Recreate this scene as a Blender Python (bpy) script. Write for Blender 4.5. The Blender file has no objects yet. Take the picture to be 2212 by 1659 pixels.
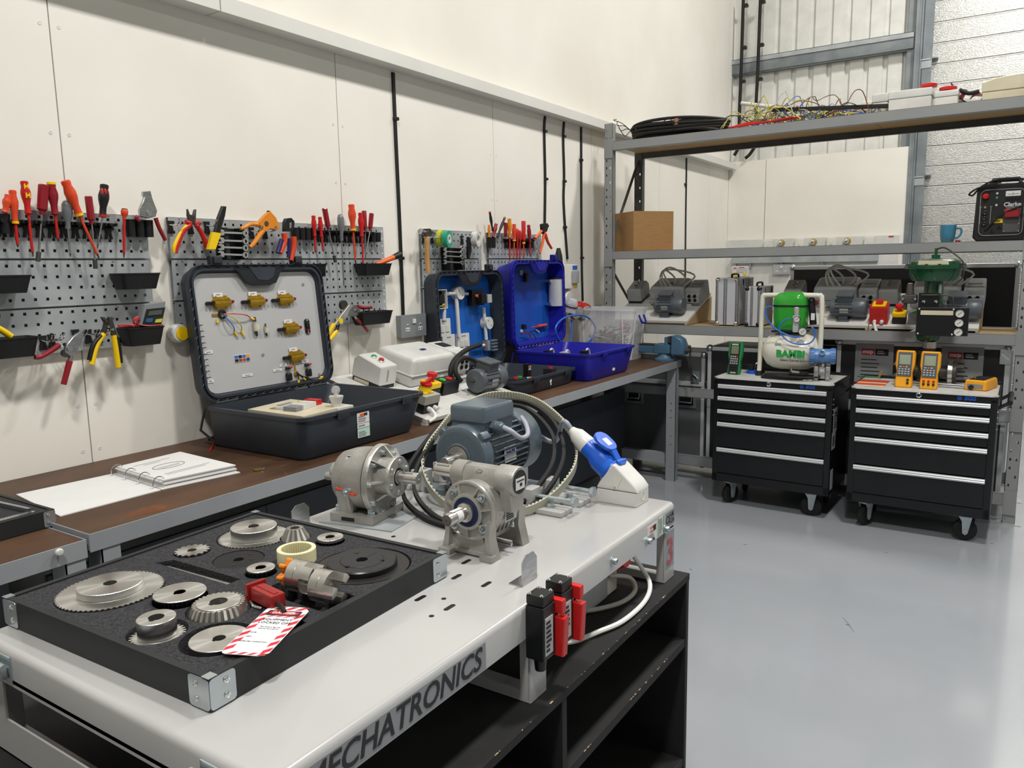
import bpy, bmesh, math, random
from mathutils import Vector as V, Matrix as M
R = math.radians
PI = math.pi
random.seed(7)
SC = bpy.context.scene
COL = SC.collection

# ---------------------------------------------------------------- camera
def cam_axes(yaw, pitch, roll):
    f = V((-math.sin(yaw)*math.cos(pitch), math.cos(yaw)*math.cos(pitch), math.sin(pitch)))
    r = V((math.cos(yaw), math.sin(yaw), 0)); u = r.cross(f)
    return r*math.cos(roll)+u*math.sin(roll), u*math.cos(roll)-r*math.sin(roll), f
CR, CU, CF = cam_axes(R(33.2414), R(-8.5653), R(-0.9660))
EYE = V((0, 0, 1.5)); FPX = 1678.97
cd = bpy.data.cameras.new('camera'); cam = bpy.data.objects.new('camera', cd); COL.objects.link(cam)
cam.matrix_world = M(((CR.x, CU.x, -CF.x, EYE.x), (CR.y, CU.y, -CF.y, EYE.y), (CR.z, CU.z, -CF.z, EYE.z), (0, 0, 0, 1)))
cd.sensor_width = 36; cd.lens = FPX/2212*36; cd.clip_start = .02; cd.clip_end = 60
SC.camera = cam
def at(px, py, ax, v):
    """point of a known plane (axis ax = v) seen at photo pixel px, py"""
    d = CF+CR*((px-1106)/FPX)-CU*((py-829.5)/FPX)
    return EYE+d*((v-EYE[ax])/d[ax])

# ---------------------------------------------------------------- world, lamps, exposure
w = bpy.data.worlds.new('world'); SC.world = w; w.use_nodes = True
w.node_tree.nodes['Background'].inputs[0].default_value = (.9, .95, 1, 1)
w.node_tree.nodes['Background'].inputs[1].default_value = .25
SC.view_settings.view_transform = 'Standard'; SC.view_settings.look = 'None'
SC.view_settings.gamma = 1; SC.view_settings.exposure = 0.0; SC.view_settings.use_curve_mapping = False
LAMP_W = 170
for lx, ly, k in ((.2, -1.0, 1.2), (.2, 2.6, 1.03), (.2, 6.4, 1.0), (5.2, -1.2, .3), (5.2, 2.6, .3), (5.2, 6.4, .3)):
    ld = bpy.data.lights.new('high_bay_light', 'AREA'); ld.shape = 'RECTANGLE'; ld.size = .45; ld.size_y = .45
    ld.energy = LAMP_W*k; ld.color = (1, .975, .93)
    lo = bpy.data.objects.new('high_bay_light', ld); COL.objects.link(lo); lo.location = (lx, ly, 5.9)

# ---------------------------------------------------------------- tagging, building
def lin(h):
    if isinstance(h, str):
        c = [int(h[i:i+2], 16)/255 for i in (0, 2, 4)]
        return tuple(x/12.92 if x <= .04045 else ((x+.055)/1.055)**2.4 for x in c)
    return h
def mat(name, col, rough=.5, metal=0, col2=None, scale=8, amount=.5, bump=0, bscale=60, coat=0, spec=.5, alpha=1,
        trans=0, ior=1.45, stretch=None, emit=0, rvar=0, detail=4, aniso=0):
    m = bpy.data.materials.new(name); m.use_nodes = True
    nt = m.node_tree; b = nt.nodes['Principled BSDF']; c = lin(col)+(1,)
    b.inputs['Base Color'].default_value = c; b.inputs['Roughness'].default_value = rough
    b.inputs['Metallic'].default_value = metal; b.inputs['Coat Weight'].default_value = coat
    b.inputs['Coat Roughness'].default_value = .08
    b.inputs['Specular IOR Level'].default_value = spec; b.inputs['Alpha'].default_value = alpha
    b.inputs['Transmission Weight'].default_value = trans; b.inputs['IOR'].default_value = ior
    b.inputs['Anisotropic'].default_value = aniso
    if emit: b.inputs['Emission Color'].default_value = c; b.inputs['Emission Strength'].default_value = emit
    tc = nt.nodes.new('ShaderNodeTexCoord'); src = tc.outputs['Object']
    if stretch:
        mp = nt.nodes.new('ShaderNodeMapping'); mp.inputs['Scale'].default_value = stretch
        nt.links.new(src, mp.inputs[0]); src = mp.outputs[0]
    if col2 is None and not bump:      # light unevenness so that no surface is a flat tint
        col2 = tuple(x*.86 for x in lin(col)); amount = .5
    if col2 is not None or rvar:
        n = nt.nodes.new('ShaderNodeTexNoise'); n.inputs['Scale'].default_value = scale; n.inputs['Detail'].default_value = detail
        nt.links.new(src, n.inputs['Vector'])
        rp = nt.nodes.new('ShaderNodeValToRGB'); rp.color_ramp.elements[0].position = .5-.25*amount-.05
        rp.color_ramp.elements[1].position = .5+.25*amount+.05
        rp.color_ramp.elements[0].color = c; rp.color_ramp.elements[1].color = (lin(col2) if col2 is not None else lin(col))+(1,)
        nt.links.new(n.outputs['Fac'], rp.inputs[0]); nt.links.new(rp.outputs[0], b.inputs['Base Color'])
        if rvar:
            mr = nt.nodes.new('ShaderNodeMapRange'); mr.inputs['To Min'].default_value = max(.02, rough-rvar)
            mr.inputs['To Max'].default_value = rough+rvar
            nt.links.new(n.outputs['Fac'], mr.inputs[0]); nt.links.new(mr.outputs[0], b.inputs['Roughness'])
    if bump:
        n2 = nt.nodes.new('ShaderNodeTexNoise'); n2.inputs['Scale'].default_value = bscale; n2.inputs['Detail'].default_value = 3
        nt.links.new(src, n2.inputs['Vector'])
        bp = nt.nodes.new('ShaderNodeBump'); bp.inputs['Strength'].default_value = bump; bp.inputs['Distance'].default_value = .002
        nt.links.new(n2.outputs['Fac'], bp.inputs['Height']); nt.links.new(bp.outputs[0], b.inputs['Normal'])
    return m

def tag(o, label=None, cat=None, group=None, kind=None):
    for k, v in (('label', label), ('category', cat), ('group', group), ('kind', kind)):
        if v: o[k] = v
    return o
def T(name, label, cat, loc=(0, 0, 0), rot=(0, 0, 0), group=None, kind=None):
    o = bpy.data.objects.new(name, None); COL.objects.link(o); o.empty_display_size = .05
    o.location = loc; o.rotation_euler = rot if not isinstance(rot, (int, float)) else (0, 0, rot)
    return tag(o, label, cat, group, kind)
def kids(o): return [c for c in bpy.data.objects if c.parent == o]
def dup(o, parent=None, label=None, loc=None, rot=None):
    c = o.copy(); COL.objects.link(c)
    if parent is not None: c.parent = parent
    if label: c['label'] = label
    if loc is not None: c.location = loc
    if rot is not None: c.rotation_euler = rot if not isinstance(rot, (int, float)) else (0, 0, rot)
    for k in kids(o): dup(k, c)
    return c
def frame(z, x=None):
    """3x3 with columns x, y, z from a z direction (and a hint for x)"""
    z = V(z).normalized(); h = V(x) if x is not None else (V((1, 0, 0)) if abs(z.x) < .9 else V((0, 1, 0)))
    y = z.cross(h).normalized(); x = y.cross(z)
    return M((x, y, z)).transposed()
def smoothpts(pts, k=5, closed=False):
    P = [V(p) for p in pts]; n = len(P); out = []
    for i in range(n if closed else n-1):
        a, b, c, d = (P[(i-1) % n], P[i], P[(i+1) % n], P[(i+2) % n]) if closed else (P[max(i-1, 0)], P[i], P[i+1], P[min(i+2, n-1)])
        for j in range(k):
            t = j/k
            out.append(.5*((2*b)+(c-a)*t+(2*a-5*b+4*c-d)*t*t+(3*b-a-3*c+d)*t**3))
    if not closed: out.append(P[-1])
    return out
def circ(r, n=24, cx=0, cy=0, a0=0, a1=2*PI, end=False):
    m = n if not end else n-1
    return [(cx+r*math.cos(a0+(a1-a0)*i/m), cy+r*math.sin(a0+(a1-a0)*i/m)) for i in range(n)]
def rrect(w, h, r, n=5, cx=0, cy=0):
    out = []
    for sx, sy, a in ((1, 1, 0), (-1, 1, 90), (-1, -1, 180), (1, -1, 270)):
        for i in range(n):
            t = R(a+90*i/(n-1)); out.append((cx+sx*(w/2-r)+r*math.cos(t), cy+sy*(h/2-r)+r*math.sin(t)))
    return out
class MB:
    def __init__(s, X=None): s.b = bmesh.new(); s.X = X; s.wn = False
    def _t(s, vs):
        if s.X is not None: bmesh.ops.transform(s.b, matrix=s.X, verts=vs)
    def box(s, c, d, bev=0, rot=None, seg=2):
        r = bmesh.ops.create_cube(s.b, size=1)['verts']
        mt = M.Translation(V(c)) @ (rot.to_4x4() if rot is not None else M()) @ M.Diagonal((d[0], d[1], d[2], 1))
        bmesh.ops.transform(s.b, matrix=mt, verts=r)
        if bev:
            s.wn = True
            es = list({e for v in r for e in v.link_edges})
            g = bmesh.ops.bevel(s.b, geom=es, offset=min(bev, min(d)*.49), segments=seg, affect='EDGES', profile=.5)
            r = list({v for v in g['verts']} | {v for v in r if v.is_valid})
        s._t(r); return s
    def bx(s, x0, x1, y0, y1, z0, z1, bev=0, seg=2):
        return s.box(((x0+x1)/2, (y0+y1)/2, (z0+z1)/2), (abs(x1-x0), abs(y1-y0), abs(z1-z0)), bev, seg=seg)
    def loft(s, rings, closed=True, caps=True, cyclic=False):
        vs = [[s.b.verts.new(V(p)) for p in r] for r in rings]; n = len(vs[0])
        pairs = list(zip(vs[:-1], vs[1:]))+([(vs[-1], vs[0])] if cyclic else [])
        for a, b in pairs:
            for i in range(n if closed else n-1):
                j = (i+1) % n
                try: s.b.faces.new((a[i], a[j], b[j], b[i]))
                except ValueError: pass
        if caps and not cyclic and closed:
            try: s.b.faces.new(list(reversed(vs[0]))); s.b.faces.new(vs[-1])
            except ValueError: pass
        s._t([v for r in vs for v in r]); return s
    def cyl(s, p0, p1, r0, r1=None, n=16, caps=True):
        p0, p1 = V(p0), V(p1); r1 = r0 if r1 is None else r1; F = frame(p1-p0)
        return s.loft([[p+F @ V((r*math.cos(2*PI*i/n), r*math.sin(2*PI*i/n), 0)) for i in range(n)] for p, r in ((p0, r0), (p1, r1))], caps=caps)
    def lathe(s, prof, o=(0, 0, 0), ax=(0, 0, 1), n=24, caps=True):
        F = frame(ax); o = V(o)
        return s.loft([[o+F @ V((max(r, 1e-5)*math.cos(2*PI*i/n), max(r, 1e-5)*math.sin(2*PI*i/n), z)) for i in range(n)] for r, z in prof], caps=caps)
    def ring(s, prof, o=(0, 0, 0), ax=(0, 0, 1), n=24):
        """closed profile turned about an axis (a tyre, a washer)"""
        F = frame(ax); o = V(o)
        return s.loft([[o+F @ V((r*math.cos(2*PI*i/n), r*math.sin(2*PI*i/n), z)) for i in range(n)] for r, z in prof], caps=False, cyclic=True)
    def tube(s, pts, r, n=8, k=5, closed=False, smooth=True, caps=True):
        P = smoothpts(pts, k, closed) if smooth and len(pts) > 2 else [V(p) for p in pts]
        rings = []; prev = None; m = len(P)
        for i, p in enumerate(P):
            d = (P[(i+1) % m]-P[i-1]) if closed else (P[min(i+1, m-1)]-P[max(i-1, 0)])
            if d.length < 1e-9: d = V((0, 0, 1))
            d.normalize()
            if prev is None: x = frame(d).col[0]
            else:
                x = prev-d*prev.dot(d)
                x = x.normalized() if x.length > 1e-6 else frame(d).col[0]
            prev = x; y = d.cross(x)
            rr = r(i/(m-1)) if callable(r) else r
            rings.append([p+x*rr*math.cos(2*PI*j/n)+y*rr*math.sin(2*PI*j/n) for j in range(n)])
        return s.loft(rings, caps=caps, cyclic=closed)
    def strip(s, pts, w, t, up=(0, 0, 1), k=4, closed=False, smooth=True):
        """flat band of width w (along up) and thickness t swept along pts"""
        P = smoothpts(pts, k, closed) if smooth else [V(p) for p in pts]
        m = len(P); rings = []; up = V(up)
        for i, p in enumerate(P):
            d = (P[(i+1) % m]-P[i-1]) if closed else (P[min(i+1, m-1)]-P[max(i-1, 0)])
            d.normalize(); n = d.cross(up).normalized(); u = n.cross(d)
            rings.append([p+u*w/2+n*t/2, p-u*w/2+n*t/2, p-u*w/2-n*t/2, p+u*w/2-n*t/2])
        return s.loft(rings, cyclic=closed)
    def prism(s, poly, h, o=(0, 0, 0), F=None, bev=0, z0=0):
        """2-D outline extruded from z0 to z0+h in frame F at o"""
        F = F if F is not None else M.Identity(3); o = V(o)
        r0 = [o+F @ V((x, y, z0)) for x, y in poly]; r1 = [o+F @ V((x, y, z0+h)) for x, y in poly]
        if bev:
            s.wn = True
            cx = sum(p[0] for p in poly)/len(poly); cy = sum(p[1] for p in poly)/len(poly)
            def ins(z):
                out = []
                for i, (x, y) in enumerate(poly):
                    a = V(poly[i-1]+(0,)); b = V((x, y, 0)); c = V(poly[(i+1) % len(poly)]+(0,))
                    t = (c-a); t = t.normalized() if t.length > 0 else V((1, 0, 0)); nn = V((-t.y, t.x, 0))*bev
                    out.append(o+F @ V((x+nn.x*s.sgn(poly), y+nn.y*s.sgn(poly), z)))
                return out
            sg = 1 if h > 0 else -1
            rings = [ins(z0), [o+F @ V((x, y, z0+bev*sg)) for x, y in poly], [o+F @ V((x, y, z0+h-bev*sg)) for x, y in poly], ins(z0+h)]
            return s.loft(rings)
        return s.loft([r0, r1])
    @staticmethod
    def sgn(poly):
        a = sum(poly[i-1][0]*poly[i][1]-poly[i][0]*poly[i-1][1] for i in range(len(poly)))
        return 1 if a > 0 else -1
    def sph(s, c, r, u=16, v=10):
        d = r if isinstance(r, (tuple, list)) else (r, r, r)
        q = bmesh.ops.create_uvsphere(s.b, u_segments=u, v_segments=v, radius=1)['verts']
        bmesh.ops.transform(s.b, matrix=M.Translation(V(c)) @ M.Diagonal((d[0], d[1], d[2], 1)), verts=q)
        s._t(q); return s
    def quad(s, pts):
        vs = [s.b.verts.new(V(p)) for p in pts]; s.b.faces.new(vs); s._t(vs); return s
    def build(s, name, m, parent=None, ang=38, kind=None, label=None):
        bmesh.ops.recalc_face_normals(s.b, faces=s.b.faces)
        a = R(ang)
        for f in s.b.faces: f.smooth = True
        for e in s.b.edges:
            if len(e.link_faces) != 2 or e.calc_face_angle(0) > a: e.smooth = False
        me = bpy.data.meshes.new(name); s.b.to_mesh(me); s.b.free(); me.materials.append(m)
        o = bpy.data.objects.new(name, me); COL.objects.link(o)
        if parent is not None: o.parent = parent
        if s.wn: o.modifiers.new('weighted_normal', 'WEIGHTED_NORMAL').keep_sharp = True
        if kind: o['kind'] = kind
        if label: o['label'] = label
        return o
def place(o, loc, rot=(0, 0, 0)):
    o.location = loc; o.rotation_euler = rot if not isinstance(rot, (int, float)) else (0, 0, rot); return o
_txt = {}
def text(s, size, m, parent, loc, F, name='lettering', depth=.0004, align='CENTER', shear=0, sx=1, bold=0):
    """flat lettering: F columns are reading direction, up, outward normal"""
    cu = bpy.data.curves.new('lettering', 'FONT'); cu.body = s; cu.size = size; cu.extrude = depth; cu.align_x = align; cu.align_y = 'CENTER'
    cu.shear = shear; cu.offset = bold; cu.resolution_u = 3
    ob = bpy.data.objects.new('lettering', cu); COL.objects.link(ob)
    bpy.context.view_layer.update()
    me = bpy.data.meshes.new_from_object(ob.evaluated_get(bpy.context.evaluated_depsgraph_get()))
    bpy.data.objects.remove(ob); bpy.data.curves.remove(cu)
    me.materials.clear(); me.materials.append(m)
    o = bpy.data.objects.new(name, me); COL.objects.link(o); o.parent = parent
    o.matrix_local = M.Translation(V(loc)) @ F.to_4x4() @ M.Diagonal((sx, 1, 1, 1))
    return o
def FR(x, y):
    x = V(x).normalized(); z = x.cross(V(y)).normalized(); y = z.cross(x); return M((x, y, z)).transposed()
def lines(mb, o, F, w, h, n, t=.0006, frac=.55, rnd=None, gap=1.0):
    """rows of small print as thin proud bars: origin at the lower left, on the plane F"""
    rnd = rnd or random.Random(3)
    for i in range(n):
        ww = w*(.55+.45*rnd.random()); y = h*(1-(i+.5)/n)
        c = V(o)+F @ V((ww/2, y, t/2)); mb.box(c, (ww, h/n*frac, t), rot=F)
    return mb
# ---------------------------------------------------------------- materials
m_wall = mat('painted_board', 'EAE7DE', .62, col2='E2DED4', scale=1.6, bump=.06, bscale=30)
m_wall2 = mat('painted_board_grey', 'D9D8D2', .6, col2='D2D0CA', scale=2)
m_seam = mat('dark_gap', '55524C', .8)
m_floor = mat('grey_epoxy_floor', '9DA1A7', .17, col2='959AA0', scale=1.1, bump=.05, bscale=24, coat=.25, rvar=.03)
m_clad = mat('cladding_white', 'DEDED8', .45)
m_hall = mat('hall_grey', 'B2B2AE', .7)
m_galv = mat('galvanised_steel', 'B4B9BB', .42, .3, col2='9DA3A6', scale=9, bump=.03, bscale=90)
m_galvd = mat('galvanised_dull', '8B9295', .5, .45, col2='757C80', scale=6)
m_stucco = mat('embossed_aluminium', 'DDDDD9', .32, .7, bump=.9, bscale=85, stretch=(1, 1, 1.8), col2='B4B4B0', scale=85, detail=1, amount=.8)
m_bright = mat('highlight_edge', 'F0F0EE', .4)
m_black = mat('black_plastic', '17181A', .42, col2='101113', scale=20)
m_blackm = mat('black_matt', '1B1B1C', .75, col2='121213', scale=14)
m_rubber = mat('black_rubber', '161616', .7)
m_blackpaint = mat('black_powder_coat', '15161A', .33, col2='101114', scale=5)
m_steel = mat('bright_steel', 'C9CACB', .24, 1, col2='ABADAF', scale=30, stretch=(1, 1, 6))
m_chrome = mat('chrome', 'E4E5E6', .1, 1)
m_zinc = mat('zinc_plate', 'CBD3D6', .3, .85, col2='B3BFC6', scale=12)
m_cast = mat('cast_aluminium', 'B9B7B2', .45, .65, bump=.25, bscale=220, col2='A3A19C', scale=24)
m_iron = mat('dark_iron', '5A5752', .5, .6, col2='3C3934', scale=20, bump=.15, bscale=120)
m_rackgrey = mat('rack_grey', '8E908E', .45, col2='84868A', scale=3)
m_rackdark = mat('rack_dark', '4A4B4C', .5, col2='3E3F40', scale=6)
m_benchgrey = mat('bench_grey', '9A9EA2', .4, col2='8E9297', scale=3)
m_benchdark = mat('bench_underside', '5F656C', .5)
m_chip = mat('chipboard', 'B59B72', .8, col2='9C835D', scale=120)
m_wood = mat('worn_bench_top', '35251B', .5, col2='62483699'[:6], scale=2.2, stretch=(3, 1, 1), bump=.15, bscale=70, rvar=.1, detail=10, spec=.3, amount=.8)
m_card = mat('cardboard', 'A98356', .85, col2='9F7A4F', scale=12, stretch=(1, 1, 9))
m_white = mat('white_plastic', 'D6D6D2', .32)
m_whitepaint = mat('white_gloss_paint', 'B2B2B1', .24, coat=.2, col2='ACACAB', scale=4)
m_offwhite = mat('offwhite_plastic', 'DCDAD0', .4)
m_cream = mat('cream_plastic', 'CFC6AC', .45)
m_grey = mat('grey_plastic', 'A4A7A8', .45, col2='999C9D', scale=12)
m_greyd = mat('grey_enclosure', '83868A', .42)
m_panelgrey = mat('light_grey_panel', 'B4B5B5', .5, col2='AEAFB0', scale=3)
m_slate = mat('slate_plastic', '2F353E', .42, bump=.12, bscale=300, col2='2A3038', scale=6)
m_slated = mat('slate_plastic_dark', '262A30', .45, bump=.12, bscale=300)
m_blue = mat('royal_blue_plastic', '1E1F9C', .38, bump=.1, bscale=300, col2='1B1B8C', scale=6)
m_bluep = mat('bright_blue_panel', '1B63BE', .35, col2='175AB0', scale=4)
m_cee = mat('blue_connector', '1C5FD0', .32)
m_red = mat('red_plastic', 'C4201E', .35)
m_redd = mat('crimson_plastic', '8E1A26', .3, coat=.2)
m_orange = mat('orange_plastic', 'E8641C', .35)
m_orred = mat('orange_red_plastic', 'DD4A26', .35)
m_yellow = mat('yellow_plastic', 'F2C90C', .35)
m_green = mat('green_plastic', '2FA02F', .25, coat=.3)
m_dgreen = mat('dark_green_enamel', '14512E', .25, coat=.3, col2='0F4426', scale=9)
m_tgreen = mat('instrument_green', '23834A', .4)
m_gold = mat('anodised_gold', 'C9A23C', .33, .8, col2='B08A2C', scale=30)
m_brass = mat('brass', 'C8A858', .3, .9)
m_motor = mat('motor_grey_enamel', '5A6066', .35, col2='52585E', scale=8)
m_motorb = mat('motor_blue_grey', '56636D', .3, col2='4E5A64', scale=8, coat=.2)
m_paper = mat('paper', 'DADAD9', .8, col2='D5D5D4')
m_ink = mat('printed_ink', '2A2A2C', .7)
m_inkg = mat('printed_grey', '8A8A8C', .7)
m_foam = mat('black_foam', '0F0F10', .95, col2='3E3E42', scale=300, bump=1, bscale=300, amount=.8, detail=2)
m_case = mat('black_board', '232527', .55, col2='1D1F21', scale=8)
m_wirey = mat('yellow_wire', 'C9BE3A', .5)
m_wireb = mat('blue_wire', '3D6FC4', .45)
m_wirebr = mat('brown_wire', '7A4A34', .5)
m_wireg = mat('grey_cable', 'B9B8AE', .5)
m_wirew = mat('white_cable', 'E6E6E2', .45)
m_hose = mat('blue_tube', '2B6FD8', .3, coat=.2)
m_clear = mat('clear_plastic', 'F4F6F8', .12, trans=.0, alpha=.22)
m_glass = mat('glass', 'FFFFFF', .03, trans=1, ior=1.3)
m_lcd = mat('lcd_screen', '98A18A', .25)
m_belt = mat('cream_belt', 'B8B6A4', .55, col2='ACAA98', scale=30)
m_nylon = mat('nylon_cream', 'E6DFB4', .4)
m_label = mat('silver_label', 'C2C4C4', .4, .3)
m_sgs = mat('print_blue', '1F5FC8', .4)
m_bamg = mat('print_green', '1FA24A', .4)
m_tag = mat('tag_red', 'C8283C', .4)
m_greytape = mat('grey_sticker', '8B8E92', .45)
m_cup = mat('blue_glaze', '3F7E9E', .15, coat=.4)
m_alu = mat('aluminium_sheet', 'CFD1D4', .38, .3, col2='C6C8CB', scale=5)
m_shaft = mat('turned_steel', 'D2CFCA', .28, .95, col2='BDBAB5', scale=40)

# ---------------------------------------------------------------- structure
def S(o): return tag(o, kind='structure')
XW, YB, YC = -2.70, 8.39, 8.50
mb = MB(); mb.bx(XW-.1, 8.6, -6, 9.0, -.1, 0); S(mb.build('floor', m_floor))
# a few chips and scuffs lie in the paint of the floor
sc = MB()
for q, r_ in (((1832, 1350), .012), ((1492, 1230), .01), ((1915, 1194), .006), ((2143, 1174), .008), ((1610, 1176), .014)):
    p = at(*q, 2, 0.0005); sc.prism([(p.x-r_, p.y), (p.x, p.y-.002), (p.x+r_*.8, p.y+.001), (p.x, p.y+.003)], .0006, z0=.0002)
fl = bpy.data.objects['floor']
sc.build('paint_chip', m_ink, fl)
sc = MB(); a, b = at(1820, 1333, 2, .0005), at(1845, 1366, 2, .0005)
sc.tube([a, (a+b)/2+V((.004, 0, 0)), b], lambda t: .0022*(1-abs(2*t-1))+.0008, n=5); sc.build('scuff', m_greytape, fl)
# the rest of the hall, out of frame
mb = MB(); mb.bx(8.5, 8.6, -6, 9, 0, 6.4); S(mb.build('wall_right', m_hall))
mb = MB(); mb.bx(XW-.1, 8.6, -6.1, -6, 0, 6.4); S(mb.build('wall_front', m_hall))
mb = MB(); mb.bx(XW-.1, 8.6, -6.1, 9, 6.4, 6.5); S(mb.build('ceiling', m_hall))
# left wall: boarding below, plasterboard above
mb = MB(); mb.bx(XW-.1, XW-.006, -6, YC+.4, 0, 6.4); wl = S(mb.build('wall_left', m_seam))
seams = [-6, -3.66, -2.39, -1.12, .15, 1.42, 2.69, 3.96, 5.23, 6.50, 7.77, YB]
for a, b in zip(seams[:-1], seams[1:]):
    mb = MB(); mb.bx(XW-.012, XW, a+.002, b-.002, 0, 2.50); mb.build('wall_panel', m_wall, wl)
for a, b in ((-6, 2.02), (2.02, YC)):
    mb = MB(); mb.bx(XW-.012, XW, a, b, 2.5, 6.4); mb.build('upper_panel', m_wall2 if 0 else m_wall, wl)
for y in (1.42, 2.69, 3.96):
    for z in (2.30, 1.96, 1.05, .89) if y == 1.42 else (2.16, 1.9, 1.62):
        for s_ in (-1, 1):
            mb = MB(); mb.lathe([(.006, 0), (.006, .0012), (.003, .0008)], (XW, y+s_*.03, z), (1, 0, 0), 10); mb.build('screw', m_wall2, wl)
mb = MB(); mb.bx(XW, -2.61, 2.02, 8.36, 2.474, 2.535, .002); t1 = S(mb.build('trim_1', m_wall2))
mb = MB(); mb.bx(XW, -2.61, -6, 2.016, 2.474, 2.535, .002); S(mb.build('trim_2', m_wall2))
# back wall: profiled liner sheet above, boards below, steelwork and sectional door on the right
xs = []; x = XW-.05
prof = []
while x < -.95:
    prof += [(x, 0), (x+.118, 0), (x+.128, .022), (x+.160, .022), (x+.170, 0)]; x += .1702
mb = MB()
mb.loft([[(px_, YC+d, z) for px_, d in prof] for z in (0, 6.4)], closed=False, caps=False)
wb = S(mb.build('wall_back', m_clad, ang=10))
for a, b in ((XW, -2.312), (-2.308, -.985)):
    mb = MB(); mb.bx(a+.001, b-.001, YB, YB+.02, 0, 2.555 if a < -2.5 else 2.56); mb.build('wall_panel', m_wall, wb)
mb = MB(); mb.bx(-.985, -.955, YB-.01, YC, 0, 6.4); mb.build('corner_angle', m_galvd, wb)
mb = MB()   # cold-rolled rail: lipped channel section run along the wall
pr = [(0, 0), (0, .012), (-.055, .012), (-.06, .05), (-.06, .118), (-.055, .122), (0, .155), (.03, .155), (.03, 0)]
mb.loft([[(xx, YC-.03+d, 3.436+z) for d, z in pr] for xx in (XW, -1.0)]); rail = mb.build('purlin', m_galvd, wb, ang=15)
mb = MB(); mb.bx(XW, -1.0, YC-.1, YC-.096, 3.545, 3.59); mb.bx(XW, -1.0, YC-.1, YC-.03, 3.586, 3.59); mb.bx(XW, -1.0, YC-.05, YC-.046, 3.436, 3.50); mb.build('purlin_flange', m_galv, rail)
mb = MB()
for i in range(9): mb.cyl((-2.45+i*.17, YC-.05, 3.475), (-2.45+i*.17, YC-.053, 3.475), .006, n=8)
mb.build('rivet', m_black, rail)
text('P10 2/12514  4 of 4  1751mm  P86842', .05, m_ink, rail, (-2.63+.36, YC-.0515, 3.466), FR((1, 0, 0), (0, 0, 1)), sx=.9)
# door jamb and track
mb = MB()
mb.bx(-1.055, -.985, YC-.06, YC+.12, 0, 6.4); mb.bx(-.985, -.968, YC-.10, YC, 0, 6.4); S(mb.build('trim_3', m_galvd))
mb = MB(); mb.bx(-.962, -.945, YC-.12, YC-.02, 0, 6.4); mb.bx(-.945, -.93, YC-.05, YC, 0, 6.4)
mb.bx(-.925, -.845, YC-.04, YC-.03, 0, 6.4); S(mb.build('trim_4', m_galvd))
d1 = MB(); d1.bx(-.96, 3.2, YC+.105, YC+.14, 0, 6.2); d1 = S(d1.build('door_1', m_seam))
z = -.03; ph = .1855
zz = [z+ph*i for i in range(33)]
for z0 in zz:
    mb = MB(); mb.bx(-.95, 3.2, YC+.07, YC+.105, max(z0+.004, .0), z0+ph-.012); mb.build('door_panel', m_stucco, d1)
    mb = MB(); mb.bx(-.95, 3.2, YC+.066, YC+.1, z0+ph-.012, z0+ph-.003, .002); mb.build('door_panel_lip', m_bright, d1)  # lip coloured near white to carry the highlight line between panels
for zb in (2.30, 3.36):   # hinge rollers in the track
    h = MB(); h.bx(-.965, -.80, YC-.005, YC+.06, zb-.012, zb+.012, .003); h.bx(-.95, -.86, YC-.05, YC-.005, zb-.03, zb-.016, .002); h.build('door_hinge', m_zinc, d1)
    h = MB(); h.bx(-.94, -.85, YC-.046, YC-.038, zb-.10, zb-.035); h.build('track_joint', m_galv, d1)
# liner to the right of the door
mb = MB(); mb.bx(3.2, 8.6, YC, YC+.05, 0, 6.4); mb.bx(-.96, 3.2, YC, YC+.05, 6.2, 6.4); S(mb.build('wall_back_side', m_clad))
# ---------------------------------------------------------------- helpers for perforated sheet
def gridplate(mb, xs, ys, hole, t, o, F):
    o = V(o); cache = {}
    def vt(i, j, k):
        key = (i, j, k)
        if key not in cache: cache[key] = mb.b.verts.new(o+F @ V((xs[i], ys[j], -t*k)))
        return cache[key]
    nx, ny = len(xs)-1, len(ys)-1
    solid = lambda i, j: 0 <= i < nx and 0 <= j < ny and not hole(i, j)
    for i in range(nx):
        for j in range(ny):
            if not solid(i, j): continue
            mb.b.faces.new((vt(i, j, 0), vt(i+1, j, 0), vt(i+1, j+1, 0), vt(i, j+1, 0)))
            mb.b.faces.new((vt(i, j, 1), vt(i, j+1, 1), vt(i+1, j+1, 1), vt(i+1, j, 1)))
            for di, dj, a, b in ((-1, 0, (0, 0), (0, 1)), (1, 0, (1, 0), (1, 1)), (0, -1, (0, 0), (1, 0)), (0, 1, (0, 1), (1, 1))):
                if not solid(i+di, j+dj):
                    p, q = (i+a[0], j+a[1]), (i+b[0], j+b[1])
                    mb.b.faces.new((vt(*p, 0), vt(*q, 0), vt(*q, 1), vt(*p, 1)))
    return mb
def bolt_mb(o, ax, r=.006, h=.005):
    mb = MB(); mb.lathe([(r*.2, -.004), (r*1.5, 0), (r*1.5, .001)], o, ax, 14)
    F = frame(ax); mb.prism(circ(r, 6), h, V(o)+F @ V((0, 0, .001)), F, bev=.0006); return mb

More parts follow.
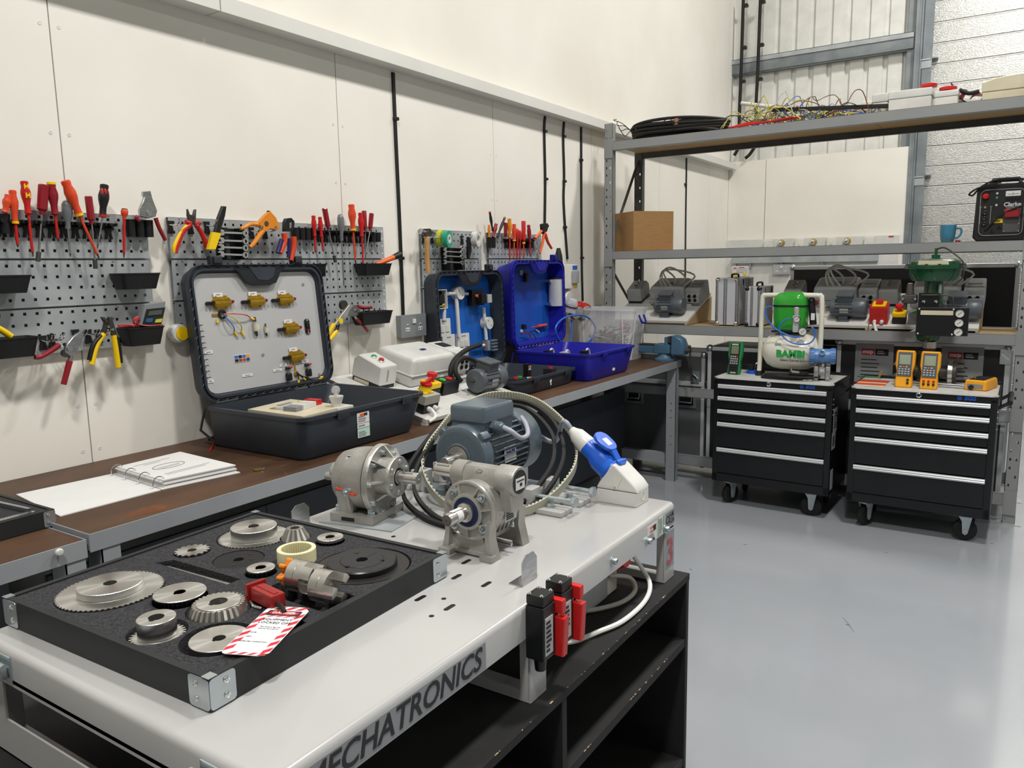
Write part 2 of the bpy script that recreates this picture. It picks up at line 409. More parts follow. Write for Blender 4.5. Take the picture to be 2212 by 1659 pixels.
# ---------------------------------------------------------------- wall benches
BZ = .846
def bench(name, label, x1, y0, y1, z, legs):
    t = T(name, label, 'workbench', (XW, y0, 0))
    L = y1-y0; X = x1-XW
    mb = MB(); mb.bx(.004, X-.004, .004, L-.004, z-.03, z); mb.build('worktop', m_wood, t)
    mb = MB(); mb.bx(X-.0035, X, 0, L, z-.047, z+.001, .0008); mb.bx(X-.05, X-.0035, 0, L, z-.047, z-.043); mb.build('front_edge', m_benchgrey, t)
    for yy in (0, L-.003):
        mb = MB(); mb.bx(0, X-.0035, yy, yy+.003, z-.047, z+.001); mb.build('end_edge', m_benchgrey, t)
    mb = MB(); mb.bx(.05, X-.06, .02, L-.02, z-.05, z-.031); mb.build('underframe', m_benchdark, t)
    for ly in legs:
        for lx in (X-.075, .02):
            F = FR((1, 0, 0), (0, 0, 1)); mb = MB()
            holes = [.10, .26, .32, .45, .50, .55, .70]
            zs = sorted([0, z-.047]+[h-.004 for h in holes]+[h+.004 for h in holes])
            xs = [0, .034, .042, .072]
            gridplate(mb, xs, zs, lambda i, j: i == 1 and j % 2 == 1, .003, (lx, ly, 0), F)
            mb.bx(lx+.069, lx+.072, ly, ly+.05, 0, z-.047); mb.bx(lx, lx+.003, ly, ly+.05, 0, z-.047)
            mb.build('leg', m_benchgrey, t)
        mb = MB(); mb.bx(.09, X-.075, ly+.01, ly+.05, .12, .19); mb.build('end_rail', m_benchgrey, t)
    return t
b1 = bench('workbench', 'long grey framed workbench with worn brown top along the wall', -1.94, .992, 5.10, BZ, (.03, 2.05, 4.02))
mb = MB(); mb.bx(.02, .05, .05, 4.0, .12, .2); mb.bx(.02, .05, .05, 4.0, .55, .62); mb.build('rear_rail', m_benchgrey, b1)
b2 = bench('workbench', 'shorter brown topped bench at the left edge of the photo with white round knob', -1.94, -.9, .985, .836, (.03, 1.83))
for k in range(5): mb = MB(); mb.bx(.33, .348, .08+k*.8, .078+(k+1)*.8, .09, .62, .002); mb.build('lower_panel', mat('slate_panel', '3A4048', .55) if k == 0 else bpy.data.materials['slate_panel'], b1)
p = at(125, 1192, 0, -1.936); mb = MB(); mb.lathe([(.004, 0), (.004, .006), (.009, .007), (.010, .012), (.007, .016), (0, .017)], (p.x-XW-.004, p.y+.9, p.z), (1, 0, 0), 16); mb.build('knob', m_white, b2)
# pale stain and scratches worn into the top
mb = MB(); c = at(318, 1103, 2, BZ+.0004)
st = [(c.x-XW+.034*math.cos(a)*(1+.18*math.sin(3*a)), c.y-.992+.062*math.sin(a)*(1+.15*math.cos(5*a))) for a in [2*PI*i/28 for i in range(28)]]
mb.prism(st, .0003, (0, 0, BZ+.0001)); mb.build('worn_patch', mat('bare_hardboard', '6E4224', .7, col2='5C371E', scale=20), b1)
mb = MB(); rr = random.Random(11)
for i in range(46):
    q = (rr.uniform(330, 700), rr.uniform(985, 1070)); p = at(*q, 2, BZ)
    if not (XW+.06 < p.x < -1.97 and p.y > 1.2): continue
    a = rr.uniform(0, PI); l = rr.uniform(.02, .09); d = V((math.cos(a), math.sin(a), 0))*l; nn = V((-d.y, d.x, 0)).normalized()*.0007
    o_ = V((p.x-XW, p.y-.992, BZ+.0003)); mb.quad([o_-d-nn, o_+d, o_+d+nn*.5, o_-d+nn])
mb.build('scratch_marks', mat('scratched_hardboard', '7A5A3E', .7), b1, kind='stuff')

# ---------------------------------------------------------------- pallet rack
RY = 5.11; RX0, RX1 = -2.536, .052
rk = T('storage_rack', 'tall grey boltless storage rack with three chipboard shelves behind the tool trolleys', 'rack', (RX0, RY, 0))
def post(lx, ly, m, top=2.48, sgn=1):
    W = .062; mb = MB(); F = FR((1, 0, 0), (0, 0, 1))
    n = int(top/.05); zs = [0]
    for i in range(n): zs += [.02+i*.05, .02+i*.05+.016]
    zs += [top]
    zs2 = [0]
    xs = [0, .012, .021, .041, .050, W]
    gridplate(mb, xs, zs, lambda i, j: j % 2 == 1 and ((i == 1 and (j//2) % 2 == 0) or (i == 3 and (j//2) % 2 == 1) or (i in (1, 3) and (j//2) % 4 == 3)), .002, (lx, ly, 0), F)
    mb.bx(lx, lx+.002, ly, ly+.05, 0, top); mb.bx(lx+W-.002, lx+W, ly, ly+.05, 0, top); mb.bx(lx, lx+.014, ly+.048, ly+.05, 0, top); mb.bx(lx+W-.014, lx+W, ly+.048, ly+.05, 0, top)
    o = mb.build('post', m, rk)
    f = MB(); f.bx(lx-.03, lx+W+.03, ly-.02, ly+.07, 0, .004, .001); f.build('foot_plate', m_galv, o)
    return o
RW = RX1-RX0; RD = .56
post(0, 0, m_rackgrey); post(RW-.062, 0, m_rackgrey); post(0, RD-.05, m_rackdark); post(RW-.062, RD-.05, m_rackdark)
for zt, h in ((1.083, .063), (1.598, .058), (2.356, .062), (.65, .062), (.175, .07)):
    main = zt > 1
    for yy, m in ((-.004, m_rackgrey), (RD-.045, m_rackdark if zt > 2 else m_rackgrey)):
        mb = MB(); mb.bx(.062, RW-.062, yy, yy+.003, zt-h, zt, .001); mb.bx(.062, RW-.062, yy, yy+.035, zt-h, zt-h+.003); mb.bx(.062, RW-.062, yy, yy+.03, zt-.003, zt, .001)
        bm_ = mb.build('beam', m, rk)
        for xx in (.0, RW-.065):
            c = MB(); c.bx(xx, xx+.065, yy-.003, yy, zt-h-.05, zt+.02, .001); c.build('beam_connector', m, bm_)
    if main:
        n = 3
        for i in range(n):
            mb = MB(); mb.bx(.03+i*(RW-.06)/n, .03+(i+1)*(RW-.06)/n-.002, .0, RD-.02, zt-.022, zt-.004); mb.build('shelf_board', m_chip, rk)
for (ya, za), (yb_, zb) in (((.02, 1.62), (RD-.03, 2.30)), ((.02, 1.50), (RD-.03, 1.10)), ((.02, .5), (RD-.03, 1.05)), ((.02, .45), (RD-.03, .15))):
    mb = MB(); mb.tube([(.03, ya, za), (.03, yb_, zb)], .012, n=4, smooth=False); mb.build('brace', m_rackdark, rk)

# ---------------------------------------------------------------- tool trolleys
def caster(t, x, y, ang):
    f = MB(M.Translation((x, y, 0)) @ M.Rotation(ang, 4, 'Z'))
    f.bx(-.045, .045, -.04, .04, .142, .15, .002)
    for s in (-1, 1): f.prism([(-.035, .14), (.03, .14), (.012, .045), (.0, .035), (-.013, .045), (-.018, .11)], .003, (0, s*.024, 0), FR((1, 0, 0), (0, 0, 1)))
    f.bx(-.03, .028, -.027, .027, .13, .142, .003)
    fr = f.build('caster_fork', m_zinc, t)
    w_ = MB(M.Translation((x, y, 0)) @ M.Rotation(ang, 4, 'Z'))
    w_.ring([(.018, -.013), (.018, .013), (.05, .014), (.058, .011), (.06, 0), (.058, -.011), (.05, -.014)], (0, 0, .061), (0, 1, 0), 28)
    w_.cyl((0, -.012, .061), (0, .012, .061), .02, n=16); w_.build('wheel', m_rubber, fr)
    b_ = MB(M.Translation((x, y, 0)) @ M.Rotation(ang, 4, 'Z'))
    b_.cyl((0, -.033, .061), (0, .033, .061), .007, n=8); b_.build('axle', m_chrome, fr)
def trolley(label, loc, rz):
    t = T('tool_trolley', label, 'trolley', loc, rz, None)
    W, D = .35, .43
    mb = MB()
    mb.bx(-W, -W+.035, 0, .03, .15, .787, .004); mb.bx(W-.035, W, 0, .03, .15, .787, .004)
    mb.bx(-W, W, .0, .03, .15, .203, .003); mb.bx(-W, W, 0, .03, .768, .80, .003)
    mb.bx(-W, W, .026, D, .15, .79, .004)
    mb.build('body', m_blackpaint, t)
    for k, (a, b) in enumerate(((.702, .767), (.617, .692), (.536, .610), (.374, .529), (.207, .368))):
        d = MB(); d.bx(-.316, .316, -.004, .028, a, b, .003); d = d.build('drawer', m_blackpaint, t)
        h = MB(); pr = [(-.004, b-.001), (-.014, b-.003), (-.017, b-.008), (-.013, b-.013), (-.017, b-.018), (-.014, b-.026), (-.004, b-.027)]
        h.loft([[(xx, yy, zz) for yy, zz in pr] for xx in (-.318, .318)]); h.build('handle', m_alu, d)
    mb = MB(); pl = [(-W+.03, -.008), (W-.03, -.008), (W-.002, .02), (W-.002, D-.02), (-W+.002, D-.02), (-W+.002, .02)]
    mb.prism([(x*1.01, y) for x, y in pl], .008, (0, 0, .800)); 
    mb.build('worktop', m_white, t)
    mb = MB(); mb.bx(-W, W, D-.02, D, .79, .825, .003); mb.bx(W-.004, W+.002, .03, D, .79, .812); mb.bx(-W-.002, -W+.004, .03, D, .79, .812); mb.build('tray_rim', m_blackpaint, t)
    mb = MB(); mb.lathe([(.014, 0), (.014, .003), (.010, .005), (.009, .003), (0, .003)], (-.012, -.001, .785), (0, -1, 0), 18); mb.bx(-.0135, -.0105, -.006, -.004, .779, .791); mb.build('lock', m_chrome, t)
    F = FR((1, 0, 0), (0, 0, 1))
    text('SGS', .026, m_sgs, t, (.225, -.0006, .784), F, shear=.15, sx=1.2, bold=.001)
    mb = MB(); mb.ring([(.007, 0), (.011, 0), (.011, .0006), (.007, .0006)], (.178, -.0002, .784), (0, -1, 0), 16); mb.cyl((.178, 0, .784), (.178, -.0008, .784), .004, n=6); mb.build('emblem', m_sgs, t)
    for x, y, a in ((-.255, .075, R(60)), (.24, .075, R(8)), (-.255, .37, R(100)), (.255, .37, R(100))): caster(t, x, y, a)
    mb = MB()   # push bar on the right hand side
    mb.tube([(W, .06, .735), (W+.045, .06, .765), (W+.05, .075, .77)], .009, n=8); mb.tube([(W, .36, .735), (W+.045, .36, .765), (W+.05, .345, .77)], .009, n=8)
    mb.cyl((W+.05, .04, .77), (W+.05, .38, .77), .013, n=12)
    mb.build('push_bar', m_black, t)
    mb = MB()
    for z in (.63, .66, .69, .72): mb.lathe([(.005, 0), (.004, .003), (0, .004)], (W, .03, z), (1, 0, 0), 8)
    mb.build('screw', m_chrome, t)
    return t
tr1 = trolley('black five-drawer tool trolley carrying the green and white compressor', (-1.214, 4.655, 0), R(-1.8))
tr2 = trolley('black five-drawer tool trolley carrying two yellow handheld meters', (-.415, 4.622, 0), R(-.3))
mb = MB()
for z0, z1, y0, y1, k in ((.52, .66, .05, .13, 0), (.42, .52, .03, .11, 1), (.18, .30, .03, .09, 1)):
    mb.bx(.3501, .351, y0, y1, z0, z1)
mb.build('sticker', m_label, tr1, label='pale printed stickers on the side of the trolley')
mb = MB(); rr = random.Random(2)
for z0, z1, y0, y1 in ((.54, .64, .06, .12), (.44, .5, .04, .10)): lines(mb, (.3512, y0, z0), FR((0, 1, 0), (0, 0, 1)), y1-y0, z1-z0, 6, rnd=rr)
mb.build('small_print', m_ink, tr1)

# ---------------------------------------------------------------- mechatronics table on its black shelf unit
TZ = .97; TX0, TX1, TY0, TY1 = -1.274, -.624, .474, 1.622
SZ = .796
su = T('shelf_unit', 'black painted plywood shelf unit with chipped edges under the white table', 'shelf unit', (-1.40, .2, 0))
sx, sy = -.598+1.40, 1.646-.2
mb = MB(); mb.bx(0, sx, 0, sy, SZ-.016, SZ, .001); mb.build('top_board', m_blackm, su)
for y in (sy-.018, 1.05-.2, 0):
    mb = MB(); mb.bx(0, sx-.0005, y, y+.016, .03, SZ-.0162, .001); mb.build('upright_board', m_blackm, su)
for z in (.642, .34, .06):
    for a, b in ((.0165, 1.05-.2-.0005), (1.05-.2+.0165, sy-.0185)):
        mb = MB(); mb.bx(.012, sx-.002, a, b, z-.02, z, .001); mb.build('shelf_board', m_blackm, su)
mb = MB(); mb.bx(0, .01, .02, sy-.02, .05, SZ-.02); mb.build('back_board', m_blackm, su)
m_chipd = mat('bare_ply_edge', 'C2B08E', .8, col2='8A6A3C', scale=200)
mb = MB(); rr = random.Random(5)
for i in range(34):
    y = .35+.95*rr.random()**.8; l = rr.choice((.001, .0015, .002, .003, .009)); mb.bx(sx-.0016*rr.random()-.0008, sx+.0003, y, y+l, SZ-.0012*rr.random(), SZ+.0003)
mb.bx(sx-.17, sx-.163, .78, .80, SZ, SZ+.0004); mb.bx(sx-.16, sx-.157, .79, .80, SZ, SZ+.0004)
for i in range(14):
    y = rr.uniform(.9, 1.38); mb.bx(sx-.003, sx-.0015, y, y+rr.choice((.003, .008)), .6415, .6423)
mb.build('paint_chip', m_chipd, su)

tb = T('demonstration_table', 'white powder coated steel demonstration table lettered MECHATRONICS on its side', 'table', (TX0, TY0, SZ+.0006))
tw, tl, th = TX1-TX0, TY1-TY0, TZ-SZ-.0006
mb = MB()   # folded sheet top with rounded front edges, open below
pro = [(0, th-.055), (0, th-.010), (.003, th-.003), (.010, th)]
outer = []
def ringat(ins, z, rc): return [(x+tw/2, y+tl/2, z) for x, y in rrect(tw-2*ins, tl-2*ins, max(rc-ins, .002), 5)]
mb.loft([ringat(.0025, th-.055, .016), ringat(0, th-.055, .016), ringat(0, th-.010, .016), ringat(.0012, th-.0055, .016), ringat(.0045, th-.0015, .016), ringat(.010, th, .016)])
mb.build('table_top', m_whitepaint, tb, ang=50)
def ringframe(y0, y1, zo, x0=0, x1=tw, zb=.018, wall=.045):
    mb = MB()
    mb.bx(x0, x0+wall*.12, y0, y1, .0041, th-.05, .001); mb.bx(x1-.004, x1, y0, y1, .0041, th-.05, .001)
    mb.bx(x0, x1, y0, y1, 0, .004, .001)
    mb.bx(x0+.0056, x0+wall, y0, y0+.003, .0042, th-.0502); mb.bx(x1-.02, x1-.0042, y0, y0+.003, .0042, th-.0502)
    mb.bx(x0+wall+.0003, x1-.0203, y0+.0002, y0+.0028, .0042, zb)
    return mb.build('leg_frame', m_whitepaint, tb)
ringframe(.518, .568, 0); ringframe(1.085, 1.14, 0)
mb = MB(); mb.bx(0, .065, 0, .003, 0, th-.045); mb.bx(tw-.065, tw, 0, .003, 0, th-.045); mb.bx(.065, tw-.065, 0, .003, 0, .058); mb.bx(.065, tw-.065, 0, .003, th-.05, th-.044)
mb.bx(0, .003, 0, .05, 0, th-.05); mb.bx(tw-.003, tw, 0, .05, 0, th-.05); mb.bx(0, tw, .0, .05, 0, .003); mb.build('end_panel', m_whitepaint, tb)
FXs = FR((0, 1, 0), (0, 0, 1))     # reads along +y on a face that looks to +x
mb = MB(); mb.bx(tw, tw+.0005, .03, .395, th-.053, th-.012); mb.build('sticker', m_greytape, tb, label='grey sticker strip')
text('MECHATRONICS', .046, m_ink, tb, (tw+.0007, .2125, th-.033), FXs, shear=.22, sx=.97, bold=.0007)
mb = MB(); mb.bx(tw, tw+.0005, 1.087, 1.136, .03, th-.058); mb.build('sticker', m_greytape, tb)
text('3', .085, mat('faded_red', 'B0505C', .5), tb, (tw+.0008, 1.112, .065), FXs, bold=.0012)
mb = MB(); mb.bx(tw, tw+.0005, 1.085, 1.138, th-.045, th-.012); mb.build('sticker', m_greytape, tb)
text('CE', .026, m_ink, tb, (tw+.0008, 1.099, th-.030), FXs, sx=.8)
text('UK', .015, m_ink, tb, (tw+.0008, 1.123, th-.0225), FXs); text('CA', .015, m_ink, tb, (tw+.0008, 1.123, th-.0365), FXs)
mb = MB(); mb.bx(tw, tw+.0005, .985, 1.035, th-.052, th-.014); mb.build('sticker', m_paper, tb, label='white asset label with orange block')
mb = MB(); mb.bx(tw+.0004, tw+.0009, 1.0, 1.014, th-.030, th-.018); mb.build('label_block', m_orange, tb)
mb = MB(); mb.bx(tw+.0004, tw+.0009, 1.0145, 1.03, th-.030, th-.018); mb.build('label_block', m_ink, tb)
text('mcp', .009, m_white, tb, (tw+.0011, 1.007, th-.0245), FXs)
mb = MB(); lines(mb, (tw+.0004, .99, th-.045), FXs, .038, .012, 3); lines(mb, (tw+.0004, 1.052, th-.048), FXs, .016, .034, 6); mb.build('small_print', m_inkg, tb)
text('001448', .009, m_ink, tb, (tw+.0008, 1.01, th-.0485), FXs)
mb = MB(); mb.bx(tw, tw+.0004, 1.045, 1.074, th-.052, th-.012); mb.build('sticker', m_white, tb, label='white and green test label')
mb = MB()
for y in (1.0455, 1.071): mb.bx(tw+.0004, tw+.0007, y, y+.003, th-.052, th-.012)
mb.build('label_border', m_bamg, tb)
for y, z in ((.818, th-.030), (.985, th-.042), (1.082, th-.045)):
    b_ = MB(); b_.lathe([(.009, 0), (.009, .002), (.0065, .0025), (.0065, .009), (.005, .011), (.0035, .011), (.003, .007), (0, .007)], (tw, y, z), (1, 0, 0), 16); b_.build('cap_bolt', m_zinc, tb)
for q in ((125, 1420, 0), (25, 1410, 1)): pass
def slot(x, y, l=.026, w=.0085):
    mb = MB(); pts = [(x+a, y+(l-w)/2+b) for a, b in circ(w/2, 8, a0=0, a1=PI, end=True)]+[(x+a, y-(l-w)/2+b) for a, b in circ(w/2, 8, a0=PI, a1=2*PI, end=True)]
    mb.prism(pts, .0004, (0, 0, th)); mb.build('slot', m_seam if 0 else m_black, tb)
for x, y, l in ((-.816, 1.083, .026), (-.789, 1.018, .026), (-.726, 1.018, .026), (-.786, .917, .026), (-.724, .914, .026), (-.729, .875, .0086), (-1.022, 1.117, .01), (-.752, .935, .0086), (-1.08, 1.215, .01)):
    slot(x-TX0, y-TY0, l)
# latches on the near edge
for lx in (.075, .565):
    p0_ = (lx, -.001, th-.030)
    l_ = MB(); l_.bx(lx-.026, lx+.026, -.003, 0, th-.048, th-.008, .001); l_.cyl((lx-.03, -.012, th-.018), (lx+.03, -.012, th-.018), .0045, n=10); l_.bx(lx-.012, lx+.02, -.018, -.003, th-.042, th-.024, .003); l_.cyl((lx+.012, -.019, th-.034), (lx+.012, -.023, th-.034), .004, n=8)
    l_.build('latch', m_zinc, tb)
def clip(name, label, px, py, flip=1):
    t = T(name, label, 'bracket', (px, py, TZ))
    mb = MB(); mb.bx(-.004, .022, -.002, .045, 0, .002, .0006)
    mb.prism([(-.002, 0), (.045, 0), (.045, .04), (.034, .052), (.010, .052), (-.002, .042)], .0018, (.022, 0, 0), FR((0, 1, 0), (0, 0, 1)))
    mb.build('bracket_plate', m_steel, t)
    b_ = MB(); b_.prism(circ(.006, 6), .004, (.009, .02, .0021)); b_.build('bolt', m_chrome, t); return t
clip('retaining_bracket', 'small bent stainless bracket on the table edge in front of the gear tray', -.690, 1.04)
# ---------------------------------------------------------------- gear tray
def mat_turned(name, col, rough):
    m = mat(name, col, rough, 1, col2=tuple(x*.9 for x in lin(col)), scale=30, aniso=.85)
    nt = m.node_tree; tg = nt.nodes.new('ShaderNodeTangent'); tg.direction_type = 'RADIAL'; tg.axis = 'Z'
    nt.links.new(tg.outputs[0], nt.nodes['Principled BSDF'].inputs['Tangent']); return m
m_turned = mat_turned('lathe_turned_face', 'D9D8D4', .3)
m_turnedk = mat_turned('lathe_turned_dark', '4A4946', .34)
ang_t = R(1.6); TH = .045; TO = V((-.790, .527, TZ)); TS = .482
tray = T('gear_tray', 'black foam lined tray holding gears and couplings on the white table', 'tray', TO, ang_t)
def tl_(x, y):
    d = M.Rotation(-ang_t, 3, 'Z') @ V((x-TO.x, y-TO.y, 0)); return (d.x, d.y)
FZ = TZ+TH-.003
for a in ((-TS, 0, 0, .010), (-TS, 0, TS-.010, TS), (-TS, -TS+.010, .0101, TS-.0101), (-.010, 0, .0101, TS-.0101)):
    mb = MB(); mb.bx(*a, .001, TH, .0006); mb.build('side_board', m_case, tray)
mb = MB(); mb.bx(-TS+.0101, -.0101, .0101, TS-.0101, .001, .006); mb.build('base_board', m_case, tray)
pockets = [circ(.0775, 40, *tl_(-1.156, .616)), circ(.040, 28, *tl_(-1.037, .656)), circ(.047, 28, *tl_(-.955, .664)), circ(.040, 28, *tl_(-.966, .573)),
           circ(.050, 28, *tl_(-.875, .603)), circ(.067, 36, *tl_(-1.168, .898)), circ(.031, 22, *tl_(-1.198, .788)), circ(.043, 26, *tl_(-1.097, .808)),
           circ(.0255, 20, *tl_(-1.013, .787)), circ(.0285, 20, *tl_(-1.095, .932)), circ(.0262, 20, *tl_(-1.024, .951)), circ(.0795, 40, *tl_(-.892, .899)),
           [tl_(*p) for p in ((-1.205, .722), (-1.19, .747), (-1.02, .752), (-1.02, .727))],
           [tl_(*p) for p in ((-.955, .735), (-.955, .80), (-.815, .80), (-.815, .735))],
           [tl_(*p) for p in ((-.826, .668), (-.826, .70), (-.806, .70), (-.806, .668))]]
fb = bmesh.new(); es = []; zt = TH-.003
for poly in [[(-TS+.0102, .0102), (-.0102, .0102), (-.0102, TS-.0102), (-TS+.0102, TS-.0102)]]+pockets:
    vs = [fb.verts.new((x, y, zt)) for x, y in poly]
    es += [fb.edges.new((vs[i-1], vs[i])) for i in range(len(vs))]
bmesh.ops.triangle_fill(fb, use_beauty=True, edges=es)
for poly in pockets:
    r0 = [fb.verts.new((x, y, zt)) for x, y in poly]; r1 = [fb.verts.new((x, y, .0065)) for x, y in poly]
    for i in range(len(poly)): fb.faces.new((r0[i-1], r0[i], r1[i], r1[i-1]))
    fb.faces.new(r1)
bmesh.ops.remove_doubles(fb, verts=fb.verts, dist=1e-6)
me_mb = MB(); me_mb.b.free(); me_mb.b = fb; me_mb.build('foam_insert', m_foam, tray, ang=20)
def corner(x, y, sx, sy):
    mb = MB(); L = .038
    X = M.Translation((x, y, .0025)) @ M.Diagonal((sx, sy, 1, 1)); mb.X = X
    pl = rrect(L, TH-.004, .005, 4, L/2, (TH-.004)/2)
    mb.prism(pl, .0012, (0, -.0002, 0), FR((1, 0, 0), (0, 0, 1))); mb.prism(pl, .0012, (.0002, 0, 0), FR((0, 1, 0), (0, 0, 1)), z0=-.0014)
    mb.bx(-.0013, .012, -.0013, .012, TH-.0025, TH-.0015)
    c = mb.build('corner_bracket', m_zinc, tray)
    for z in (.011, .031):
        for p_, ax in (((.024, -.0014, z), (0, -1, 0)), ((-.0014, .024, z), (-1, 0, 0))):
            r_ = MB(X); r_.lathe([(.0045, 0), (.0042, .0012), (.002, .002), (.0012, .0012), (0, .0012)], p_, ax, 10); r_.build('rivet', m_chrome, c)
corner(0, 0, -1, 1); corner(-TS, 0, 1, 1); corner(0, TS, -1, -1); corner(-TS, TS, 1, -1)

def teeth(n, r0, r1, w=.5, tip=.5, k=1):
    """outline of an n-tooth wheel (4 points a tooth)"""
    out = []
    for i in range(n):
        a = 2*PI*i/n; s = 2*PI/n
        for f, r in ((-.5*w, r0), (-.5*w*tip, r1), (.5*w*tip, r1), (.5*w, r0)): out.append((r*math.cos(a+f*s), r*math.sin(a+f*s)))
    return out
def annulus(mb, outer, rin, z0, z1, key=0, outer1=None):
    outer1 = outer1 or outer
    inn = []
    for x, y in outer:
        a = math.atan2(y, x); r = rin+(key if abs((a+PI/2+PI) % (2*PI)-PI) < .32 else 0); inn.append((r*math.cos(a), r*math.sin(a)))
    mb.loft([[(x, y, z0) for x, y in outer], [(x, y, z1) for x, y in outer1], [(x, y, z1) for x, y in inn], [(x, y, z0) for x, y in inn]], caps=False, cyclic=True); return mb
def disc(mb, r, rin, z0, z1, key=0, n=72, ch=.0006):
    a = circ(r, n); b = circ(r-ch, n); inn = []
    for x, y in a:
        t_ = math.atan2(y, x); rr_ = rin+(key if abs((t_+PI/2+PI) % (2*PI)-PI) < .32 else 0); inn.append((rr_*math.cos(t_), rr_*math.sin(t_)))
    mb.loft([[(x, y, z0) for x, y in b], [(x, y, z0+ch) for x, y in a], [(x, y, z1-ch) for x, y in a], [(x, y, z1) for x, y in b], [(x, y, z1) for x, y in inn], [(x, y, z0) for x, y in inn]], caps=False, cyclic=True); return mb
def gthing(name, label, x, y, z, parts, rot=0):
    t = T(name, label, 'gear', (x, y, z), rot)
    for pn, mb, m in parts: mb.build(pn, m, t, ang=25)
    return t
PB = TZ+.0068     # pocket floor
h0 = FZ-PB        # depth of a pocket
gthing('large_sprocket', 'largest bright sprocket with fine saw teeth and a flat hub, left in the tray', -1.156, .616, PB,
       [('toothed_disc', annulus(MB(), teeth(62, .0735, .0765, .9, .35), .0095, h0-.004, h0+.002), m_turned), ('hub', disc(MB(), .047, .0098, h0+.0022, h0+.0135), m_turned), ('lower_hub', disc(MB(), .046, .0098, 0, h0-.0042), m_shaft)], .3)
gthing('timing_pulley', 'plain rimmed timing pulley lying right of the largest sprocket', -1.037, .656, PB,
       [('toothed_body', annulus(MB(), teeth(36, .0335, .036, .6, .6), .0085, 0, h0+.008), m_turnedk), ('flange', disc(MB(), .038, .0085, h0+.0082, h0+.0105, .002), m_turned)])
bev = MB(); n_ = 30
annulus(bev, teeth(n_, .039, .0465, .95, .5), .0125, h0-.008, h0+.010, .003, outer1=teeth(n_, .032, .037, .95, .5))
gthing('mitre_gear', 'large mitre gear with sloping teeth in front of the timing pulley', -.955, .664, PB,
       [('toothed_cone', bev, m_shaft), ('face_ring', disc(MB(), .0315, .0126, h0+.0102, h0+.0115, .003), m_turned), ('back_hub', disc(MB(), .03, .0126, 0, h0-.0082), m_shaft)])
gthing('sprocket', 'small toothed sprocket with a tall bored hub nearest the front left of the tray', -.966, .573, PB,
       [('toothed_disc', annulus(MB(), teeth(30, .031, .0365, .9, .35), .0105, h0-.010, h0-.005), m_turned), ('hub', disc(MB(), .0255, .0105, h0-.0048, h0+.021, .003), m_turned), ('lower_hub', disc(MB(), .024, .0105, 0, h0-.0102), m_shaft)], .4)
gthing('steel_spacer', 'plain thick bored disc half covered by the danger tag', -.872, .603, PB,
       [('disc_body', disc(MB(), .039, .0085, 0, h0+.002, .002), m_turned)])
gthing('spur_gear', 'fine toothed gear under a wide tall hub at the far corner of the tray', -1.168, .898, PB,
       [('toothed_disc', annulus(MB(), teeth(56, .060, .0645, .9, .3), .0095, h0-.006, h0), m_turned), ('hub', disc(MB(), .0415, .0095, h0+.0002, h0+.020, .002), m_turned), ('lower_hub', disc(MB(), .03, .0095, 0, h0-.0062), m_shaft)])
gthing('chain_sprocket', 'flat sixteen-tooth chain sprocket on the left of the dark bush', -1.198, .788, PB,
       [('toothed_disc', annulus(MB(), teeth(16, .0245, .0295, .95, .3), .0075, h0-.001, h0+.003, .002), m_turned), ('lower_hub', disc(MB(), .02, .0075, 0, h0-.0012), m_shaft)])
tpr = disc(MB(), .0415, .0085, 0, h0-.001, .002)
gthing('taper_bush_pulley', 'flat dark grey bushed pulley between the two small sprockets', -1.097, .808, PB, [('pulley_body', tpr, m_blackm), ('bush_screw', MB().cyl((.02, .012, h0-.001), (.02, .012, h0-.0005), .004, n=10), m_black), ('bush_screw', MB().cyl((-.004, .026, h0-.001), (-.004, .026, h0-.0005), .004, n=10), m_black), ('bush_screw', MB().cyl((.014, -.022, h0-.001), (.014, -.022, h0-.0005), .004, n=10), m_black)])
gthing('pinion_gear', 'small bored pinion with a bright top beside the cream ring', -1.013, .787, PB,
       [('toothed_body', annulus(MB(), teeth(20, .0205, .0235, .8, .5), .0085, 0, h0+.006), m_turnedk), ('top_face', disc(MB(), .0225, .0085, h0+.0062, h0+.0095, .002), m_turned)])
pin = MB(); annulus(pin, teeth(14, .022, .0278, .95, .5), .0085, h0-.003, h0+.019, .002, outer1=teeth(14, .0125, .0155, .95, .5))
gthing('mitre_pinion', 'small steep toothed pinion beside the wide hubbed gear', -1.095, .932, PB, [('toothed_cone', pin, m_shaft), ('back_hub', disc(MB(), .018, .0085, 0, h0-.0032), m_shaft)])
gthing('pinion_gear', 'small dark sided pinion near the far right edge of the tray', -1.024, .951, PB,
       [('toothed_body', annulus(MB(), teeth(22, .0215, .0243, .8, .5), .0085, 0, h0+.003), m_turnedk), ('top_face', disc(MB(), .0235, .0085, h0+.0032, h0+.009, .002), m_turned)])
nyl = MB(); n_ = 40
ro = circ(.0325, n_*4); ri = [(x, y) for x, y in teeth(n_, .0268, .0248, .9, .5)]
nyl.loft([[(x, y, 0) for x, y in ro], [(x, y, .0215) for x, y in ro], [(x*.985, y*.985, .0225) for x, y in ro], [(x, y, .0225) for x, y in ri], [(x, y, 0) for x, y in ri]], caps=False, cyclic=True)
gthing('nylon_sleeve', 'cream nylon ring with toothed inside standing on the foam', -1.003, .854, FZ+.0002, [('ring_body', nyl, m_nylon)])
vp = MB(); vp.ring([(.012, 0), (.079, 0), (.079, .002), (.058, h0-.006), (.056, h0-.002), (.076, h0-.001), (.0775, h0+.001), (.012, h0+.001)], (0, 0, 0), (0, 0, 1), 72)
vq = MB(); vq.ring([(.036, h0+.0012), (.057, h0+.0012), (.058, h0+.004), (.0575, h0+.009), (.0555, h0+.011), (.036, h0+.011)], (0, 0, 0), (0, 0, 1), 72)
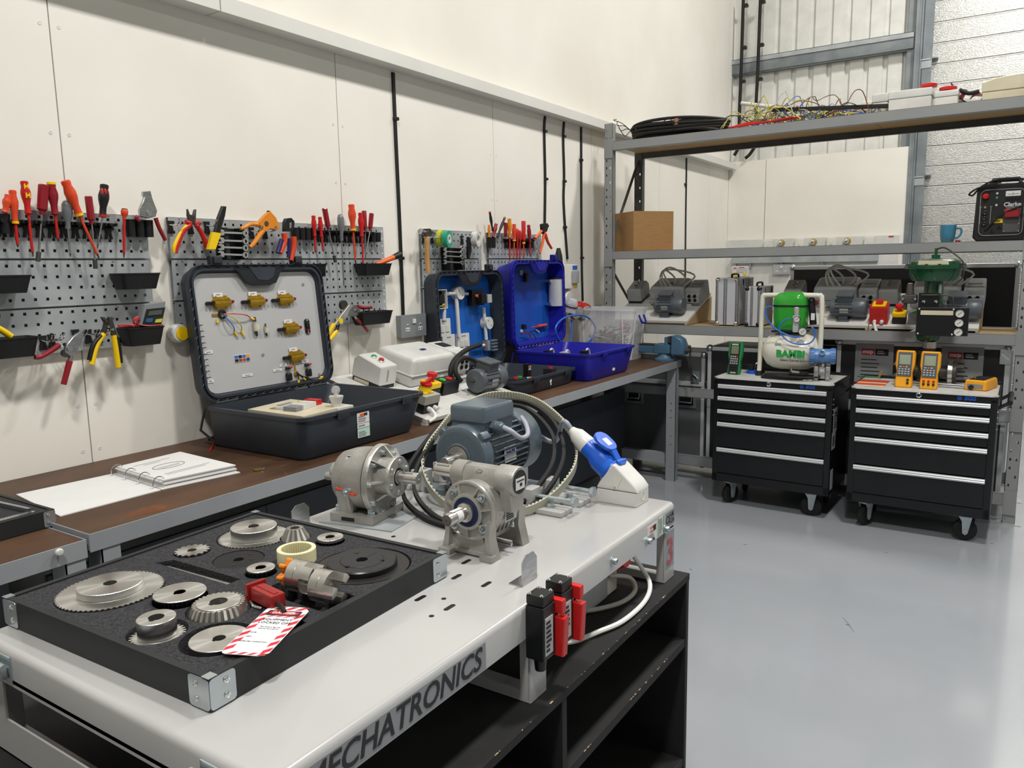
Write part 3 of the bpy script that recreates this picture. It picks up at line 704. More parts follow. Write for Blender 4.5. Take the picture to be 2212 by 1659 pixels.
t = gthing('v_pulley', 'large black grooved pulley with a split bush at the right of the tray', -.889, .893, PB,
       [('sheave', vp, mat('blacked_steel', '2C2A28', .4, .3)), ('groove_rim', vq, m_blackpaint), ('taper_bush', disc(MB(), .0355, .0095, h0+.0012, h0+.0118, .002), mat('phosphate_bush', '37373A', .45, .5))])
for a in (.5, 2.6, 4.7):
    c_ = MB(); c_.cyl((.0335*math.cos(a), .0335*math.sin(a), h0+.0119), (.0335*math.cos(a), .0335*math.sin(a), h0+.0124), .0042, n=12); c_.build('bush_screw', m_black, t)
c_ = MB(); c_.bx(-.0004, .0004, .0097, .035, h0+.0118, h0+.0121); c_.build('split_line', m_black, t)
# steel bar in its slot
t = T('test_shaft', 'thin silver steel bar lying in a long slot of the foam', 'shaft', (-1.19, .728, PB)); F_ = V((.17, .008, 0))
mb = MB(); mb.box(F_/2+V((0, 0, .015)), (.17, .012, .03), .001, rot=M.Rotation(math.atan2(.008, .17), 3, 'Z')); mb.build('bar', m_steel, t)
# jaw coupling: two halves and an orange spider
def jaw(label, x, y, z, ax, rot):
    t = T('coupling_half', label, 'coupling', (x, y, z), (0, 0, 0))
    F = frame(ax); mb = MB()
    mb.ring([(.010, 0), (.0235, 0), (.0245, .001), (.0245, .0145), (.0238, .015), (.0245, .0155), (.0245, .027), (.010, .027)], (0, 0, 0), ax, 40)
    mb.build('hub', m_shaft, t)
    for i in range(3):
        a = rot+i*2*PI/3; mb = MB()
        pts = [(.0245*math.cos(a+f), .0245*math.sin(a+f)) for f in (-.42, -.2, 0, .2, .42)]+[(.012*math.cos(a+f), .012*math.sin(a+f)) for f in (.42, 0, -.42)]
        mb.prism(pts, .0175, (0, 0, 0), F, z0=.0268); mb.build('jaw', m_shaft, t)
    return t
cax = V((.055, .012, -.004))
jaw('bright steel coupling half next to the orange spider', -.918, .772, FZ+.0225, cax, .3)
jaw('bright steel coupling half nearest the tray edge, jaws outward', -.858, .764, FZ+.0225, cax, .9)
t = T('coupling_spider', 'orange rubber coupling spider standing behind the coupling halves', 'coupling insert', (-.938, .777, FZ+.020)); F = frame(cax)
mb = MB(); mb.cyl(F @ V((0, 0, -.004)), F @ V((0, 0, .006)), .0075, n=16)
for i in range(6):
    a = .15+i*PI/3
    if i in (1, ): pass
    mb.prism([(x, y) for x, y in rrect(.019, .0075, .0036, 4, .0125, 0)], .011, (0, 0, 0), F @ M.Rotation(a, 3, 'Z'), bev=.0015, z0=-.005)
mb.build('spider_body', mat('orange_rubber', 'F08A1A', .45), t)
# padlock hasp and danger tag
LK = T('lockout_hasp', 'red lockout clamp lying on the foam beside the sloping toothed gear', 'lockout', (-.937, .714, FZ), R(-8))
mb = MB(); mb.box((.036, 0, .014), (.058, .024, .022), .003); mb.build('hasp_body', mat('lock_red', '94201D', .35), LK)
mb = MB(); mb.box((.004, 0, .015), (.007, .032, .028), .002); mb.bx(.012, .06, -.004, .004, .0248, .026, .0005); mb.build('hasp_plate', mat('lock_red_dark', '8E1817', .35), LK)
mb = MB(); mb.tube([(.064, -.003, .012), (.078, -.004, .012), (.092, -.008, .008)], .0035, n=10); mb.build('cable_end', m_rubber, LK)
mb = MB(); mb.tube([(.01, -.014, .004), (.028, -.018, .0025), (.044, -.015, .0025)], .0022, n=8); mb.build('steel_pin', m_steel, LK)
P1, P2, P3 = V((-.829, .571, FZ+.0055)), V((-.770, .597, FZ+.0055)), V((-.814, .727, FZ+.0062))
ux = (P2-P1).normalized(); uy = (P3-P2).normalized(); F = FR(ux, uy); Wt, Lt = .064, .140
tg = T('danger_tag', 'red and white striped DANGER tag hanging from the red lockout clamp', 'tag', (P1+P2)/2)
q = V((0, 0, 0)); tgM = F
pl = [(-Wt/2+.008, 0), (Wt/2-.012, 0), (Wt/2-.004, .003), (Wt/2, .010), (Wt/2, Lt-.010), (Wt/2-.010, Lt), (-Wt/2+.010, Lt), (-Wt/2, Lt-.010), (-Wt/2, .008), (-Wt/2+.003, .002)]
mb = MB(); mb.prism(pl, .0008, q, F); mb.build('card', mat('white_card', 'F2F2F4', .35), tg)
mb = MB()
w = .0105; step = .0195
def clipstripe(x0, x1, y0, y1):     # slanting bar inside a border strip
    mb.prism([(x0, y0), (x1, y0+(x1-x0)), (x1, y1+(x1-x0)), (x0, y1)], .0002, q, F, z0=.0008)
for i in range(7):
    y = .006+i*step
    if y+.02 < Lt-.002: clipstripe(-Wt/2+.0006, -Wt/2+w, y, y+.0105); clipstripe(Wt/2-w, Wt/2-.0006, y-.003, y+.0075)
for i in range(4): mb.prism([(-.022+i*.0135, .0005), (-.0155+i*.0135, .0005), (-.0085+i*.0135, .0065), (-.015+i*.0135, .0065)], .0002, q, F, z0=.0008)
for i in range(4): mb.prism([(-.022+i*.0125, Lt-.034), (-.016+i*.0125, Lt-.034), (-.009+i*.0125, Lt-.030), (-.015+i*.0125, Lt-.030)], .0002, q, F, z0=.0008)
for i in range(3): mb.prism([(-.022+i*.0165, Lt-.011), (-.013+i*.0165, Lt-.011), (-.003+i*.0165, Lt-.001), (-.012+i*.0165, Lt-.001)], .0002, q, F, z0=.0008)
mb.build('red_stripe', m_tag, tg, kind='stuff')
mb = MB(); mb.prism(rrect(.050, .0155, .002, 3, 0, Lt-.0215), .0003, q, F, z0=.0009); mb.build('title_plate', m_ink, tg)
mb = MB(); mb.prism([(.0225*math.cos(a)*1.0, Lt-.0215+.0062*math.sin(a)) for a in [2*PI*i/32 for i in range(32)]], .0003, q, F, z0=.0012); mb.build('title_oval', m_tag, tg)
def tt(s, size, y, m=m_ink, x=0, z=.0012, **k): text(s, size, m, tg, q+F @ V((x, y, z)), F, depth=.0001, **k)
tt('DANGER', .0085, Lt-.0215, m_white, z=.0016, bold=.0003)
tt('EQUIPMENT', .0080, Lt-.042, sx=1.0); tt('LOCKED OFF', .0080, Lt-.0515, sx=1.0)
tt('This lockout tag may', .0036, Lt-.064); tt('only be removed by:', .0036, Lt-.069)
tt('NAME:', .0036, Lt-.081, x=-.016); tt('DEPT:', .0036, Lt-.093, x=-.016); tt('EXPECTED COMPLETION:', .0034, Lt-.106, x=-.003)
mb = MB()
for y in (Lt-.083, Lt-.095): mb.prism([(-.009, y), (.02, y), (.02, y+.0003), (-.009, y+.0003)], .0001, q, F, z0=.0008)
mb.build('rule_line', m_inkg, tg, kind='stuff')
mb = MB(); mb.ring([(.0028, .0008), (.0052, .0008), (.0048, .0013), (.0032, .0013)], q+F @ V((-.012, Lt-.008, 0)), F @ V((0, 0, 1)), 18); mb.build('eyelet', m_brass, tg)
t = T('dowel_pin', 'short brass dowel in a pocket near the tag', 'dowel', (-.816, .684, PB+.02)); mb = MB(); mb.cyl((0, -.012, .005), (0, .012, .005), .005, n=14); mb.bx(-.008, .008, -.012, .012, -.0195, 0); mb.build('pin', m_brass, t)
# ---------------------------------------------------------------- helical gearbox
g = T('helical_gearbox', 'grey cast helical gearbox with upright flange at the tray end of the table', 'gearbox', (-1.201, 1.117, TZ+.003), R(10))
AX = (1, 0, 0); c0 = (0, .061, .080)
mb = MB(); mb.bx(-.02, .16, -.012, .155, -.003, 0); mb.build('sheet_plate', m_galv, g)
mb = MB(); mb.bx(0, .108, 0, .123, .0, .018, .002); mb.build('base_foot', m_cast, g)
mb = MB(); mb.bx(.03, .062, -.0006, .004, .004, .012); mb.build('foot_slot', m_black, g)
mb = MB(); mb.bx(.018, .05, .012, .111, .018, .05, .003); mb.prism([(.012, 0), (.11, 0), (.122, .05), (.0, .05)], .03, (.018, 0, .018), FR((0, 1, 0), (0, 0, 1)), z0=0); mb.build('pedestal', m_cast, g)
mb = MB()   # body barrel, waisted sides
def ov(s, n=40, sq=.0):
    out = []
    for i in range(n):
        a = 2*PI*i/n; y = .064*s*math.cos(a); z = (.073 if math.sin(a) > 0 else .064)*s*math.sin(a)
        out.append((y+c0[1], z+c0[2]))
    return out
mb.loft([[(x, y, z) for y, z in ov(s)] for x, s in ((-.005, .6), (-.001, .74), (.004, .80), (.03, .92), (.05, .97), (.078, 1.0), (.084, 1.06), (.086, 1.08))]); mb.build('body', m_cast, g)
mb = MB()   # flange cover
mb.loft([[(x, y, z) for y, z in ov(s)] for x, s in ((.087, 1.06), (.0885, 1.10), (.098, 1.10), (.101, 1.07))])
mb.build('flange', m_cast, g)
for k in range(9):
    a = 2*PI*k/9+.25; y, z = c0[1]+.061*math.cos(a), c0[2]+.0625*math.sin(a)+.001
    b_ = MB(); b_.lathe([(.0065, 0), (.0065, .003), (.0045, .0035), (.0045, .008), (.003, .0085), (.0028, .006), (0, .006)], (.101, y, z), AX, 12); b_.build('flange_bolt', m_zinc, g)
hb = MB(); cy, cz = c0[1]+.002, c0[2]+.012
hb.lathe([(.044, 0), (.0415, .024), (.0415, .026), (.0445, .028), (.0445, .034), (.043, .036), (.020, .036), (.019, .030), (.0, .030)], (.100, cy, cz), AX, 40); hb.build('bearing_hub', m_cast, g)
for k in range(6):
    a = 2*PI*k/6+.4; b_ = MB(); b_.lathe([(.0055, 0), (.0045, .001), (.0045, .004), (.0025, .0045), (.0025, .003), (0, .003)], (.1365, cy+.033*math.cos(a), cz+.033*math.sin(a)), AX, 10); b_.build('hub_bolt', m_zinc, g)
for k in range(8):
    a = 2*PI*k/8+.05; r_ = MB(); d_ = V((0, math.cos(a), math.sin(a))); F = FR((1, 0, 0), d_)
    ro = .066 if math.sin(a) > -.3 else .060
    r_.prism([(0, .042), (.028, .040), (.006, ro), (0, ro)], .003, V((.100, cy, cz)), F, z0=-.0015); r_.build('rib', m_cast, g)
mb = MB(); mb.lathe([(.0145, 0), (.0145, .006), (.0125, .007), (.0125, .052), (.011, .0535), (.003, .0535), (.002, .050), (0, .050)], (.130, cy, cz), AX, 28); mb.build('output_shaft', m_shaft, g)
mb = MB(); mb.box((.160, cy-.004, cz+.0108), (.026, .006, .005), .002); mb.build('shaft_key', m_steel, g)
mb = MB(); mb.lathe([(.019, .030), (.0145, .0305)], (.1005, cy, cz), AX, 28, caps=False); mb.build('oil_seal', m_rubber, g)
mb = MB(); mb.lathe([(.0, -.002), (.008, -.002), (.009, 0), (.009, .022)], (-.024, c0[1]-.03, c0[2]+.008), AX, 20); mb.lathe([(.02, 0), (.022, .012), (.022, .03)], (-.012, c0[1]-.018, c0[2]+.016), AX, 20); mb.build('input_boss', m_cast, g)
mb = MB(); mb.lathe([(.010, 0), (.010, .003), (.006, .0035), (.005, .007), (.002, .008), (0, .008)], (.046, -.0005, .066), (0, -1, 0), 16); mb.build('oil_plug', m_zinc, g)
mb = MB(); mb.box((.034, .0005, .071), (.03, .006, .0045), .002, rot=M.Rotation(R(8), 3, 'Y')); mb.box((.062, -.002, .064), (.014, .006, .004), .001, rot=M.Rotation(R(8), 3, 'Y')); mb.build('paint_mark', m_orred, g, kind='stuff', label='orange paint mark beside the oil plug')
F = FR((1, 0, 0), (0, .62, .78)); mb = MB(); mb.box((.048, .0225, .1305), (.030, .019, .0012), rot=F); lb = mb.build('name_label', m_paper, g, label='white printed rating label')
mb = MB(); mb.box(V((.048, .0225, .1305))+F @ V((0, .007, .0007)), (.028, .003, .0006), rot=F); mb.build('label_band', m_ink, lb)
for y in (.02, .105):
    for x in (.012, .092):
        b_ = MB(); b_.prism(circ(.0085, 6), .006, (x, y, .019), bev=.0008); b_.prism(circ(.0085, 6), .006, (x, y, .0255), bev=.0008); b_.cyl((x, y, .018), (x, y, .038), .0042, n=10); b_.cyl((x, y, .018), (x, y, .0192), .0105, n=14); b_.build('foot_bolt', m_zinc, g)

# ---------------------------------------------------------------- worm gearbox
wg = T('worm_gearbox', 'grey cast worm gearbox on splayed feet in front of the motor', 'gearbox', (-.829, 1.104, TZ))
AY = (0, -1, 0); cy0 = .014; cz = .086
mb = MB()
for s in (-1, 1):
    for y0, y1 in ((.0, .022), (.098, .122)):
        xo = s*.060; xi = s*.030
        mb.prism([(xo, 0), (s*.036, 0), (s*.036, .008), (s*.044, .013), (s*.040, .044), (s*.046, .075), (s*.053, .075), (s*.050, .042)], y1-y0, (0, y0, 0), FR((1, 0, 0), (0, 0, 1)), z0=-(y1-y0))
    mb.bx(s*.060 if s < 0 else .032, -.032 if s < 0 else .060, -.012 if s < 0 else -.008, .01, 0, .012, .002)
mb.bx(-.052, .052, .012, .022, .006, .034, .002); mb.bx(-.052, .052, .100, .110, .006, .034, .002)
mb.bx(-.048, .048, .004, .014, .004, .010, .001); mb.bx(-.03, .03, .01, .112, .028, .036)
mb.build('foot_casting', m_cast, wg)
mb = MB(); mb.lathe([(.048, 0), (.054, .004), (.054, .088), (.046, .093)], (0, .108, cz), AY, 40); mb.build('worm_housing', m_cast, wg)
mb = MB(); mb.lathe([(.056, 0), (.057, .001), (.057, .007), (.055, .0085), (.052, .0085), (.050, .0065), (.034, .0065), (.034, .014), (.032, .015), (.028, .015), (.028, .012), (0, .012)], (0, cy0, cz), AY, 48); mb.build('output_cover', m_cast, wg)
for k in range(7):
    a = 2*PI*k/7+.2; r_ = MB(); F = FR((math.cos(a), 0, math.sin(a)), AY); r_.prism([(.032, .006), (.054, .006), (.054, .008), (.034, .014)], .003, (0, cy0, cz), F, z0=-.0015); r_.build('rib', m_cast, wg)
for a in (.75, 2.4, 3.9, 5.6):
    b_ = MB(); b_.lathe([(.0085, .006), (.0085, .011), (.0055, .0115), (.005, .009), (.004, .009), (.0035, .013), (0, .013)], (.044*math.cos(a), cy0, cz+.044*math.sin(a)), AY, 14); b_.build('cover_bolt', m_zinc, wg)
mb = MB(); mb.ring([(.019, .012), (.0278, .012), (.0275, .0145), (.0195, .0142)], (0, cy0, cz), AY, 40); mb.build('oil_seal', mat('seal_blue', '1A2A52', .45), wg)
mb = MB(); mb.lathe([(.0185, .012), (.018, .020), (.012, .022), (.0118, .070), (.0105, .072), (.002, .072), (.0015, .069), (0, .069)], (0, cy0, cz), AY, 28); mb.build('output_shaft', m_shaft, wg)
mb = MB(); mb.ring([(.0119, .036), (.0123, .036), (.0123, .052), (.0119, .052)], (0, cy0, cz), AY, 28); mb.box((.001, cy0-.046, cz+.0128), (.008, .03, .0012), .0004); mb.build('tape_band', m_paper, wg, label='strip of white masking tape round the shaft')
wz = .139; wy = .062
mb = MB(); mb.lathe([(.026, 0), (.0285, .002), (.0285, .040), (.0275, .042)], (.036, wy, wz), AX, 32); mb.lathe([(.024, 0), (.0255, .003), (.0255, .03)], (-.066, wy, wz), AX, 32)
mb.prism([(-.024, -.028), (.024, -.028), (.024, .006), (.013, .021), (-.013, .021), (-.024, .006)], .085, (-.045, wy, wz), FR((0, 1, 0), (0, 0, 1)), z0=0)
mb.prism([(-.02, -.05), (.02, -.05), (.026, 0), (-.026, 0)], .022, (.05, wy, wz-.005), FR((0, 1, 0), (0, 0, 1)), z0=0); mb.prism([(-.02, -.045), (.02, -.045), (.024, 0), (-.024, 0)], .022, (-.062, wy, wz-.005), FR((0, 1, 0), (0, 0, 1)), z0=0)
mb.build('input_housing', m_cast, wg, ang=50)
text('IS9', .012, m_cast, wg, (.0, wy-.0195, wz+.0145), FR((1, 0, 0), (0, .6, .8)), depth=.0008); text('DC', .012, m_cast, wg, (-.056, wy-.0245, wz-.004), FR((1, 0, 0), (0, 0, 1)), depth=.001)
mb = MB(); mb.cyl((.078, wy, wz), (.0788, wy, wz), .0225, n=32); cp = mb.build('end_cap', m_black, wg)
mb = MB(); mb.box((.0792, wy, wz-.003), (.0008, .030, .022), .0003); mb.build('name_label', m_paper, cp)
mb = MB(); mb.box((.0797, wy+.002, wz-.005), (.0004, .008, .006)); mb.box((.0797, wy, wz+.0025), (.0004, .024, .0025)); mb.build('label_print', m_ink, cp, kind='stuff')
mb = MB(); mb.lathe([(.0125, 0), (.0125, .05), (.012, .052), (.0, .052)], (-.063, wy, wz), (-1, 0, 0), 24); mb.build('input_shaft', m_shaft, wg)
mb = MB(); mb.box((-.095, wy-.006, wz+.0106), (.03, .005, .004), .0015); mb.build('shaft_key', m_steel, wg)
mb = MB(); mb.box((.0545, .066, cz-.008), (.0012, .038, .034), .0004); lb = mb.build('name_label', m_label, wg)
mb = MB(); mb.box((.0553, .066, cz+.004), (.0004, .034, .006)); lines(mb, (.0551, .05, cz-.022), FR((0, 1, 0), (0, 0, 1)), .03, .018, 5); mb.build('label_print', m_ink, lb, kind='stuff')
for i in range(5):
    f_ = MB(); y = .036+i*.014; f_.prism([(.04, -.045), (.055, -.005), (.052, -.004), (.036, -.045)], .004, (0, y, cz), FR((1, 0, 0), (0, 0, 1))); f_.build('cooling_fin', m_cast, wg)
mb = MB(); mb.cyl((.03, .05, .024), (.066, .05, .020), .0035, n=10); mb.build('cross_pin', m_steel, wg)

# ---------------------------------------------------------------- induction motor on slide rails
MX, MZ = -1.037, 1.077
mo = T('induction_motor', 'large blue grey finned electric motor lying on slide rails inside the belts', 'motor', (MX, 1.36, TZ+.014))
zc = MZ-TZ-.014
mb = MB(); mb.lathe([(.058, -.002), (.070, .004), (.0735, .012), (.0735, .030), (.071, .036)], (0, 0, zc), (0, 1, 0), 48)
mb.lathe([(.030, -.006), (.034, -.003), (.034, 0), (.058, .001)], (0, 0, zc), (0, 1, 0), 40, caps=False)
for a in (.75, 2.39, 3.9, 5.5):
    mb.box((.073*math.cos(a), .022, zc+.073*math.sin(a)), (.018, .03, .02), .004, rot=M.Rotation(-a, 3, 'Y'))
mb.build('end_shield', m_motorb, mo)
mb = MB(); mb.lathe([(.067, .034), (.067, .178)], (0, 0, zc), (0, 1, 0), 48); mb.build('frame', m_motorb, mo)
for i in range(34):
    a = 2*PI*i/34
    if 1.1 < a < 2.05: continue
    f_ = MB(); f_.box((.071*math.cos(a), .106, zc+.071*math.sin(a)), (.012, .136, .0028), rot=M.Rotation(-a, 3, 'Y')); f_.build('cooling_fin', m_motorb, mo)
mb = MB(); mb.lathe([(.0745, .176), (.0775, .178), (.0775, .235), (.070, .245), (.0, .247)], (0, 0, zc), (0, 1, 0), 48); mb.build('fan_cowl', m_motorb, mo)
mb = MB(); mb.lathe([(.0285, -.0065), (.016, -.0055), (.0125, -.0055), (.0125, -.052), (.0115, -.054), (0, -.054)], (0, 0, zc), (0, 1, 0), 28); mb.build('output_shaft', m_shaft, mo)
mb = MB(); mb.box((-.002, -.030, zc+.0122), (.007, .03, .006), .002); mb.build('shaft_key', m_steel, mo)
mb = MB(); bx0, bx1, by0, by1 = -.046, .053, .028, .150
mb.prism([(bx0+.004, by0+.004), (bx1-.004, by0+.004), (bx1-.004, by1-.004), (bx0+.004, by1-.004)], .062, (0, 0, zc+.05), z0=0); mb.box(((bx0+bx1)/2, (by0+by1)/2, zc+.080), (bx1-bx0, by1-by0, .003), .001)
tbx = mb.build('terminal_box', m_motorb, mo)
mb = MB(); cx_, cy_ = (bx0+bx1)/2, (by0+by1)/2
lid = [[(x+cx_, y+cy_, zc+z) for x, y in rrect((bx1-bx0)*s, (by1-by0)*s, .007, 4)] for s, z in ((1, .0815), (1.0, .106), (.97, .112), (.93, .114))]
mb.loft(lid); lidp = mb.build('terminal_lid', m_motorb, tbx)
for x in (bx0+.008, bx1-.008):
    for y in (by0+.008, by1-.008):
        s_ = MB(); s_.lathe([(.007, .106), (.007, .112), (.0045, .1135), (0, .1132)], (x, y, zc), (0, 0, 1), 12); s_.build('lid_screw', m_motorb, tbx)
mb = MB(); F = FR((0, 1, 0), (0, 0, 1)); mb.prism(circ(.015, 6), .010, (bx1-.004, by0+.035, zc+.066), F, z0=0); mb.lathe([(.0125, .010), (.0125, .024), (.009, .03), (.006, .031)], (bx1-.004, by0+.035, zc+.066), (1, 0, 0), 16); mb.build('cable_gland', m_greyd if 0 else m_motorb, tbx)
gl = V((MX+bx1+.026, 1.36+by0+.035, MZ+.066))
mb = MB(); mb.box((.0735, .098, zc-.002), (.002, .048, .036), .0006, rot=M.Rotation(R(-3), 3, 'Y')); npl = mb.build('rating_plate', m_label, mo)
mb = MB(); mb.box((.0748, .098, zc+.0125), (.0006, .046, .006)); mb.box((.0748, .090, zc+.002), (.0006, .022, .006)); mb.box((.0748, .11, zc+.003), (.0006, .012, .008)); mb.build('plate_print', mat('plate_blue', '1F2C66', .5), npl, kind='stuff')
for y in (.05, .135):
    mb = MB(); mb.box((0, y, .006), (.15, .03, .012), .003); mb.prism([(-.06, 0), (.06, 0), (.05, .05), (-.05, .05)], .02, (0, y+.01, .01), FR((1, 0, 0), (0, 0, 1))); ft = mb.build('foot', m_motorb, mo)
    for s in (-1, 1):
        b_ = MB(); b_.prism(circ(.0075, 6), .008, (s*.062, y, .0125), bev=.001); b_.cyl((s*.062, y, .012), (s*.062, y, .026), .004, n=10); b_.build('foot_nut', m_zinc, ft)
for k, y in enumerate((1.36+.05, 1.36+.135)):
    r_ = T('slide_rail', ('front' if k == 0 else 'rear')+' white motor slide rail with adjusting bolt, under the motor', 'rail', (MX, y, TZ))
    mb = MB(); mb.bx(-.13, .145, -.021, .021, 0, .0135, .002); mb.build('rail_bar', m_motorb, r_)
    for s in (1, -1):
        e_ = MB(); e_.bx(s*.148 if s > 0 else -.172, .172 if s > 0 else -.134, -.02, .02, 0, .05, .003); e_.bx(.172 if s > 0 else -.225, .25 if s > 0 else -.172, -.026, .026, 0, .012, .003); e_.build('end_block', m_whitepaint, r_)
        n_ = MB(); n_.prism(circ(.009, 6), .008, (s*.208, 0, .0125), bev=.001); n_.cyl((s*.208, 0, .012), (s*.208, 0, .0135), .012, n=14); n_.build('hold_down_bolt', m_zinc, r_)
    a_ = MB(); a_.cyl((.10, 0, .032), (.262, 0, .032), .005, n=12); a_.prism(circ(.0125, 6), .010, (.262, 0, .032), FR((0, 1, 0), (0, 0, 1)), bev=.001); a_.build('adjusting_bolt', m_zinc, r_)

# ---------------------------------------------------------------- belts thrown over the motor
def loop(pts): return [at(x, y, 2, z) for x, y, z in pts]
cb = [(1102, 853, 1.150), (1160, 868, 1.145), (1210, 905, 1.12), (1240, 945, 1.09), (1247, 982, 1.065), (1238, 1020, 1.04), (1205, 1063, 1.008), (1165, 1092, .988), (1115, 1110, .981), (1060, 1117, .980), (1000, 1107, .980), (955, 1085, .985), (925, 1050, 1.015), (912, 1010, 1.05), (918, 975, 1.075), (945, 935, 1.105), (985, 890, 1.135), (1045, 858, 1.15)]
P = smoothpts(loop(cb), 10, True)
cen = sum(P, V())/len(P)
tm = T('timing_belt', 'cream toothed timing belt looped around the motor', 'belt', (cen.x, cen.y, TZ))
o_ = V((cen.x, cen.y, TZ))
nrm = V((0, 0, 0))
for i in range(len(P)): nrm += (P[i-1]-cen).cross(P[i]-cen)
nrm.normalize()
mb = MB(); mb.strip([p-o_ for p in P], .022, .0025, up=nrm, closed=True, smooth=False); mb.build('belt_band', m_belt, tm)
# teeth at an even pitch along the inside of the loop
L = [0]
for i in range(len(P)): L.append(L[-1]+(P[(i+1) % len(P)]-P[i]).length)
nt_ = int(L[-1]/.0105); tme = None
for k in range(nt_):
    s_ = L[-1]*k/nt_; i = max(j for j in range(len(P)) if L[j] <= s_); f_ = (s_-L[i])/(L[i+1]-L[i])
    a, b = P[i], P[(i+1) % len(P)]; p = a.lerp(b, f_); d = (b-a).normalized(); inw = nrm.cross(d).normalized()
    if inw.dot(cen-p) < 0: inw = -inw
    F = M((d, inw.cross(d).normalized(), inw)).transposed()
    mb = MB(); mb.box((0, 0, 0), (.0052, .0215, .003), rot=None)
    if tme is None: tme = mb.build('belt_tooth', m_belt, tm); ob = tme
    else: mb.b.free(); ob = tme.copy(); COL.objects.link(ob)
    ob.matrix_local = M.Translation(p-o_+inw*.0027) @ F.to_4x4()
vb = [[(1112, 866, 1.145), (1162, 882, 1.135), (1202, 921, 1.11), (1218, 976, 1.07), (1202, 1030, 1.03), (1160, 1084, .99), (1100, 1122, .977), (1040, 1140, .977), (970, 1137, .977), (915, 1117, .979), (878, 1085, .99), (870, 1050, 1.02), (882, 1012, 1.05), (915, 962, 1.085), (960, 912, 1.12), (1030, 873, 1.14)],
      [(1110, 876, 1.14), (1151, 892, 1.132), (1187, 930, 1.105), (1198, 967, 1.075), (1186, 1017, 1.035), (1130, 1086, .99), (1080, 1115, .977), (1020, 1132, .977), (960, 1126, .978), (917, 1096, .985), (895, 1058, 1.015), (898, 1020, 1.045), (918, 978, 1.075), (960, 922, 1.11), (1030, 884, 1.135)]]
for k, q_ in enumerate(vb):
    P = smoothpts(loop(q_), 8, True); c_ = sum(P, V())/len(P); o_ = V((c_.x, c_.y, TZ))
    nr = V()
    for i in range(len(P)): nr += (P[i-1]-c_).cross(P[i]-c_)
    t = T('v_belt', ('outer' if k == 0 else 'inner')+' black rubber v-belt looped round the motor with the cream belt', 'belt', o_)
    mb = MB(); mb.strip([p-o_ for p in P], .011, .008, up=nr.normalized(), closed=True, smooth=False); mb.build('belt_band', m_rubber, t)

# ---------------------------------------------------------------- industrial plug, socket inlet and its lead
il = T('plug_inlet', 'white angled appliance inlet box screwed to the far corner of the table', 'inlet', (-.778, 1.530, TZ))
W_, D_ = .098, .066
mb = MB(); mb.bx(0, W_, 0, D_, 0, .031, .002); mb.build('base_box', m_white, il)
mb = MB()
pr = [(.0, .0305), (W_, .0305), (W_, .040), (.088, .052), (.046, .088), (.040, .091), (.034, .088), (.004, .045)]
mb.prism(pr, D_, (0, D_, 0), FR((1, 0, 0), (0, 0, 1)), bev=.005); mb.build('hood', m_white, il, ang=60)
mb = MB(); mb.prism([(.040, .036), (.050, .036), (.062, .062), (.044, .066)], .0008, (0, -.0002, 0), FR((1, 0, 0), (0, 0, 1))); mb.build('screw_recess', m_offwhite, il)
mb = MB(); mb.cyl((.045, .0, .039), (.045, -.002, .039), .003, n=10); mb.build('hood_screw', m_zinc, il)
mb = MB(); mb.ring([(.009, 0), (.0105, 0), (.0105, .0006), (.009, .0006)], (W_, .033, .019), (1, 0, 0), 20); mb.build('knockout', m_offwhite, il)
cx = V((-.778+.032, 1.530+D_/2, TZ+.060)); ax = V((-.80, .06, .60)).normalized()
cn = T('cable_connector', 'blue hinged industrial connector plugged into the white inlet', 'connector', cx)
mb = MB(); mb.lathe([(.026, -.004), (.026, .012), (.031, .013), (.031, .018), (.0295, .020), (.0295, .050), (.026, .062), (.022, .072), (.022, .094)], (0, 0, 0), ax, 36); mb.build('shell', m_cee, cn)
mb = MB(); mb.lathe([(.0312, .0125), (.0325, .0135), (.0325, .0175), (.0312, .0185)], (0, 0, 0), ax, 36); mb.build('seal_ring', m_cee, cn)
up = (V((0, 0, 1))-ax*ax.z).normalized(); F = FR(ax, up.cross(ax)) if 0 else M((ax, up.cross(ax).normalized()*-1, up)).transposed()
mb = MB(); mb.prism(rrect(.058, .050, .022, 6, .066, 0), .008, (0, 0, 0), F, bev=.0015, z0=.037); mb.box(F @ V((.028, 0, .036)), (.032, .020, .006), .002, rot=F @ M.Rotation(R(-22), 3, 'Y')); mb.box(F @ V((.008, 0, .030)), (.014, .028, .012), .002, rot=F); mb.cyl(F @ V((.008, -.017, .033)), F @ V((.008, .017, .033)), .005, n=12)
lidc = mb.build('hinged_lid', m_cee, cn)
mb = MB(); mb.box(F @ V((.062, 0, .0453)), (.022, .020, .0006), rot=F); mb.build('lid_print', m_label, lidc)
mb = MB(); mb.lathe([(.0215, .092), (.0225, .098), (.019, .130), (.012, .142), (.009, .15)], (0, 0, 0), ax, 30); mb.build('clamp_sleeve', m_white, cn)
e0 = cx+ax*.148
ld_ = T('motor_lead', 'grey sheathed lead running from the motor terminal box to the blue connector', 'cable', (gl.x, gl.y, TZ))
o_ = V((gl.x, gl.y, TZ))
mb = MB(); mb.tube([p-o_ for p in (gl, gl+V((.02, 0, -.006)), at(1125, 946, 1, 1.44), at(1140, 938, 1, 1.48), at(1135, 915, 1, 1.53), at(1122, 897, 1, 1.58), at(1128, 905, 1, 1.63), at(1165, 941, 1, 1.66), at(1200, 953, 1, 1.64), e0+ax*.03, e0)], .0058, n=10, k=6); mb.build('sheath', m_wireg if 0 else mat('lilac_grey_cable', '9FA3B2', .45), ld_)
clip('retaining_bracket', 'bent stainless bracket behind the far left corner of the gear tray', -1.245, 1.035)
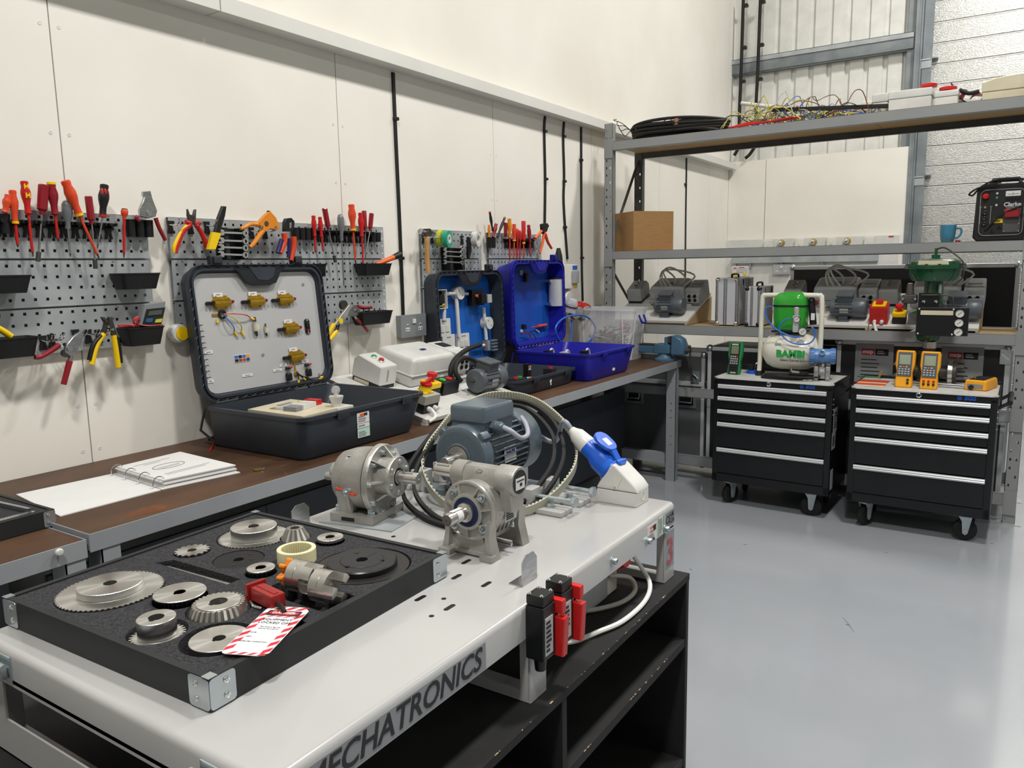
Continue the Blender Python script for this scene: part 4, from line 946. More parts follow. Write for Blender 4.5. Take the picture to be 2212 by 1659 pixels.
# ---------------------------------------------------------------- motor control trainers (bench and rack)
SLA = math.atan(.24)
def small_motor(t, X, m=None, s=1.0):
    """flange motor with its axis along local x, base at z = 0"""
    m = m or m_motor
    r, zc, L = .050*s, .064*s, .19*s
    mb = MB(X); mb.lathe([(r*.25, -.002), (r*.3, .0), (r*.9, .004), (r*1.04, .012), (r*1.04, .022), (r, .024), (r, L*.66)], (0, 0, zc), (1, 0, 0), 32); body = mb.build('motor_body', m, t)
    mb = MB(X); mb.lathe([(r*1.05, L*.66), (r*1.08, L*.68), (r*1.08, L*.94), (r*.95, L), (0, L*1.01)], (0, 0, zc), (1, 0, 0), 32); mb.build('fan_cowl', m, body)
    mb = MB(X); mb.lathe([(.009, -.004), (.006, -.005), (.006, -.028), (0, -.029)], (0, 0, zc), (1, 0, 0), 14); mb.build('shaft', m_iron, body)
    for i in range(13):
        a = -1.2+i*.36
        if 1.2 < a < 1.95: continue
        f = MB(X); f.box((L*.40, r*1.02*math.cos(a), zc+r*1.02*math.sin(a)), (L*.48, .010*s, .003), rot=M.Rotation(a, 3, 'X')); f.build('cooling_fin', m, body)
    mb = MB(X); mb.bx(L*.22, L*.62, -.034*s, .034*s, zc+r*.7, zc+r+.026*s, .003); tb_ = mb.build('terminal_box', m, t)
    mb = MB(X); mb.bx(L*.19, L*.65, -.039*s, .039*s, zc+r+.0262*s, zc+r+.036*s, .003); mb.build('terminal_lid', m, tb_)
    mb = MB(X); mb.bx(L*.2, L*.55, -.055*s, .055*s, 0, .008, .002); mb.prism([(-.045*s, .0), (.045*s, 0), (.03*s, .03*s), (-.03*s, .03*s)], L*.25, (L*.25, 0, .006), FR((0, 1, 0), (0, 0, 1))); mb.build('motor_foot', m, t)
    mb = MB(X); mb.box((L*.42, -r*1.07, zc+.002), (.045*s, .002, .026*s), .0005); mb.build('rating_plate', m_label, t)
def trainer(label, loc, rz, w=.80, m=None, lid=None, redbox=False, skip=(), order=None, motor_x=.47, mm=None, dark=False, sl=SLA):
    t = T('motor_trainer', label, 'training board', loc, rz); m = m or m_white
    D = .60 if not dark else .52; X = M.Translation((0, 0, .026)) @ M.Rotation(sl, 4, 'X'); tg_ = math.sin(sl)*D
    mb = MB(X); mb.bx(0, w, 0, D, -.018, 0, .001); mb.build('base_board', m_white, t)
    for x in (0, w-.015):
        mb = MB(); mb.prism([(.0, 0), (D*.97, 0), (D*.97, tg_*.97+.004), (0, .006)], .015, (x, 0, 0), FR((0, 1, 0), (0, 0, 1))); mb.build('side_cheek', m_chip if dark else m_white, t)
    def dol(x0, y0):
        mb = MB(X); mb.bx(x0, x0+.105, y0, y0+.165, .0005, .02, .002); b_ = mb.build('starter_base', m_black, t)
        mb = MB(X); mb.prism([(y0-.004, .02), (y0+.17, .02), (y0+.17, .10), (y0+.14, .128), (y0, .108), (y0-.004, .10)], .111, (x0-.003, 0, 0), FR((0, 1, 0), (0, 0, 1)), bev=.005); c_ = mb.build('starter_cover', m, t)
        d = V((0, .14*-.0+-.143, 1)).normalized()
        for k, (yy, cm) in enumerate(((y0+.052, m_red), (y0+.098, m_green))):
            q_ = (x0+.052, yy, .108+(yy-y0)*.143)
            mb = MB(X); mb.lathe([(.015, 0), (.015, .004), (.0125, .006)], q_, d, 18); mb.build('button_ring', m_zinc, c_)
            mb = MB(X); mb.lathe([(.012, .004), (.012, .007 if k else .013), (.010, .009 if k else .015), (0, .009 if k else .015)], q_, d, 18); mb.build('button', cm if not dark else m_greyd, c_)
        mb = MB(X); mb.bx(x0+.040, x0+.052, y0-.0048, y0-.003, .035, .09); mb.build('moulded_mark', m_grey, c_)
        mb = MB(X); mb.bx(x0-.0035, x0-.0005, y0+.06, y0+.15, .003, .018); mb.build('rating_label', m_cream, b_)
    def big(x0, y0, wd=.335, dp=.25):
        mb = MB(X); mb.bx(x0, x0+wd, y0, y0+dp, .0005, .052, .010); b_ = mb.build('enclosure_base', m, t)
        mb = MB(X); mb.bx(x0-.004, x0+wd+.004, y0-.004, y0+dp+.004, .0522, .060, .003)
        mb.loft([[(x0+wd/2+x, y0+dp/2+y, z) for x, y in rrect(wd-i, dp-i, .02, 5)] for z, i in ((.060, 0), (.115, .012), (.128, .02), (.136, .04), (.138, .06))]); c_ = mb.build('enclosure_lid', m, t)
        mb = MB(X); mb.bx(x0+wd*.56-.03, x0+wd*.56+.03, y0+dp*.42-.018, y0+dp*.42+.018, .138, .1395, .0005); mb.build('push_plate', m, c_)
        mb = MB(X); mb.bx(x0+wd*.56-.022, x0+wd*.56+.012, y0+dp*.42-.010, y0+dp*.42+.008, .1395, .144, .002); mb.build('blue_button', mat('btn_blue', '23236E', .4) if not big.b else big.b, c_)
        big.b = None
        for s in (.18, .86):
            mb = MB(X); mb.cyl((x0+wd*s, y0+.002, .062), (x0+wd*s, y0+.008, .11), .005, n=8); mb.build('lid_screw_well', m, c_)
        for s in (.38, .68):
            mb = MB(X); mb.cyl((x0+wd*s, y0+.002, .022), (x0+wd*s, y0-.045, .022), .013, n=14); mb.cyl((x0+wd*s, y0-.045, .022), (x0+wd*s, y0-.06, .022), .010, n=14); mb.build('conduit_stub', m, b_)
    big.b = None
    def vfd(x0, y0):
        mb = MB(X); mb.bx(x0, x0+.11, y0, y0+.20, .0005, .125, .008); b_ = mb.build('drive_body', m, t)
        mb = MB(X); mb.prism([(y0-.02, .03), (y0+.08, .03), (y0+.08, .125), (y0+.06, .13), (y0-.015, .085)], .10, (x0+.005, 0, 0), FR((0, 1, 0), (0, 0, 1)), bev=.006); mb.build('drive_cover', m, t)
        mb = MB(X); mb.bx(x0+.02, x0+.09, y0+.10, y0+.165, .1252, .1275, .001); mb.build('display', m_greyd if dark else m_black, b_)
        for k in range(4):
            mb = MB(X); mb.cyl((x0+.035+.04*(k % 2), y0-.021, .05+.03*(k//2)), (x0+.035+.04*(k % 2), y0-.008, .05+.03*(k//2)), .012, n=12); mb.build('cable_entry', m_black, b_)
    def iso(x0, y0):
        if redbox:
            mb = MB(X); mb.bx(x0, x0+.10, y0, y0+.10, .0005, .11, .006); b_ = mb.build('isolator_box', m_red, t)
            mb = MB(X); mb.bx(x0+.012, x0+.088, y0+.012, y0+.09, .1102, .118, .004); mb.build('isolator_plate', m_yellow, b_)
            mb = MB(X); mb.bx(x0+.03, x0+.07, y0+.03, y0+.085, .118, .135, .008); mb.build('isolator_knob', m_red, b_)
        else:
            mb = MB(X); mb.bx(x0, x0+.10, y0, y0+.085, .0005, .04, .003); b_ = mb.build('isolator_box', m_black, t)
            mb = MB(X); mb.bx(x0-.002, x0+.102, y0-.002, y0+.087, .0402, .08, .003); mb.build('isolator_cover', m_offwhite if 0 else mat('switch_grey', 'A8A59A', .45), b_)
            mb = MB(X); mb.bx(x0+.02, x0+.08, y0+.02, y0+.075, .0802, .086, .002); mb.lathe([(.027, .086), (.022, .112), (.02, .112)], (x0+.05, y0+.045, 0), (0, 0, 1), 20); mb.build('isolator_plate', m_yellow, b_)
            mb = MB(X); mb.lathe([(.026, .1122), (.026, .121), (.0, .122)], (x0+.05, y0+.045, 0), (0, 0, 1), 20); mb.prism([(-.035, .122), (.02, .122), (.028, .145), (.012, .14), (-.004, .128), (-.035, .130)], .012, (x0+.05, y0+.051, 0), FR((1, 0, 0), (0, 0, 1))); mb.build('isolator_knob', m_red, b_)
        for s in (.03, .07):
            mb = MB(X); mb.lathe([(.011, 0), (.011, .012), (.008, .022), (.006, .022)], (x0+s, y0-.001, .022), (0, -1, 0), 12); mb.build('cable_gland', m_white, b_)
        mb = MB(X); mb.tube([(x0+.03, y0-.02, .022), (x0+.02, y0-.05, .012), (x0+.0, y0-.062, .004), (x0-.03, y0-.06, -.006)] if not redbox else [(x0+.03, y0-.02, .022), (x0+.06, y0-.06, -.03), (x0+.16, y0-.075, -.05), (x0+.28, y0-.03, .0)], .008, n=8); mb.build('flex', m_wirew, b_)
    def est(x0, y0):
        mb = MB(X); mb.bx(x0, x0+.072, y0, y0+.07, .0005, .045, .003); b_ = mb.build('stop_box', m_black, t)
        mb = MB(X); mb.bx(x0-.001, x0+.073, y0-.001, y0+.071, .0452, .072, .004); mb.build('stop_cover', m_yellow, b_)
        mb = MB(X); mb.lathe([(.014, .072), (.014, .09), (.023, .094), (.025, .102), (.022, .112), (.012, .115), (0, .115)], (x0+.036, y0+.035, 0), (0, 0, 1), 22); mb.build('mushroom_button', m_red, b_)
    def stn(x0, y0):
        mb = MB(X); mb.bx(x0, x0+.12, y0, y0+.08, .0005, .062, .003); b_ = mb.build('push_station', m_black if not dark else m_greyd, t)
        for k, cm in enumerate((m_green, m_red)):
            mb = MB(X); mb.lathe([(.017, .0622), (.017, .066), (.013, .069), (.0, .069)], (x0+.035+.05*k, y0+.04, 0), (0, 0, 1), 18); mb.build('button', cm, b_)
    for f, a, b in (order or ((dol, .10, .37), (big, .265, .32), (vfd, .63, .35), (iso, .035, .05), (est, .225, .17), (stn, .32, .17))):
        {'dol': dol, 'big': big, 'vfd': vfd, 'iso': iso, 'est': est, 'stn': stn, 'bigs': lambda p, q: big(p, q, .275, .22)}.get(f, f)(a, b)
    small_motor(t, X @ M.Translation((motor_x, .11, 0)), mm, 1.12)
    mb = MB(X); mb.bx(.26, w*.9, .255, .275, .0005, .02, .002); mb.build('trunking', m_white, t)
    return t, X
tt1, X1 = trainer('white sloping motor control board with starter boxes and grey motor on the bench', (-2.055, 2.478, BZ+.0005), R(90), .735)
mb = MB(X1)
ti = tt1.matrix_basis if 0 else (M.Translation((-2.055, 2.478, BZ+.0005)) @ M.Rotation(R(90), 4, 'Z')).inverted()
mb.b.free(); mb = MB(ti)
for pts, xx in ((((1038, 744), (1012, 754), (990, 769), (976, 789), (974, 812), (986, 830)), -2.33), (((1034, 786), (1012, 774), (994, 776), (984, 790), (985, 808), (996, 824)), -2.27)):
    mb.tube([at(x, y, 0, xx+.012*i) for i, (x, y) in enumerate(pts)], .0125, n=10)
mb.build('corrugated_hose', m_rubber, tt1, kind='stuff')
mb = MB(X1); mb.bx(.632, .672, .345, .349, .05, .07); mb.build('warning_sticker', m_yellow, tt1)

# ---------------------------------------------------------------- ring binder, small tray on the left bench
bd = T('ring_binder', 'open white ring binder with printed pages on the brown bench', 'binder', at(340, 1059, 2, BZ))
pts = [at(*q, 2, BZ)-bd.location for q in ((60, 1098), (20, 1070), (240, 1030), (345, 1060), (352, 1056), (518, 1022), (386, 990), (250, 1022))]
def slab(mb, P, z0, h): mb.loft([[(p.x, p.y, z0) for p in P], [(p.x, p.y, z0+h) for p in P]])
q4 = [at(*q, 2, BZ)-bd.location for q in ((130, 1117), (35, 1070), (240, 1026), (348, 1060))]
mb = MB(); slab(mb, q4, .0005, .003); mb.build('front_cover', m_paper, bd)
q5 = [at(*q, 2, BZ)-bd.location for q in ((350, 1059), (243, 1026), (390, 990), (519, 1022))]
mb = MB(); slab(mb, q5, .0005, .003); mb.build('back_cover', m_paper, bd)
ctr = sum(q5, V())/4
for k in range(6):
    mb = MB(); rr = random.Random(k); sh = V((rr.uniform(-.004, .004), rr.uniform(-.004, .004), 0))
    slab(mb, [ctr+(p-ctr)*.93+sh for p in q5], .004+k*.004, .0036); pg = mb.build('page_stack', m_paper, bd)
topz = .028
a_, b_, c_, d_ = [ctr+(p-ctr)*.93 for p in q5]       # a near-left, b far-left, c far-right, d near-right
F = FR(c_-b_, b_-a_); orig = a_+V((0, 0, topz+.0002)); Wp = (d_-a_).length; Hp = (b_-a_).length
mb = MB(); mb.ring([(.0, 0), (.0, 0.0001), (.0, 0)], (0, 0, -.5)) if 0 else None
el = [(orig+F @ V((Wp*.52+.055*math.cos(t_), Hp*.5+.032*math.sin(t_), 0))) for t_ in [2*PI*i/28 for i in range(28)]]
mb.tube(el, .0012, n=4, closed=True, smooth=False)
for i, (y, x0, x1) in enumerate(((.82, .25, .8), (.76, .35, .6), (.50, .35, .68), (.46, .38, .66), (.2, .2, .9), (.15, .2, .8))):
    mb.box(orig+F @ V((Wp*(x0+x1)/2, Hp*y, 0)), (Wp*(x1-x0), .002, .0004), rot=F)
mb.build('page_print', m_inkg, bd, kind='stuff')
for k in range(4):
    p = a_.lerp(b_, .04+.30*k); dv = (d_-a_).normalized(); up = V((0, 0, 1)); mb = MB()
    mb.tube([p-dv*.004+dv*.020*math.cos(t_)*1.0+up*(.012+.026*math.sin(t_)) for t_ in [PI*1.15-i*PI*1.25/10 for i in range(11)]], .0018, n=6); mb.build('ring', m_chrome, bd)
p = at(556, 1017, 2, BZ); t = T('padlock', 'tiny brass padlock lying on the bench right of the binder', 'padlock', p, R(70)); mb = MB(); mb.bx(-.011, .011, -.010, .010, .0005, .008, .002); mb.build('lock_body', m_brass, t); mb = MB(); mb.tube([(.010, -.007, .004), (.020, -.007, .004), (.026, 0, .004), (.020, .007, .004), (.010, .007, .004)], .0018, n=6); mb.build('shackle', m_chrome, t)
st_ = T('tool_tray', 'black foam lined tray with steel rule at the left edge of the photo', 'tray', (-2.122, 1.003, .8375), R(1))
mb = MB(); mb.bx(-.40, 0, -.45, 0, 0, .040, .001); mb.build('tray_body', m_case, st_)
for a in ((-.4, 0, -.010, 0), (-.4, 0, -.45, -.44), (-.010, 0, -.44, -.010), (-.4, -.39, -.44, -.01)): mb = MB(); mb.bx(*a, .0402, .0455, .0005); mb.build('rim_board', m_case, st_)
mb = MB(); mb.bx(-.388, -.012, -.438, -.012, .0402, .043); mb.build('foam_insert', m_foam, st_)
mb = MB(); pl = rrect(.030, .042, .005, 4, -.015, .0225); mb.prism(pl, .0014, (0, .0004, 0), FR((0, 0, 0) if 0 else (1, 0, 0), (0, 0, 1)), z0=0); mb.prism(pl, .0014, (.0004, 0, 0), FR((0, 1, 0), (0, 0, 1))); cb_ = mb.build('corner_bracket', m_zinc, st_)
for z in (.012, .033): mb = MB(); mb.lathe([(.0045, 0), (.0042, .0012), (.0015, .002), (0, .001)], (.002, -.018, z), (1, 0, 0), 10); mb.build('rivet', m_chrome, cb_)
for nm, cat_, lab, q, ln, wd, rot, m in (('steel_rule', 'ruler', 'steel rule with a hanging hole lying in the left tray', (-.03, -.185, .0434), .30, .020, 92, m_steel), ('straight_edge', 'ruler', 'narrow bright straight edge at the back of the left tray', (-.13, -.055, .0434), .20, .010, 5, m_steel)):
    t = T(nm, lab, cat_, st_.matrix_world @ V(q) if 0 else (st_.location+M.Rotation(R(1), 3, 'Z') @ V(q)), R(rot)); mb = MB()
    if nm == 'steel_rule':
        mb.prism(rrect(ln, wd, .0095, 5), .001); mb.build('blade', m, t); mb = MB(); mb.cyl((ln/2-.011, 0, .001), (ln/2-.011, 0, .0013), .0035, n=12); mb.build('hanging_hole', m_black, t)
        mb = MB()
        for i in range(30): mb.bx(-.12+i*.008, -.1196+i*.008+.0004, -wd/2+.001, -wd/2+(.006 if i % 5 == 0 else .004), .001, .0012)
        mb.build('graduation', m_ink, t, kind='stuff')
    else: mb.bx(-ln/2, ln/2, -wd/2, wd/2, 0, .012, .0005); mb.build('bar', m, t)
t = T('dial_gauge', 'round dial gauge with chrome rim lying in the left tray', 'gauge', st_.location+M.Rotation(R(1), 3, 'Z') @ V((-.085, -.15, .0434))); mb = MB(); mb.lathe([(.026, 0), (.027, .008), (.025, .009), (.025, .007), (0, .007)], (0, 0, 0), (0, 0, 1), 28); mb.build('case', m_steel, t); mb = MB(); mb.cyl((0, 0, .0072), (0, 0, .0076), .0235, n=28); mb.build('dial', m_white, t)
# ---------------------------------------------------------------- demonstration cases
def zig(mb, A, B, n, w, up, r=.0018):
    pts = [A.lerp(B, i/n)+up*(w if i % 2 else -w) for i in range(n+1)]
    for a, b in zip(pts[:-1], pts[1:]): mb.cyl(a, b, r, n=4)
def case(label, y0, y1, xf, hx, zr, depth, lh, lean, m, mdark, pan, pdepth, yin=.06, panel_name='lining_panel'):
    """open two-part case standing on the bench: base tray, hinged lid leaning back"""
    t = T('demonstration_case', label, 'case', (hx, y0, BZ)); W = y1-y0; D = xf-hx; h = zr-BZ
    def rr_(x0, x1, ya, yb, z, r): return [(x+(x0+x1)/2, y+(ya+yb)/2, z) for x, y in rrect(x1-x0, yb-ya, r, 6)]
    mb = MB()
    mb.loft([rr_(.03, D-.012, .012, W-yin-.012, 0.001, .03), rr_(.018, D-.004, .004, W-yin, .012, .04), rr_(.006, D-.002, .0, W-.012, h-.014, .045), rr_(0, D+.006, -.005, W, h-.013, .047), rr_(0, D+.006, -.005, W, h, .047), rr_(.014, D-.008, .009, W-.014, h, .04), rr_(.03, D-.02, .02, W-yin-.02, .012, .03)])
    base = mb.build('base_tray', m, t, ang=50)
    for s in (.28, .80):
        mb = MB(); mb.bx(D+.0062, D+.012, W*s-.03, W*s+.03, h-.030, h-.004, .002); mb.bx(D+.0122, D+.0135, W*s-.012, W*s+.022, h-.024, h-.010, .001); mb.build('latch_recess', mdark, base)
    for s in (.15, .85):
        mb = MB(); mb.cyl((.004, W*s-.05, h+.003), (.004, W*s+.05, h+.003), .007, n=10); mb.build('hinge', mdark, base)
    L = M.Translation((0, 0, h+.006)) @ M.Rotation(-lean, 4, 'Y')      # lid frame: x out to the room, y along, z up the lid
    def lr(x, i, r, top=0): return [(x, yy+W/2, zz+lh/2) for yy, zz in rrect(W-2*i, lh-2*i, r, 7)]
    mb = MB(L); mb.loft([lr(-pdepth, .030, .05), lr(-.001, .0235, .055), lr(0, .012, .06), lr(0, 0, .07), lr(-.012, 0, .07), lr(-.02, .006, .066), lr(-depth, .012+.02*(depth > .1), .06)]); mb.build('lid_shell', m, t, ang=50)
    mb = MB(L); mb.loft([lr(.0004, .022, .055), lr(.0004, .014, .06), lr(.009, .014, .06), lr(.009, .022, .055)], caps=False, cyclic=True)
    mb.loft([lr(.0004, .002, .07), lr(.0004, -.001, .07), lr(.009, -.001, .07), lr(.009, .002, .07)], caps=False, cyclic=True)
    mb.build('lid_rim', m, t, ang=50)
    mb = MB(L)
    for a, b, n_ in (((.005, .05, .006), (.005, W-.05, .006), 26), ((.005, .006, .06), (.005, .006, lh-.07), 22), ((.005, W-.006, .06), (.005, W-.006, lh-.07), 22), ((.005, .06, lh-.006), (.005, W-.06, lh-.006), 24)):
        A, B = V(a), V(b); zig(mb, A, B, n_, .005, V((0, 1, 0)) if abs(A.z-B.z) > .1 else V((0, 0, 1)))
    mb.build('rim_rib', m, t, kind='stuff')
    mb = MB(L); pl = rrect(W-.062, lh-.062, .05, 6, W/2, lh/2); mb.prism(pl, .0015, (-pdepth+.0004, 0, 0), FR((0, 1, 0), (0, 0, 1))); mb.build(panel_name, pan, t)
    # moulded grip at the top of the lid
    mb = MB(L); c = W/2
    g_ = [(c-.13, lh-.016), (c+.13, lh-.016), (c+.105, lh-.03), (c+.075, lh-.075), (c+.04, lh-.085), (c-.04, lh-.085), (c-.075, lh-.075), (c-.105, lh-.03)]
    mb.loft([[(.0028, y, z) for y, z in g_], [(.010, y, z) for y, z in g_], [(.014, c+(y-c)*.93, lh+(z-lh)*.93) for y, z in g_]]); gp = mb.build('grip_moulding', mdark, t)
    mb = MB(L); g2 = [(c-.055, lh-.012), (c+.075, lh-.012), (c+.06, lh-.05), (c+.03, lh-.066), (c-.02, lh-.062), (c-.045, lh-.03)]; mb.prism(g2, .002, (.0142, 0, 0), FR((0, 1, 0), (0, 0, 1))); mb.build('grip_hollow', m, gp)
    for s in (.2, .8):
        if lean < R(4) and s < .5: continue
        mb = MB(L); mb.bx(-.012, .012, W*s-.028, W*s+.028, lh-.002, lh+.035, .004); mb.bx(.012, .022, W*s-.018, W*s+.018, lh+.004, lh+.03, .003); mb.build('lid_latch', mdark, t)
    mb = MB(); mb.tube([(.03, .02, .009), (-.012, -.012, .06), (.0, .004, h-.01)], .005, n=6, smooth=False); mb.build('stay', mdark, t)
    Lw = t.matrix_basis @ M.Translation((0, 0, 0)); bpy.context.view_layer.update()
    L = L @ M.Translation((-pdepth, 0, 0))
    return t, M.Translation((hx, y0, BZ)) @ L, L, W, D, h
def lid_at(Lw, px, py, n=.003):
    """photo pixel -> lid coordinates (x out, y along, z up) on the panel"""
    Li = Lw.inverted(); o = Li @ EYE; p = Li @ at(px, py, 0, -2.6); d = p-o; return o+d*((n-o.x)/d.x)
c1, L1w, L1, W1, D1, h1 = case('slate grey open demonstration case with gold resistors on a grey panel', 1.785, 2.455, -2.03, -2.568, .998, .055, .525, R(5.5), m_slate, m_slated, m_panelgrey, .014, .08)
def P1(px, py): return lid_at(L1w, px, py)
k3 = 1977/560.
def C3(x, y): return P1(370+x/k3, 540+y/k3)
def on(L): return MB(L)
FL = FR((0, 1, 0), (0, 0, 1))
for (x, y) in ((375, 400), (638, 390), (860, 378), (905, 597), (945, 810)):       # wire-wound resistors
    p = C3(x, y); mb = on(L1); r_ = T('x', None, None); bpy.data.objects.remove(r_)
    mb.prism([(-.037, -.010), (-.030, -.018), (.030, -.018), (.037, -.010), (.037, .010), (.030, .018), (-.030, .018), (-.037, .010)], .014, p, FL)
    rb = None
    mb.prism([(-.03, -.026), (.028, -.026), (.03, .026), (-.028, .026)], .004, p, FL); mb.prism([(-.037, -.006), (.037, -.006), (.037, .006), (-.037, .006)], .020, p, FL)
    rb = mb.build('wirewound_resistor', m_gold, c1)
    mb = on(L1)
    for s in (.018, -.018): mb.box(p+V((.0175, 0, s*.55)), (.004, .07, .0022))
    for yy, zz in ((-.022, .022), (.02, .022), (-.02, -.022), (.022, -.022)): mb.cyl(p+V((.004, yy, zz)), p+V((.0065, yy, zz)), .004, n=8)
    mb.build('resistor_fin', m_gold, rb, kind='stuff')
    for dy, m_ in ((-.062, m_black), (-.046, m_black), (.046, m_redd)):
        mb = on(L1); q = p+V((0, dy, -.002 if dy < 0 else 0)); mb.lathe([(.0075, 0), (.0075, .012), (.0055, .018), (.003, .018), (0, .014)], q, (1, 0, 0), 12); mb.build('terminal_post', m_, rb)
    mb = on(L1); mb.box(p+V((.004, -.01, .030)), (.001, .042, .016)); lb = mb.build('label_strip', m_paper, rb)
    mb = on(L1); mb.box(p+V((.0047, -.01, .030)), (.0004, .018, .004)); mb.build('label_print', m_inkg, lb)
q = C3(385, 492); mb = on(L1); mb.ring([(.010, 0), (.018, 0), (.018, .008), (.010, .008)], q, (1, 0, 0), 14); cg = mb.build('cable_gland', m_black, c1)
mb = on(L1); mb.box(q+V((.001, -.03, .0)), (.003, .03, .012), .001); mb.build('earth_tag', m_brass, cg)
for m_, pts, end in ((m_red, ((385, 490), (460, 490), (545, 500), (600, 520)), m_yellow), (m_wirey, ((392, 490), (450, 520), (505, 575), (530, 620)), m_yellow), (m_wireb, ((390, 492), (410, 540), (450, 590), (475, 625)), m_yellow)):
    P = [C3(*z) for z in pts]; P[0].x += .006; mb = on(L1)
    mb.tube([p+V((.02*math.sin(PI*i/(len(P)-1))+.004, 0, 0)) for i, p in enumerate(P)], .0022, n=6); w_ = mb.build('wire', m_, cg)
    d = (P[-1]-P[-2]).normalized(); mb = on(L1); mb.cyl(P[-1]+V((.004, 0, 0)), P[-1]+d*.018+V((.004, 0, 0)), .0042, n=8); mb.build('crimp_lug', end, w_)
    mb = on(L1); mb.ring([(.002, 0), (.0048, 0), (.0048, .001), (.002, .001)], P[-1]+d*.026+V((.003, 0, 0)), (1, 0, 0), 12); mb.build('lug_ring', m_zinc, w_)
mb = on(L1); p = C3(345, 545); mb.cyl(p+V((.004, 0, -.006)), p+V((.004, .004, .008)), .005, n=8); mb.build('crimp_lug', m_yellow, cg)
for (x, y), s in (((637, 585), 1.0), ((718, 610), .68)):
    p = C3(x, y)+V((.010*s, 0, 0)); mb = on(L1); mb.cyl(p-V((0, 0, .019*s)), p+V((0, 0, .019*s)), .0125*s, n=16); f_ = mb.build('cartridge_fuse', m_label, c1)
    mb = on(L1); mb.cyl(p-V((0, 0, .013*s)), p+V((0, 0, .010*s)), .0128*s, n=16); mb.build('fuse_body', m_cream, f_)
    for s2 in (-1, 1): mb = on(L1); mb.box(p+V((-.004*s, 0, s2*.029*s)), (.002, .011*s, .02*s), .001); mb.build('fuse_tag', m_iron, f_)
p = C3(1035, 583); mb = on(L1); mb.prism(rrect(.027, .066, .012, 5), .004, p, FL); mb.box(p+V((.006, 0, .006)), (.006, .018, .022), .002); s_ = mb.build('inlet_plate', m_black, c1)
mb = on(L1); mb.box(p+V((.006, 0, -.017)), (.006, .014, .010), .001); mb.build('rocker_switch', m_redd, s_)
for k in range(2):
    mb = on(L1); mb.cyl(p+V((.004, 0, (-1)**k*.027)), p+V((.0055, 0, (-1)**k*.027)), .004, n=10); mb.build('screw', m_chrome, s_)
p = C3(540, 825); cols = ['2D5FC0', '1E3F86', '1A1A1C', '17181A', '3A6AC8', '7A4A30', 'D8A018', 'C03A1E']
cl8 = [mat('tile_%d' % i if 0 else 'colour_tile', c) for i, c in enumerate(cols)]
mb = on(L1); mb.box(p+V((.0004, 0, 0)), (.001, .072, .030)); cc = mb.build('colour_label', m_paper, c1, label='small label of coloured blocks')
for i in range(4):
    for j in range(2):
        mb = on(L1); mb.box(p+V((.0012, -.027+i*.018, .007-j*.014)), (.0008, .016, .012)); mb.build('colour_block', cl8[(i*2+j*3) % 8], cc)
for (x, y), (w_, h_) in (((285, 780), (.036, .013)), ((580, 955), (.05, .010)), ((810, 917), (.045, .010)), ((853, 878), (.038, .012)), ((1018, 848), (.038, .014)), ((298, 1001), (.028, .013))):
    p = C3(x, y); mb = on(L1); mb.box(p, (.002, w_, h_)); l_ = mb.build('label_strip', m_paper, c1); mb = on(L1); mb.box(p+V((.0012, 0, 0)), (.0004, w_*.5, h_*.3)); mb.build('label_print', m_inkg, l_)
for (x, y) in ((885, 900), (1030, 875)):
    p = C3(x, y)+V((.008, 0, 0)); mb = on(L1); mb.cyl(p-V((0, .014, 0)), p+V((0, .004, 0)), .006, n=10); q_ = mb.build('crocodile_clip', m_black, c1); mb = on(L1); mb.cyl(p+V((0, .004, 0)), p+V((0, .020, .002)), .006, .004, n=10); mb.build('clip_sleeve', m_red, q_)
for (x, y) in ((885, 968), (1035, 935)):
    p = C3(x, y); mb = on(L1); mb.prism(rrect(.022, .034, .008, 5), .022, p, FL, bev=.003); mb.build('rocker_body', m_black, c1)
q = C3(950, 942); mb = on(L1); mb.ring([(.006, 0), (.012, 0), (.012, .006), (.006, .006)], q, (1, 0, 0), 14); mb.box(q+V((.001, -.002, .026)), (.002, .009, .036), .001); g2_ = mb.build('cable_gland', m_brass, c1)
for pts in (((950, 942), (990, 965), (1060, 985), (1110, 985)), ((950, 945), (1000, 975), (1070, 990), (1120, 975)), ((950, 945), (955, 965), (957, 985), (957, 990)), ((952, 945), (975, 965), (985, 972), (990, 976))):
    P = [C3(*z)+V((.012, 0, 0)) for z in pts]; mb = on(L1); mb.tube(P, .0025, n=6); w_ = mb.build('wire', m_black, g2_); d = (P[-1]-P[-2]).normalized(); mb = on(L1); mb.cyl(P[-1], P[-1]+d*.016, .0045, n=8); mb.build('crimp_lug', m_yellow, w_)
for y in (575, 620, 662, 710, 747, 795, 837, 882, 925, 972): # row of terminal pins down the hinge-side edge
    p = C3(215+(y-575)*.155, y); mb = on(L1); mb.cyl(p, p+V((.022, 0, 0)), .003, .0015, n=8); mb.build('terminal_pin', m_chrome, c1)
for (x, y) in ((1003, 260), (1128, 945), (697, 797)): p = C3(x, y); mb = on(L1); mb.lathe([(.007, 0), (.006, .003), (0, .004)], p, (1, 0, 0), 12); mb.build('panel_screw', m_chrome, c1)
